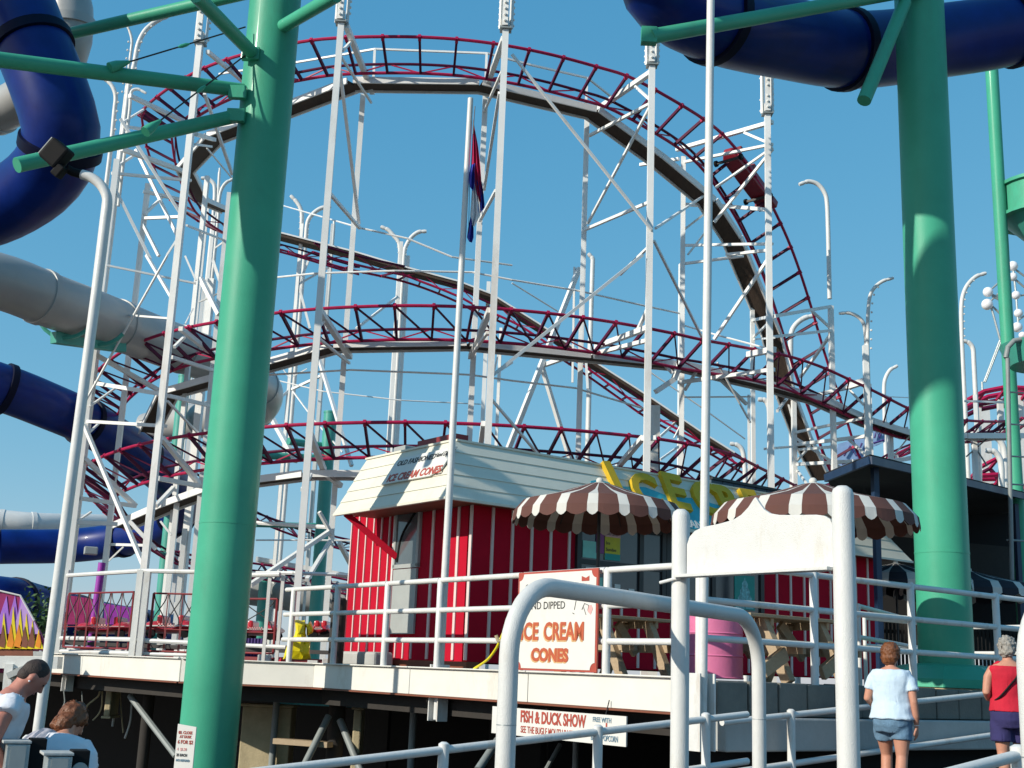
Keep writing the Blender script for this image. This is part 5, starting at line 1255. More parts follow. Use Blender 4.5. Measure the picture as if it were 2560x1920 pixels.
cane('curved lamp post bending left behind the coaster above the left of the lift', [K('10', 235, 1278), K('10', 265, 1310), K('10', 288, 1350), K('10', 298, 1400), K('10', 292, 1560)], 50, 0.14, side=-1)
cane('curved lamp post bending right behind the coaster above the left of the lift', [K('10', 472, 1340), K('10', 420, 1350), K('10', 370, 1385), K('10', 335, 1440), K('10', 322, 1560)], 50, 0.14)
cane('curved lamp post bending left between the two centre towers', [K('10', 822, 1474), K('10', 860, 1492), K('10', 895, 1530), K('10', 925, 1570), K('10', 935, 1640)], 51, 0.14, side=-1)
cane('curved lamp post bending right between the two centre towers', [K('10', 1090, 1500), K('10', 1050, 1505), K('10', 1005, 1540), K('10', 970, 1600), K('10', 960, 1650)], 51, 0.14)
cane('plain slim pole behind the lift between the left centre towers', [K('10', 506, 1430), K('10', 504, 1480), K('10', 495, 1600)], 50, 0.10, bulbs=False, head=False)
cane('straight pole with a small hook beside the centre tower', [K('21', 505, -5), K('21', 522, 20), K('21', 522, 70), K('21', 512, 400)], 49, 0.15, bulbs=False)
cane('tall bare curved lamp post against the sky right of the red car', [K('30', 222, 1188), K('30', 265, 1176), K('30', 320, 1192), K('30', 362, 1240), K('30', 382, 1310), K('30', 390, 1500)], 32.5, 0.095, bulbs=False, foot=12.0)
cane('tall curved lamp post bending right on the post left of the right column', [K('31', 790, 148), K('31', 740, 165), K('31', 690, 205), K('31', 660, 265), K('31', 648, 380), K('31', 645, 600)], 31.6, 0.075, foot=8.0)
cane('curved lamp post bending left on the post left of the right column', [K('31', 484, 370), K('31', 530, 370), K('31', 585, 395), K('31', 620, 440), K('31', 632, 520), K('31', 636, 600)], 31.7, 0.075, bulbs=False, foot=8.0)
cane('curved lamp post arching right behind the steep drop', [K('31', 290, 388), K('31', 230, 405), K('31', 175, 450), K('31', 150, 510), K('31', 146, 640)], 38, 0.13, bulbs=False)
cane('small curved lamp post bending right before the right column', [K('31', 826, 718), K('31', 790, 740), K('31', 762, 790), K('31', 752, 850), K('31', 754, 1000)], 52, 0.13, bulbs=False)
cane('curved lamp post with bulbs just right of the right column', [K('31', 1395, 116), K('31', 1345, 135), K('31', 1295, 185), K('31', 1265, 250), K('31', 1253, 340), K('31', 1255, 520)], 40, 0.11, foot=7.8)
cane('curved lamp post bending left between the right column and the globes', [K('31', 1278, 552), K('31', 1305, 565), K('31', 1328, 600), K('31', 1334, 680), K('31', 1345, 900)], 40, 0.12, bulbs=False)
cane('short curved lamp post in front of the small red ride', [K('31', 1430, 1262), K('31', 1470, 1270), K('31', 1500, 1310), K('31', 1512, 1360), K('31', 1514, 1480)], 42, 0.16, bulbs=False)
cane('second curved lamp post in front of the small red ride', [K('31', 1440, 1170), K('31', 1490, 1185), K('31', 1522, 1230), K('31', 1534, 1300), K('31', 1538, 1480)], 43, 0.16, bulbs=False)
cane('low curved lamp post behind the lower bend near the yellow letters', [K('21', 1430, 1218), K('21', 1460, 1225), K('21', 1488, 1250), K('21', 1502, 1300), K('21', 1510, 1390)], 46, 0.14, bulbs=False)
cane('curved lamp post left of the steep drop foot', [K('21', 1612, 930), K('21', 1640, 935), K('31', 0, 960), K('31', 10, 1020), K('31', 12, 1200)], 44, 0.15, bulbs=False)
cane('small curved lamp post seen through the upper left bend', [K('00', 1320, 1155), K('00', 1350, 1160), K('00', 1385, 1190), K('00', 1393, 1240), K('00', 1390, 1330)], 48, 0.13, bulbs=False)
cane('small curved lamp post bending right through the upper left bend', [K('00', 1500, 1165), K('00', 1465, 1185), K('00', 1435, 1230), K('00', 1420, 1300), K('00', 1415, 1400)], 48, 0.11, bulbs=False)
cane('slim pole seen through the upper left bend', [K('00', 1425, 1090), K('00', 1420, 1150), K('00', 1412, 1300)], 48, 0.09, bulbs=False, head=False)
cane('small hooked lamp by the left tower top', [K('00', 925, 592), K('00', 895, 578), K('00', 860, 585), K('00', 846, 620), K('00', 842, 700)], 28.8, 0.06, bulbs=False, foot=12.5)

# tall left lamp post with a flood lamp
lb = P((92, 1840), 14.4)
root = thing('floodlight_post', 'tall white round post at left with a floodlight on its curved neck', 'lamp post', (lb.x, 14.4, 0))
tpx = [K('00', 530, 1130), K('00', 590, 1150), K('00', 650, 1195), K('00', 688, 1260), K('00', 695, 1330), K('00', 680, 1450), K('00', 655, 1659)]
path = [P(q, 14.4) for q in tpx]
low = path[-1]
path = catmull(path, 4) + [Vector((lb.x + 0.0, 14.4, 0.0))]
g = G(); g.tube(path, 0.062, 18); obj('post', g, white, root, True)
g = G(); b_ = Vector((lb.x - 0.02, 14.2, 0)); g.tube([b_, b_ + UPZ * 0.62, b_ + UPZ * 0.69, b_ + UPZ * 0.72], [0.07, 0.07, 0.06, 0.03], 16); obj('guard_stub', g, white, root, True)
g = G(); g.tube([P(K('00', 540, 1133), 14.4), P(K('00', 470, 1115), 14.4), P(K('00', 430, 1090), 14.35)], 0.055, 10); obj('socket', g, black, root, True)
c_ = P(K('00', 350, 985), 14.3)
ax = (P(K('00', 470, 1030), 14.3) - P(K('00', 300, 880), 14.3)).normalized()
ay = Vector((-0.25, -0.9, 0.0)); ay = (ay - ax * ay.dot(ax)).normalized(); az = ax.cross(ay)
M = Matrix((ax, ay, az)).transposed()
g = G(); g.box(c_ + ax * 0.05, (0.28, 0.22, 0.30), M=M); obj('lamp_housing', g, black, root, bevel=0.03)
housing = root.children[-1]
g = G(); g.box(c_ - ax * 0.096 , (0.012, 0.19, 0.26), M=M); obj('lamp_glass', g, grey_panel, housing)
g = G(); g.box(P(K('00', 385, 1110), 14.3), (0.12, 0.14, 0.16), M=M); obj('knuckle', g, black, root, bevel=0.02)

# ================================================================== GLOBE LIGHTS AND SMALL RIDE AT RIGHT
root = thing('globe_ride', 'tall ride arm carrying white globe lights beside the right edge', 'ride', P((2452, 1000), 60))
gl = [(2470, 730, .42), (2468, 761, .47), (2532, 665, .42), (2532, 692, .36), (2540, 738, .36), (2543, 818, .42), (2546, 783, .36), (2556, 838, .3)]
for x, y, r in gl:
    g = G(); g.ball(P((x, y), 60), r * 0.62, 16, 10); obj('globe', g, bulb, root, True)
for a, b in (((2470, 730), (2510, 695)), ((2468, 761), (2510, 720)), ((2480, 740), (2512, 757)), ((2480, 765), (2512, 795)), ((2478, 768), (2500, 848)), ((2500, 848), (2512, 838)), ((2500, 850), (2460, 955)), ((2504, 850), (2463, 955)), ((2455, 955), (2456, 985)), ((2470, 732), (2512, 750)), ((2540, 675), (2575, 700)), ((2540, 700), (2575, 730)), ((2545, 740), (2575, 735)), ((2546, 800), (2575, 780)), ((2532, 665), (2540, 738)), ((2540, 738), (2546, 820))):
    g = G(); g.tube([P(a, 60), P(b, 60)], 0.055, 6); obj('arm_rod', g, galv, root)
p = P((2456, 1000), 60); g = G(); g.box((p.x, 60, (p.z + 1.6) / 2), (0.5, 0.5, p.z - 1.6)); obj('mast', g, white, root)

sr = thing('small_coaster', 'little crimson coaster loops beyond the right column', 'roller coaster', P((2480, 1200), 50))
def mini(pts, Y, wd=0.8, n=16):
    pp = resample(catmull([P(q, Y) for q in pts], 6), 1.1)
    g = G(); g.tube(pp, 0.12, 6); obj('running_rail', g, red_rail, sr, True)
    q2 = [p + Vector((0, 1.2, -0.35)) for p in pp]
    g = G(); g.tube(q2, 0.12, 6); obj('running_rail', g, dark_rail, sr, True)
    for a, b in zip(pp, q2):
        g = G(); g.beam(a, b, 0.12); obj('cross_tie', g, red_rail, sr)
mini([(2360, 1030), (2420, 1000), (2470, 975), (2510, 968), (2575, 972)], 52)
mini([(2420, 1015), (2460, 995), (2520, 982), (2580, 985)], 55)
mini([(2447, 1170), (2465, 1150), (2490, 1142), (2515, 1150), (2540, 1190)], 56)
mini([(2440, 1190), (2500, 1186), (2580, 1186)], 56); mini([(2440, 1198), (2500, 1197), (2580, 1200)], 58)
for q0, q1 in (((2445, 1020), (2447, 1200)), ((2500, 1000), (2506, 1200)), ((2550, 990), (2556, 1210))):
    g = G(); g.beam(P(q0, 53), P(q1, 53), 0.22); obj('support', g, white, sr)
# scenic boards on the far coaster
sb = thing('scenic_board', 'pale blue scenic board with drawn swirls beyond the steep drop', 'board', P((2200, 1110), 44))
for quad, Y in ((((2095, 1110), (2180, 1085), (2180, 1150), (2085, 1170)), 44), (((2182, 1068), (2212, 1062), (2212, 1105), (2182, 1118)), 43)):
    g = G(); g.slab([P(q, Y) for q in quad], (0, 0.08, 0)); obj('panel', g, mat('pale_scenery_blue_%d' % Y, (0.24, 0.38, 0.62), 0.6, 0.15, 4), sb)
for pts in (((2110, 1140), (2125, 1115), (2140, 1140), (2155, 1108)), ((2160, 1135), (2170, 1110), (2178, 1130)), ((2105, 1160), (2140, 1150), (2178, 1140))):
    g = G(); g.tube([P(q, 43.9) for q in pts], 0.035, 5); obj('painted_swirl', g, seatblue, sb)
for pts in (((2186, 1095), (2192, 1075), (2198, 1095), (2206, 1072)), ((2184, 1108), (2210, 1100))):
    g = G(); g.tube([P(q, 42.9) for q in pts], 0.035, 5); obj('painted_swirl', g, seatblue, sb)

# ================================================================== STATION ON THE DECK, LEFT
def KS(x, y): return (x * 520 / 2212, 1420 + y * 300 / 1276)     # close survey tile of the station
st = thing('station_railing', 'white two-bar station railing with posts at the left of the deck', 'railing', P(KS(690, 880), 23))
YS = 22.6
def bar(a, Ya, b, Yb, r=0.03, name='rail', m=white, par=st):
    g = G(); g.tube([P(a, Ya), P(b, Yb)], r, 8); obj(name, g, m, par, True)
bar(KS(650, 125), 24.4, KS(712, 80), 23.8, .035); bar(KS(712, 80), 23.8, KS(1510, 30), 21.6, .04); bar(KS(1510, 30), 21.6, KS(2140, 42), 21.3, .04)
bar(KS(600, 770), 24.4, KS(650, 745), 23.8, .035); bar(KS(640, 745), 23.8, KS(1470, 762), 21.6, .04); bar(KS(1480, 770), 21.6, KS(2140, 800), 21.3, .04)
bar(KS(640, 885), 23.8, KS(1450, 910), 21.6, .04); bar(KS(1490, 912), 21.6, KS(2140, 930), 21.3, .03)
bar((530, 1440), 21.3, (700, 1436), 20.9, .04); bar((530, 1610), 21.3, (715, 1618), 20.9, .035)
for (xt, yt, xb, Yp) in ((712, 20, 640, 23.8), (1500, 20, 1440, 21.6), (1575, 40, 1520, 21.5)):
    a = P(KS(xt, yt), Yp); g = G(); g.box((a.x, Yp, (1.6 + a.z) / 2), (0.10, 0.10, a.z - 1.6)); obj('post', g, white, st)
for x in (683, 716):
    a = P((x, 1436), 21); g = G(); g.box((a.x - 0.05, 21, (1.6 + a.z) / 2), (0.055, 0.055, a.z - 1.6)); obj('post', g, white, st)
# ornamental iron gates panels
def iron_panel(label, q00, q10, Y0, Y1, top, bot, nx):
    # q00,q10: readings of the upper corners
    A, B = P(q00, Y0), P(q10, Y1)
    root = thing('iron_gate', label, 'gate', (A.x, A.y, 1.6))
    def pt(a, b): p = A.lerp(B, a); return Vector((p.x, p.y, top + (bot - top) * b))
    for a, b, c, d, r in ((0, 0, 1, 0, .018), (0, 1, 1, 1, .018), (0, 0, 0, 1, .022), (1, 0, 1, 1, .022), (0, .62, 1, .62, .010)):
        g = G(); g.tube([pt(a, b), pt(c, d)], r, 6); obj('frame_bar', g, iron_red, root)
    for k in range(nx):
        x0 = (k + 0.5) / nx; w2 = 0.42 / nx
        for s in (-1, 1):
            pts = [pt(x0 + s * w2, 0.02), pt(x0 + s * w2 * .8, .12), pt(x0, .27), pt(x0 - s * w2 * .8, .42), pt(x0 - s * w2, .55)]
            g = G(); g.tube(catmull(pts, 3), .010, 5); obj('scroll_bar', g, iron, root)
        g = G(); g.tube([pt(x0 - w2, .5), pt(x0 - w2, 1)], .009, 5); obj('upright_bar', g, iron_red, root)
        g = G(); g.tube([pt(x0 + 0.5 / nx, 0), pt(x0 + 0.5 / nx, 1)], .009, 5); obj('upright_bar', g, iron_red, root)
    return root
iron_panel('ornamental iron fence panel on the station left of the double post', KS(752, 160), KS(1440, 125), 23.4, 21.9, 2.72, 1.74, 6)
iron_panel('ornamental iron fence panel between the double post and the thick column', KS(1650, 140), KS(2120, 132), 21.7, 21.5, 2.70, 1.72, 3)
iron_panel('ornamental iron fence panel right of the thick column', (610, 1455), (697, 1456), 21.6, 21.2, 2.66, 1.75, 1)
# magenta boards behind
mb = thing('magenta_board', 'row of magenta painted boards behind the iron fence', 'board', P(KS(900, 500), 25.5))
cuts = [(700, 290, 600), (800, 300, 600), (900, 315, 600), (985, 335, 600), (1050, 350, 600)]
for (x0, t0, b0), (x1, t1_, b1) in zip(cuts, cuts[1:]):
    g = G(); g.slab([P(KS(x0 + 2, b0), 25.5), P(KS(x1 - 2, b1), 25.5), P(KS(x1 - 2, t1_), 25.5), P(KS(x0 + 2, t0), 25.5)], (0, 0.05, 0)); obj('board_panel', g, magenta, mb)
cuts = [(1105, 375), (1190, 390), (1280, 402), (1370, 418), (1450, 430)]
for (x0, t0), (x1, t1_) in zip(cuts, cuts[1:]):
    g = G(); g.slab([P(KS(x0 + 2, 600), 26.2), P(KS(x1 - 2, 600), 26.2), P(KS(x1 - 2, t1_), 26.2), P(KS(x0 + 2, t0), 26.2)], (0, 0.05, 0)); obj('board_panel', g, purple, mb)
g = G(); g.slab([P(KS(600, 330), 24.9), P(KS(690, 200), 24.9), P(KS(690, 640), 24.9), P(KS(600, 700), 24.9)], (0, 0.05, 0)); obj('end_panel', g, iron_red, mb)
pp = thing('purple_post', 'purple post with a small floodlight behind the station railing', 'lamp post', P(KS(980, 600), 25.2))
a, b = P(KS(985, -60), 25.2), P(KS(985, 600), 25.2); g = G(); g.tube([(b.x, 25.2, 1.6), (b.x + .05, 25.2, a.z)], 0.075, 12); obj('post', g, purple, pp, True)
g = G(); g.box(P((227, 1377), 25.1), (0.26, 0.18, 0.16), 0.4); obj('floodlight', g, grey_panel, pp, bevel=0.02)
# parked red cars on the station
def kiddie_car(label, x0, x1, ybot, ytop, Y, group='red ride cars at the station'):
    A, B = P((x0, ybot), Y), P((x1, ybot), Y); T = P((x0, ytop), Y)
    root = thing('ride_car', label, 'ride car', (A.x, Y, A.z), group)
    L_ = (B - A).length; h = T.z - A.z; d_ = (B - A).normalized(); w_ = 0.5
    sec = [(0.0, .25, .55), (.08, .05, .85), (.25, 0, .95), (.42, 0, .55), (.6, 0, .6), (.75, 0, 1.0), (.88, .03, .9), (1.0, .3, .6)]
    rings = []
    for t, lo, hi in sec:
        c_ = A + d_ * L_ * t
        wv = w_ * (0.7 if t in (0.0, 1.0) else 1.0)
        ring = []
        for k in range(12):
            a_ = 2 * PI * k / 12
            ring.append(c_ + Vector((0, 1, 0)) * wv * math.cos(a_) + UPZ * (h * ((lo + hi) / 2 + (hi - lo) / 2 * math.sin(a_))))
        rings.append(ring)
    g = G(); g.loft(rings); obj('body', g, red_paint, root, True)
    for t in (.3, .7):
        g = G(); g.box(A + d_ * L_ * t + UPZ * h * 0.95, (0.1, w_ * 1.3, h * 0.6)); obj('seat_back', g, red_paint, root, bevel=0.03)
    for t in (.18, .82):
        for s in (-1, 1):
            c_ = A + d_ * L_ * t + Vector((0, s * w_ * .8, 0)); g = G(); g.tube([c_ - Vector((0, .04, 0)), c_ + Vector((0, .04, 0))], 0.09, 12); obj('wheel', g, black, root, True)
    g = G(); g.beam(A + d_ * 0.1 + Vector((0, -w_ * 0.99, h * .5)), B - d_ * 0.1 + Vector((0, -w_ * 0.99, h * .5)), 0.03, h * .08); obj('side_stripe', g, signwhite, root)
    for k in range(6):
        c_ = A + d_ * L_ * (0.35 + k * .055) + Vector((0, -w_ * 1.0, h * .55)); g = G(); g.box(c_, (L_ * .03, 0.02, h * .25)); obj('side_marking', g, signpink, root)
    return root
kiddie_car('red ride car behind the ornamental fence left of the double post', KS(850, 690)[0], KS(1450, 690)[0], KS(0, 705)[1], KS(0, 560)[1], 24.6)
kiddie_car('red ride car between the double post and the thick column', KS(1560, 690)[0], KS(2120, 690)[0], KS(0, 700)[1], KS(0, 545)[1], 24.3)
kiddie_car('red ride car just right of the thick column', 600, 704, 1590, 1560, 24.0)
kiddie_car('red ride car between the yellow bags and the brown post', 782, 828, 1588, 1560, 23.0)
kiddie_car('red ride car half hidden by the corner of the red stand', 852, 925, 1592, 1566, 22.8)
sk = thing('ride_skirt', 'indigo pleated ride skirt below the red car right of the thick column', 'skirt', P((640, 1625), 23.4))
for k in range(8):
    g = G(); a = P((606 + k * 8, 1615), 23.4); g.tube([(a.x, 23.4, 1.62), (a.x, 23.4, a.z + 0.14)], 0.034, 8); obj('pleat', g, seatblue, sk, True)
# station base rail with ride machinery
rb = thing('ride_rail_bed', 'low dark ride rail bed running along the station deck', 'ride base', P(KS(1200, 850), 24))
for z, m_ in ((1.66, iron_red), (1.82, iron)):
    g = G(); g.beam(P(KS(640, 860), 24.2) * 1.0, P((930, 1640), 22.5), 0.12, 0.08); 
    for v_ in range(len(g.v)): pass
    a = P(KS(600, 850), 24.4); b = P((930, 1640), 22.6); g = G(); g.beam((a.x, a.y, z), (b.x, b.y, z), 0.10, 0.07); obj('bed_rail', g, m_, rb)
rr_ = random.Random(3)
for k in range(26):
    t = (k + rr_.random() * .6) / 26; a = P(KS(600, 850), 24.1).lerp(P((930, 1640), 22.3), t)
    w_ = rr_.uniform(.08, .25); h = rr_.uniform(.06, .26)
    g = G(); g.box((a.x, a.y + rr_.uniform(-.3, .5), 1.6 + h / 2), (w_, .15, h), rr_.uniform(-.6, .6)); obj('machine_block', g, rr_.choice([gunmetal, iron_red, black, grey_panel, red_paint, white]), rb, bevel=0.01)
# flame painted board
fl = thing('flame_board', 'flame painted yellow, orange and violet ride board at the left edge', 'ride scenery', P(KS(150, 800), 21.5))
YF = 21.5
def fpz(x, y, dy=0.0): return P(KS(x, y), YF + dy)
g = G(); g.slab([fpz(-300, 850), fpz(480, 880), fpz(470, 790), fpz(430, 690), fpz(362, 560), fpz(300, 440), fpz(215, 295), fpz(0, 245), fpz(-300, 250)], (0, 0.06, 0)); obj('panel', g, magenta, fl)
base_panel = fl.children[-1]
def flame(pts, m, o):
    g = G(); g.slab([fpz(x, y, -o) for x, y in pts], (0, 0.006, 0)); obj('flame', g, m, fl)
lav = mat('lavender_paint', (0.50, 0.30, 0.66), 0.5, 0.1, 4)
flame([(-300, 700), (362, 700), (362, 562), (300, 442), (216, 300), (190, 500), (160, 290), (95, 520), (70, 295), (0, 500), (-60, 300), (-120, 500), (-300, 400)], violet, 0.012)
flame([(100, 720), (430, 700), (362, 562), (300, 442), (240, 330), (215, 420), (170, 560)], lav, 0.020)
for x, tip, w_ in ((-150, 470, 75), (-60, 480, 75), (40, 470, 72), (140, 400, 75), (215, 430, 70), (280, 480, 62), (345, 555, 58), (410, 650, 50)):
    flame([(x - w_, 855), (x + w_, 862), (x + w_ * .45, 760), (x, tip), (x - w_ * .45, 760)], flame_y, 0.030 + (x % 3) * 0.001)
for x, tip, w_, m_ in ((-60, 610, 35, rust), (22, 600, 36, rust), (108, 590, 38, flame_o), (190, 600, 45, flame_o), (255, 620, 42, rust), (330, 620, 40, rust), (405, 680, 32, flame_o)):
    flame([(x - w_, 830), (x + w_ * .6, 850), (x + w_, 790), (x + 8, tip)], m_, 0.042)
g = G(); g.slab([fpz(-300, 852), fpz(350, 855), fpz(350, 935), fpz(-300, 930)], (0, 0.25, 0)); obj('base_board', g, rust, fl)
g = G(); g.slab([fpz(352, 885), fpz(500, 890), fpz(500, 940), fpz(352, 936)], (0, 0.2, 0)); obj('base_board', g, pale_concrete, fl)
g = G(); g.tube([fpz(-300, 245, -.02), fpz(0, 243, -.02), fpz(216, 293, -.02), fpz(365, 560, -.02)], 0.016, 6); obj('edge_strip', g, signwhite, fl)
# deck support seen below at the far left
q = P((40, 1700), 21.3)
ds = thing('deck_support', 'white painted deck support with dark openings at the far left', 'support', (q.x, 21.3, 0))
g = G(); g.beam(P((-60, 1655), 21.3), P((150, 1657), 21.3), 0.25, 0.2); obj('cross_beam', g, white, ds)
g = G(); g.beam(P((26, 1660), 21.2), P((14, 1790), 21.2), 0.14); obj('leg', g, white, ds)
g = G(); g.beam(P((80, 1665), 21.2), P((25, 1690), 21.2), 0.25, 0.1); obj('knee_brace', g, pale_concrete, ds)
g = G(); g.slab([P((-40, 1655), 21.6), P((18, 1655), 21.6), P((18, 1682), 21.6), P((-40, 1682), 21.6)], (0, .04, 0)); obj('painted_panel', g, magenta, ds)
# shrub behind the flame board
sh_ = thing('shrub', 'small dark green shrub peeping between the flame board and lamp post', 'shrub', P(KS(430, 650), 27))
c_ = P(KS(430, 600), 27)
g = G(); g.tube([(c_.x, 27, 1.6), (c_.x, 27, c_.z)], .04, 6); obj('stem', g, darkwood, sh_)
g = G()
for k in range(700):
    v = Vector((rnd.gauss(0, .33), rnd.gauss(0, .25), rnd.gauss(0, .33))); c2 = c_ + v
    a = Vector((rnd.uniform(-1, 1), rnd.uniform(-1, 1), rnd.uniform(-1, 1))).normalized(); b = a.orthogonal().normalized(); s = rnd.uniform(.04, .08)
    g.add([c2 - a * s, c2 + b * s * .5, c2 + a * s, c2 - b * s * .5], [(0, 1, 2, 3)])
o = obj('foliage', g, foliage, sh_); o['kind'] = 'stuff'
# yellow bags
yb_ = thing('yellow_cover', 'crumpled yellow vinyl sack of covers standing by the deck railing', 'sack', P((770, 1640), 19.6))
import mathutils
def crumple(name, pts, parent, seed):
    # pts: outline readings, extruded into a soft lumpy form
    Yb = 19.6; g = G(); n = len(pts)
    cx = sum(p[0] for p in pts) / n; cy = sum(p[1] for p in pts) / n
    rings = []
    for dy, s in ((0.24, .55), (0.17, .88), (0.0, 1.0), (-.14, .9), (-.20, .6)):
        ring = []
        for i in range(n):
            for f in (0, .33, .66):
                x = pts[i][0] * (1 - f) + pts[(i + 1) % n][0] * f; y = pts[i][1] * (1 - f) + pts[(i + 1) % n][1] * f
                p = P((cx + (x - cx) * s, cy + (y - cy) * s), Yb + dy)
                nz = mathutils.noise.noise_vector(p * 5 + Vector((seed, 0, 0))) * 0.035
                ring.append(p + nz)
        rings.append(ring)
    g.loft(rings); obj(name, g, yellow_bag, parent, False)
crumple('sack', [(706, 1650), (772, 1652), (770, 1600), (756, 1565), (762, 1553), (742, 1552), (735, 1590), (722, 1600)], yb_, 1)
crumple('sack_fold', [(738, 1590), (764, 1588), (768, 1558), (752, 1553), (738, 1554)], yb_, 2)
crumple('sack_fold', [(764, 1560), (776, 1553), (786, 1572), (780, 1584), (768, 1590)], yb_, 3)
crumple('sack_side', [(755, 1650), (778, 1650), (776, 1600), (765, 1595), (755, 1610)], yb_, 4)
# brown pile post
q = P((838, 1640), 18.9)
pl_ = thing('timber_pile', 'dark brown round timber pile with flat cap behind the deck railing', 'pile', (q.x, 18.95, 1.6))
g = G(); t_ = P((840, 1495), 18.95).z; g.tube([(q.x, 18.95, 1.6), (q.x, 18.95, t_ - .03), (q.x, 18.95, t_)], [.115, .115, .09], 18); obj('shaft', g, rust if False else darkwood, pl_, True)
g = G(); g.tube([(q.x, 18.95, t_ - .22), (q.x, 18.95, t_ - .2)], .118, 18); obj('band', g, iron, pl_, True)

# ================================================================== UNDER THE DECK
def pile(label, x, Y, r, m=gunmetal, group='steel legs under the deck'):
    a = P((x, 1850), Y); root = thing('support_column', label, 'column', (a.x, Y, 0), group)
    g = G(); g.tube([(a.x, Y, -2.9), (a.x, Y, 1.3)], r, 14); obj('shaft', g, m, root, True); return root
p1 = pile('steel leg under the deck right beside the thick left column', 684, 20.5, 0.055)
p2 = pile('thick dark leg with two splayed braces under the deck corner', 838, 19.6, 0.13, darkwood)
for a, b in (((822, 1790), (755, 1925)), ((850, 1800), (905, 1935))):
    g = G(); g.tube([P(a, 19.4), P(b, 19.0)], 0.055, 10); obj('brace', g, gunmetal, p2, True)
p3 = pile('slim steel leg under the deck near the flagpole bracket', 1030, 18.4, 0.05)
g = G(); g.tube([P((1245, 1850), 15.6), P((1195, 1925), 15.2)], 0.05, 10); obj('brace', g, gunmetal, p3, True)
p4 = pile('thin leg deep under the deck behind the fish sign', 1440, 16.5, 0.04)
g = G(); g.tube([P((1400, 1862), 16.3), P((1365, 1925), 16.0)], 0.03, 8); obj('brace', g, gunmetal, p4, True)
p5 = pile('dark leg under the left deck between clutter and column', 362, 22.0, 0.10, darkwood)
g = G(); g.tube([P((325, 1740), 21.5), P((440, 1890), 20.5)], 0.05, 8); obj('brace', g, gunmetal, p5, True)
# tan wall and crates in the low sun under the deck
def crate(label, x0, x1, y0, y1, Y, m, cat='crate', name='timber_crate', group=None):
    A, B = P((x0, y1), Y), P((x1, y0), Y)
    root = thing(name, label, cat, ((A.x + B.x) / 2, Y, A.z), group)
    zb, zt = (A.z, B.z) if name == 'pipe_box' else (-2.9, B.z)
    if name == 'pipe_box': zt = 1.05
    g = G(); g.box(((A.x + B.x) / 2, Y + .25, (zb + zt) / 2), (B.x - A.x, .5, zt - zb)); obj('body', g, m, root, bevel=.02)
    g = G(); g.box(((A.x + B.x) / 2, Y + .25, zt + .02 if name != 'pipe_box' else zb - .02), (B.x - A.x + .06, .56, .04)); obj('cap', g, m, root, bevel=.01)
    return root
crate('sandy concrete wall section in the gap under the deck beside the column', 600, 730, 1770, 1850, 20.6, sandy, 'wall', 'low_wall')
crate('pale concrete stub between braces under the deck corner', 880, 905, 1775, 1850, 19.2, sandy, 'block', 'concrete_stub')
crate('grey weathered box hanging in the clutter under the left deck', 258, 280, 1730, 1790, 22.3, sandy, 'pipe housing', 'pipe_box')
g = G(); g.beam(P((690, 1852), 19.6), P((825, 1862), 19.3), .2, .08); o = obj('timber_beam', g, beige_wood); tag(o, 'yellowish loose timber lying low under the deck beside the thick leg', 'timber')
g = G(); g.beam(P((700, 1757), 20.8), P((1075, 1775), 18.6), .1, .035); o = obj('aqua_pipe', g, aqua); tag(o, 'aqua painted pipe running under the deck behind the beam', 'pipe')
for k, (pts, lab, m_, r_) in enumerate((
        (((250, 1728), (246, 1740), (232, 1752), (219, 1763), (212, 1781)), 'bent pale hose hanging from the joist under the left deck', sandy, .016),
        (((256, 1728), (254, 1765), (246, 1786), (232, 1801)), 'longer curved hose hanging beside the bent one under the left deck', sandy, .014),
        (((287, 1728), (285, 1785), (281, 1816)), 'straight pale pipe hanging in the clutter under the left deck', pale_concrete, .022),
        (((300, 1728), (304, 1790), (308, 1832)), 'thin yellowish rod right of the pale pipe under the left deck', sandy, .012),
        (((330, 1728), (326, 1800), (312, 1846)), 'slanting pale pipe low under the left deck near the dark leg', white, .018),
        (((160, 1728), (162, 1755), (157, 1768)), 'short dark hook of cable behind the man under the left deck', gunmetal, .014),
        (((205, 1728), (207, 1785), (206, 1830)), 'dark hanging cable between the man and the hoses', gunmetal, .012))):
    g = G(); g.tube(catmull([P(q, 22.6 + .05 * k) for q in pts], 4), r_, 8); o = obj('hose_piece' if k < 2 else 'pipe_piece', g, m_, None, True); tag(o, lab, 'pipe')

# ================================================================== GALVANISED BOXES, LOWER LEFT
def gbox(label, q, Y, knob):
    p = P(q, Y); root = thing('steel_box', label, 'coin box', (p.x, Y, 0), 'galvanised boxes at the lower left')
    yaw = 0.45; M = Matrix.Rotation(yaw, 3, 'Z')
    g = G(); g.box((p.x, Y, p.z - .15), (.135, .20, .30), yaw); obj('body', g, galv, root, bevel=.006)
    g = G(); g.box(Vector((p.x, Y, p.z + .012)) + M @ Vector((-.01, 0, 0)), (.165, .215, .016), yaw); obj('lid', g, pale_concrete, root, bevel=.003)
    g = G(); g.box(Vector((p.x, Y, p.z - .13)) + M @ Vector((.0, -.1035, 0)), (.09, .004, .24), yaw); obj('front_plate', g, grey_panel, root)
    g = G(); g.box(Vector((p.x, Y, p.z - .12)) + M @ Vector((.12, .03, .02)), (.10, .14, .26), yaw); obj('back_box', g, black, root, bevel=.006)
    if knob:
        c_ = Vector((p.x, Y, p.z - .10)) + M @ Vector((.12, -.045, .02)); n_ = M @ Vector((0, -1, 0))
        g = G(); g.tube([c_, c_ + n_ * .02], .045, 18); obj('round_lock', g, grey_panel, root, True)
    g = G(); g.box((p.x, Y, (p.z - .3) / 2), (.08, .08, p.z - .3), yaw); obj('stand', g, galv, root)
gbox('grey steel box on a stand beside the man in the white shirt', (44, 1858), 8.0, False)
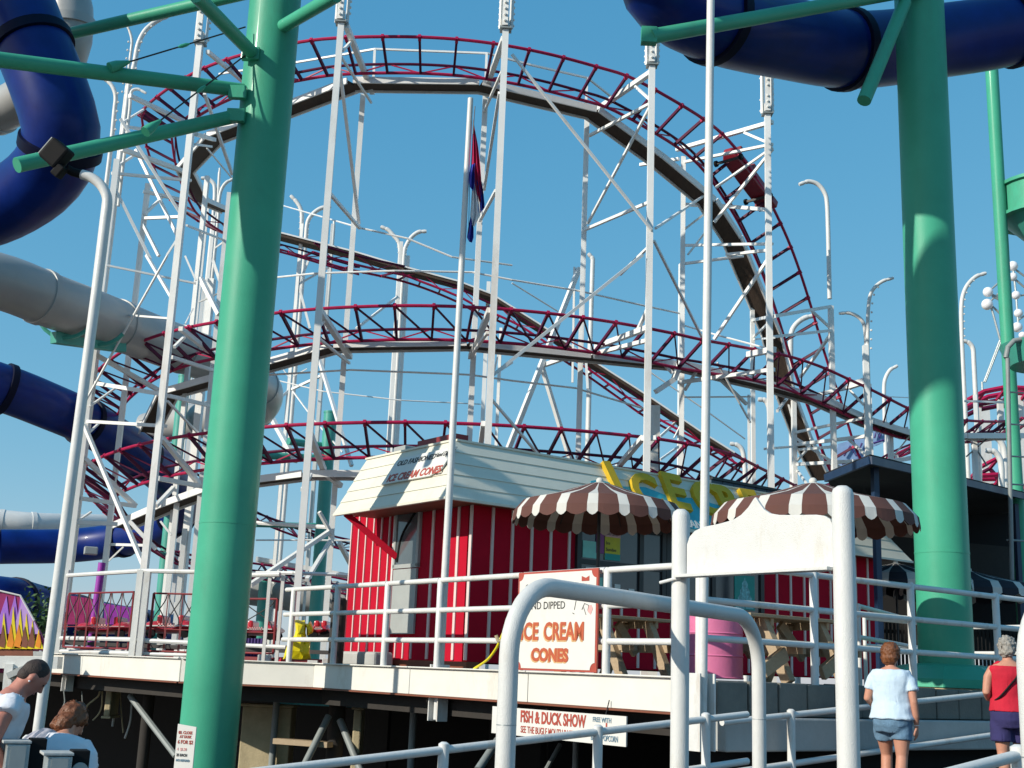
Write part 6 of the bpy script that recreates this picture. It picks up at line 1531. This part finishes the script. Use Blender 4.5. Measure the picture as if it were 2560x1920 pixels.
gbox('grey steel box with a round lock in front of the crouching person', (146, 1888), 7.4, True)

# ================================================================== PEOPLE
def remesh(name, g, m, parent, voxel=0.012, smooth_it=4, label=None, noise_amp=0.0, noise_scale=10):
    me = bpy.data.meshes.new('tmp'); me.from_pydata([tuple(v) for v in g.v], [], g.f)
    bm_ = bpy.data.objects.new('tmp', me); C.objects.link(bm_)
    r = bm_.modifiers.new('r', 'REMESH'); r.mode = 'VOXEL'; r.voxel_size = voxel
    s = bm_.modifiers.new('s', 'SMOOTH'); s.factor = 0.5; s.iterations = smooth_it
    me2 = bpy.data.meshes.new_from_object(bm_.evaluated_get(bpy.context.evaluated_depsgraph_get()))
    bpy.data.objects.remove(bm_); bpy.data.meshes.remove(me)
    L = base_of(parent)
    for v in me2.vertices:
        if noise_amp:
            n_ = mathutils.noise.noise(v.co * noise_scale); v.co = v.co + v.normal * n_ * noise_amp
        v.co = v.co - L
    me2.name = name; me2.materials.clear(); me2.materials.append(m)
    for p in me2.polygons: p.use_smooth = True
    o = bpy.data.objects.new(name, me2); C.objects.link(o); o.parent = parent
    if label: o['label'] = label
    return o

def ell(c, rx, ry, n=20, tilt=0.0):
    return [Vector((c[0] + rx * math.cos(2 * PI * k / n), c[1] + ry * math.sin(2 * PI * k / n), c[2] + tilt * math.sin(2 * PI * k / n))) for k in range(n)]

class Person:
    """local frame: x right, y forward (the way the person faces), z up, feet at z=0"""
    def __init__(s, label, foot, yaw, h=1.0, warp=None):
        s.root = thing('person', label, 'person', foot); s.foot = Vector(foot); s.M = Matrix.Rotation(yaw, 3, 'Z'); s.h = h; s.warp = warp
    def W(s, v):
        v = Vector(v)
        if s.warp: v = s.warp(v)
        return s.foot + s.M @ (v * s.h)
    def place(s, g):
        o = G(); o.v = [tuple(s.W(v)) for v in g.v]; o.f = g.f; return o

def hand(g, wrist, direc, palm_n, curl=0.5, L=0.17):
    d = Vector(direc).normalized(); n = Vector(palm_n); n = (n - d * n.dot(d)).normalized(); x = d.cross(n)
    w_ = Vector(wrist)
    g.loft([[w_ + d * t + x * sx * wd + n * sy * th for sx, sy in ((-1, -.6), (-.5, -1), (.5, -1), (1, -.6), (1, .6), (.5, 1), (-.5, 1), (-1, .6))] for t, wd, th in ((-.02, .026, .018), (.02, .032, .017), (.06, .041, .015), (.09, .042, .013))])
    for k, (off, ln) in enumerate(((-.032, .066), (-.011, .076), (.011, .072), (.031, .058))):
        p = w_ + d * .085 + x * off; a = curl * .5
        pts = [p - d * .02, p]
        dd = d.copy()
        for q in range(3):
            dd = (Matrix.Rotation(a, 3, x) @ dd)
            pts.append(pts[-1] + dd * ln * (.42, .32, .26)[q])
        g.tube(pts, [.0095, .0095, .009, .008, .0065], 7)
    t0 = w_ + d * .03 - x * .03
    g.tube([t0, t0 - x * .02 + d * .02 + n * .006, t0 - x * .028 + d * .05 + n * .012, t0 - x * .026 + d * .072 + n * .016], [.014, .012, .011, .008], 8)

def head(g, c, yaw=0.0, pitch=0.0, s=1.0):
    M = Matrix.Rotation(yaw, 3, 'Z') @ Matrix.Rotation(-pitch, 3, 'X')
    c = Vector(c)
    g.ball(c, (.074 * s, .094 * s, .108 * s), 20, 14, M)
    g.ball(c + M @ Vector((0, .030, -.055)) * s, (.056 * s, .062 * s, .062 * s), 16, 10, M)
    g.ball(c + M @ Vector((0, .062, -.092)) * s, (.026 * s, .024 * s, .022 * s), 10, 8, M)
    g.tube([c + M @ Vector((0, .088, .012)) * s, c + M @ Vector((0, .104, -.018)) * s, c + M @ Vector((0, .110, -.034)) * s], [.010 * s, .013 * s, .016 * s], 8)
    for sx in (-1, 1):
        g.ball(c + M @ Vector((sx * .077, -.004, -.012)) * s, (.011 * s, .020 * s, .031 * s), 8, 8, M)
        g.ball(c + M @ Vector((sx * .034, .078, .034)) * s, (.024 * s, .014 * s, .008 * s), 8, 6, M)
    return M

def face(per, c, M, s=1.0, parent=None):
    c = Vector(c)
    for sx in (-1, 1):
        g = G(); g.ball(c + M @ Vector((sx * .031, .083, .012)) * s, (.012 * s, .008 * s, .007 * s), 10, 8, M); obj('eye', per.place(g), eye_dark, per.root, True)
    g = G(); g.ball(c + M @ Vector((0, .088, -.062)) * s, (.022 * s, .009 * s, .007 * s), 10, 8, M); obj('mouth', per.place(g), lips, per.root, True)

def torso_rings(extra=0.0, zmin=None, zmax=None, fem=True, bulk=1.0):
    data = [(.74, .150, .115, -.010), (.80, .178, .138, -.018), (.87, .188, .142, -.020), (.94, .178, .128, -.008), (1.02, .160, .115, .004), (1.10, .160, .115, .006), (1.18, .168, .120, .010), (1.25, .176, .116, .004), (1.31, .182, .100, -.004), (1.345, .165, .084, -.008), (1.375, .115, .070, -.008), (1.40, .066, .060, -.004)] if fem else \
           [(.76, .150, .110, -.010), (.84, .172, .125, -.012), (.92, .172, .122, -.006), (1.00, .168, .120, .006), (1.10, .172, .124, .010), (1.20, .186, .128, .010), (1.29, .200, .122, .002), (1.36, .205, .104, -.004), (1.40, .175, .086, -.008), (1.43, .118, .072, -.008), (1.455, .072, .064, -.004)]
    out = []
    for z, rx, ry, y in data:
        if zmin is not None and z < zmin - 1e-6: continue
        if zmax is not None and z > zmax + 1e-6: continue
        out.append(ell((0, y, z), rx * bulk + extra, ry * bulk + extra, 24))
    return out

# ---- woman in pale blue shirt, walking up the ramp, seen from behind
fpos = P((2228, 1700), 13.0); fz = 0.50
wy = math.atan2(0.6, 0.8) - PI / 2 + 0.42      # faces up the ramp, a little away from the camera
W1 = Person('woman with short auburn hair in pale blue shirt and denim shorts walking up the ramp', (fpos.x, 13.0, fz), wy, 0.93)
g = G(); g.loft(torso_rings(bulk=1.06))
g.tube([(0, -.004, 1.36), (0, .004, 1.43), (0, .014, 1.50)], [.062, .054, .055], 14)
hd = (0.0, .030, 1.535); MH = head(g, hd, -0.25, 0.12)
# legs mid stride: left leg forward, right leg back
g.tube([(-.092, .0, .84), (-.10, .05, .66), (-.10, .13, .46), (-.098, .10, .30), (-.095, .02, .10), (-.095, .02, .05)], [.104, .092, .062, .062, .040, .038], 14)
g.tube([(.092, -.01, .84), (.10, -.04, .64), (.10, -.05, .45), (.10, -.12, .28), (.098, -.22, .10), (.098, -.24, .06)], [.104, .092, .063, .064, .042, .040], 14)
# arms: right hangs with the hand low, left bent forward
g.tube([(.155, -.005, 1.315), (.215, -.02, 1.22), (.245, -.045, 1.03), (.255, -.015, .88), (.25, .02, .775)], [.054, .052, .042, .038, .026], 12)
hand(g, (.25, .022, .770), (-.02, .12, -1), (-1, 0.1, 0), 0.5)
g.tube([(-.155, -.005, 1.315), (-.215, -.03, 1.22), (-.255, -.045, 1.05), (-.225, .07, .99), (-.16, .20, 1.0)], [.054, .052, .043, .038, .026], 12)
hand(g, (-.158, .205, 1.0), (.6, .8, .05), (0.6, -.5, .5), 0.9)
remesh('body', W1.place(g), skin, W1.root, .009, 3)
face(W1, hd, MH)
g = G(); g.loft(torso_rings(.034, .87, 1.385, bulk=1.08))
g.loft([[Vector((v[0] * (1.045), v[1] * 1.03 - .002, .84)) for v in torso_rings(.036, .865, .88, bulk=1.08)[0]], torso_rings(.036, .865, .88, bulk=1.08)[0]])
for sx in (-1, 1):
    g.tube([(sx * .14, -.005, 1.325), (sx * .20, -.012, 1.25), (sx * .232, -.03, 1.145)], [.072, .070, .068], 16)
remesh('shirt', W1.place(g), tee_blue, W1.root, .010, 3, noise_amp=.011, noise_scale=13)
g = G(); g.loft([ell((0, -.015, z), rx, ry, 24) for z, rx, ry in ((.70, .185, .150), (.78, .212, .182), (.85, .214, .178), (.91, .196, .150))])
g.tube([(-.092, .0, .86), (-.10, .035, .72), (-.10, .06, .63)], [.118, .114, .112], 18); g.tube([(.092, -.01, .86), (.10, -.03, .72), (.10, -.04, .62)], [.118, .114, .112], 18)
remesh('shorts', W1.place(g), denim, W1.root, .010, 2, noise_amp=.009, noise_scale=16)
g = G(); g.ball(Vector(hd) + MH @ Vector((0, -.018, .026)), (.106, .108, .116), 20, 14, MH); g.ball(Vector(hd) + MH @ Vector((0, -.048, -.040)), (.094, .072, .088), 16, 12, MH)
g.ball(Vector(hd) + MH @ Vector((0, .03, .085)), (.070, .062, .045), 14, 10, MH)
o = remesh('hair', W1.place(g), hair_red, W1.root, .007, 1, noise_amp=.012, noise_scale=34)
for pts in ([(-.095, .02, .05), (-.095, .12, .045)], [(.098, -.24, .07), (.098, -.15, .04)]):
    g = G(); g.loft([[Vector(pts[0]).lerp(Vector(pts[1]), t) + Vector((sx * wd, 0, sz * hh)) for sx, sz in ((-1, -1), (1, -1), (1, .6), (.5, 1), (-.5, 1), (-1, .6))] for t, wd, hh in ((-.6, .03, .035), (0, .04, .045), (.7, .045, .032), (1.3, .03, .02))]); obj('shoe', W1.place(g), shoe, W1.root, True)
g = G(); g.tube([(.25 + .028 * math.cos(a), .018 + .028 * math.sin(a), .785) for a in [k * PI / 6 for k in range(12)]], .006, 6, closed=True); obj('bracelet', W1.place(g), white, W1.root, True)

# ---- woman in red top at the right edge
q = P((2522, 1700), 12.6)
W2 = Person('woman in red sleeveless top and navy shorts beside the right edge post', (q.x, 12.6, 0.60), -0.15, 0.93)
g = G(); g.loft(torso_rings(bulk=1.03)); g.tube([(0, -.004, 1.36), (0, .004, 1.43), (0, .014, 1.50)], [.062, .054, .055], 14)
hd2 = (0.01, .035, 1.535); MH2 = head(g, hd2, -0.35, 0.25)
g.tube([(-.092, 0, .84), (-.098, .0, .64), (-.098, .0, .45), (-.096, -.03, .30), (-.095, -.03, .06)], [.10, .088, .060, .060, .038], 14)
g.tube([(.092, 0, .84), (.098, .05, .64), (.098, .09, .45), (.098, .05, .28), (.098, -.02, .06)], [.10, .088, .060, .060, .038], 14)
for sx in (-1, 1):
    g.tube([(sx * .155, -.005, 1.315), (sx * .215, -.01, 1.22), (sx * .245, -.03, 1.06), (sx * .20, .09, 1.0), (sx * .09, .21, 1.03)], [.054, .050, .042, .036, .026], 12)
    hand(g, (sx * .088, .212, 1.03), (-sx * .8, .5, .1), (0, -.6, .7), 1.0)
remesh('body', W2.place(g), skin, W2.root, .009, 3); face(W2, hd2, MH2)
g = G(); g.loft(torso_rings(.026, .87, 1.345, bulk=1.05)); 
for sx in (-1, 1): g.tube([(sx * .10, -.03, 1.30), (sx * .105, -.012, 1.372), (sx * .10, .03, 1.34)], [.05, .034, .05], 10)
remesh('top', W2.place(g), redtop, W2.root, .010, 3, noise_amp=.009, noise_scale=12)
g = G(); g.loft([ell((0, -.012, z), rx, ry, 24) for z, rx, ry in ((.70, .185, .150), (.78, .208, .180), (.86, .212, .176), (.93, .190, .145))])
g.tube([(-.092, .0, .86), (-.10, .0, .70), (-.102, .0, .56)], [.118, .116, .118], 18); g.tube([(.092, 0, .86), (.10, .03, .70), (.102, .06, .57)], [.118, .116, .118], 18)
remesh('shorts', W2.place(g), navyshort, W2.root, .010, 2, noise_amp=.009, noise_scale=12)
g = G(); g.ball(Vector(hd2) + MH2 @ Vector((0, -.02, .022)), (.095, .102, .108), 20, 14, MH2); g.ball(Vector(hd2) + MH2 @ Vector((0, -.05, -.045)), (.085, .065, .075), 16, 12, MH2)
remesh('hair', W2.place(g), hair_grey, W2.root, .008, 1, noise_amp=.022, noise_scale=38)
g = G(); g.tube(catmull([(.11, -.05, 1.375), (.06, -.142, 1.25), (-.02, -.150, 1.15), (-.13, -.128, 1.02), (-.19, -.03, .96)], 5), .011, 6); obj('bag_strap', W2.place(g), black, W2.root, True)
g = G(); g.box((-.2, .05, .93), (.09, .18, .15)); 
for x in (-.095, .098):
    gg = G(); gg.loft([[Vector((x, t, .05)) + Vector((sx * wd, 0, sz * hh)) for sx, sz in ((-1, -1), (1, -1), (1, .6), (.5, 1), (-.5, 1), (-1, .6))] for t, wd, hh in ((-.09, .03, .04), (-.03, .04, .045), (.09, .045, .035), (.15, .03, .02))]); obj('shoe', W2.place(gg), shoe, W2.root, True)

# ---- man in white sleeveless shirt at the left edge, looking down to the right
q = P((-16, 1720), 8.2)
def bend_man(v):
    a = 0.0
    z0 = .95
    if v.z > z0:
        t = min(1, (v.z - z0) / .45); a = .30 * t
        M = Matrix.Rotation(-a, 3, 'X'); p = Vector((0, 0, z0)); return p + M @ (v - p)
    return v
Mn = Person('man with cropped dark hair in white sleeveless shirt looking down at left', (q.x, 8.2, 0.0), -PI / 2 + 0.45, 0.95, bend_man)
g = G(); g.loft(torso_rings(fem=False, bulk=1.12)); g.tube([(0, -.004, 1.40), (0, .01, 1.46), (0, .035, 1.53)], [.078, .070, .066], 14)
hd3 = (0, .065, 1.575); MH3 = head(g, hd3, 0, 0.55, 1.05)
for sx in (-1, 1):
    g.tube([(sx * .092, 0, .86), (sx * .10, .0, .66), (sx * .10, .0, .47), (sx * .10, -.02, .30), (sx * .10, -.02, .05)], [.105, .092, .064, .064, .042], 14)
    g.tube([(sx * .175, -.005, 1.37), (sx * .245, -.01, 1.27), (sx * .27, .0, 1.08), (sx * .24, .13, .95), (sx * .18, .26, .93)], [.066, .064, .052, .044, .031], 12)
    hand(g, (sx * .178, .264, .93), (-sx * .3, .9, -.1), (0, -.2, -1), 0.8)
remesh('body', Mn.place(g), skin_red, Mn.root, .010, 3); face(Mn, hd3, MH3, 1.05)
g = G(); g.loft(torso_rings(.024, .84, 1.415, fem=False, bulk=1.14)); g.loft([ell((0, -.012, z), r_, r_ * .74, 24) for z, r_ in ((.70, .225), (.78, .222), (.86, .218))])
for sx in (-1, 1): g.tube([(sx * .15, -.005, 1.37), (sx * .215, -.008, 1.335), (sx * .262, -.01, 1.285)], [.085, .088, .084], 16)
remesh('shirt', Mn.place(g), tee_white, Mn.root, .011, 3, noise_amp=.012, noise_scale=10)
g = G(); g.loft([ell((0, -.01, z), rx, ry, 24) for z, rx, ry in ((.76, .20, .155), (.86, .205, .155), (.95, .19, .14))])
for sx in (-1, 1): g.tube([(sx * .095, 0, .86), (sx * .105, 0, .66), (sx * .11, 0, .50)], [.118, .118, .118], 16)
remesh('shorts', Mn.place(g), navyshort, Mn.root, .012, 2)
g = G(); g.ball(Vector(hd3) + MH3 @ Vector((0, -.014, .022)), (.081, .096, .098), 20, 14, MH3); g.ball(Vector(hd3) + MH3 @ Vector((0, -.04, -.03)), (.074, .062, .06), 14, 10, MH3)
remesh('hair', Mn.place(g), hair_dark, Mn.root, .008, 3, noise_amp=.003, noise_scale=60)
g = G(); c_ = Vector(hd3) + MH3 @ Vector((.078, .0, -.042)); g.ball(c_, (.008, .008, .008), 8, 6); obj('ear_stud', Mn.place(g), bulb, Mn.root, True)

# ---- person crouching in white shirt, towel over the shoulder
q = P((118, 1880), 8.6)
def crouch(v):
    z0 = .86
    if v.z > z0:
        t = min(1, (v.z - z0) / .5); a = .45 * t
        M = Matrix.Rotation(-a, 3, 'X'); p = Vector((0, 0, z0)); return p + M @ (v - p)
    return v
Cr = Person('crouching person with reddish brown hair in white shirt seen from behind', (q.x, 8.6, -0.26), -0.12, 0.98, crouch)
g = G(); g.loft(torso_rings(bulk=1.1)); g.tube([(0, -.004, 1.36), (0, .004, 1.43), (0, .014, 1.50)], [.062, .054, .055], 14)
hd4 = (0, .05, 1.53); MH4 = head(g, hd4, -.5, .35)
for sx in (-1, 1):
    g.tube([(sx * .10, -.02, .82), (sx * .14, .20, .86), (sx * .15, .40, .86), (sx * .145, .33, .55), (sx * .14, .24, .27)], [.105, .092, .064, .062, .042], 14)
    g.loft([[Vector((sx * .14, t, .26)) + Vector((a * wd, 0, b * hh)) for a, b in ((-1, -1), (1, -1), (1, .6), (.5, 1), (-.5, 1), (-1, .6))] for t, wd, hh in ((.17, .03, .035), (.24, .04, .04), (.36, .045, .03), (.43, .03, .02))])
    g.tube([(sx * .16, -.005, 1.315), (sx * .22, .03, 1.22), (sx * .24, .10, 1.06), (sx * .18, .24, 1.02), (sx * .10, .34, 1.06)], [.056, .052, .044, .038, .027], 12)
    hand(g, (sx * .098, .345, 1.06), (-sx * .5, .8, .1), (0, -.4, -1), .8)
remesh('body', Cr.place(g), skin, Cr.root, .010, 3); face(Cr, hd4, MH4)
g = G(); g.loft(torso_rings(.026, .80, 1.385, bulk=1.14))
for sx in (-1, 1): g.tube([(sx * .14, -.005, 1.325), (sx * .215, .02, 1.245), (sx * .24, .06, 1.15)], [.078, .075, .072], 16)
remesh('shirt', Cr.place(g), tee_white, Cr.root, .011, 3, noise_amp=.011, noise_scale=10)
g = G(); g.loft([ell((0, -.015, z), rx, ry, 24) for z, rx, ry in ((.74, .20, .16), (.82, .21, .165), (.90, .20, .15))])
for sx in (-1, 1): g.tube([(sx * .10, -.02, .82), (sx * .14, .18, .86), (sx * .15, .34, .865)], [.118, .108, .085], 16)
remesh('shorts', Cr.place(g), navyshort, Cr.root, .012, 2)
g = G(); g.ball(Vector(hd4) + MH4 @ Vector((0, -.02, .022)), (.098, .106, .11), 20, 14, MH4); g.ball(Vector(hd4) + MH4 @ Vector((0, -.05, -.06)), (.092, .07, .09), 16, 12, MH4)
remesh('hair', Cr.place(g), hair_wild, Cr.root, .008, 1, noise_amp=.022, noise_scale=26)
# towel: a strip over the left shoulder
g = G(); vs = []; fs = []
line = [(-.10, .07, 1.33), (-.10, .02, 1.40), (-.11, -.05, 1.41), (-.12, -.115, 1.34), (-.135, -.155, 1.22), (-.15, -.165, 1.08), (-.17, -.165, .94), (-.18, -.165, .84)]
cl = catmull(line, 3)
for i, p in enumerate(cl):
    for k in range(9):
        f = (k / 8 - .5); w_ = .16 + .02 * math.sin(i * .7)
        vs.append(p + Vector((f * w_ * 1.0, -.012 * math.cos(f * PI * 6 + i * .35) - .012, abs(f) * -.05 if i < 12 else 0)))
for i in range(len(cl) - 1):
    for k in range(8): fs.append((i * 9 + k, i * 9 + k + 1, (i + 1) * 9 + k + 1, (i + 1) * 9 + k))
g.add(vs, fs)
tw = obj('towel', Cr.place(g), towel, None, True); sol = tw.modifiers.new('thickness', 'SOLIDIFY'); sol.thickness = .012
tag(tw, 'grey towel draped over the left shoulder of the crouching person', 'towel')
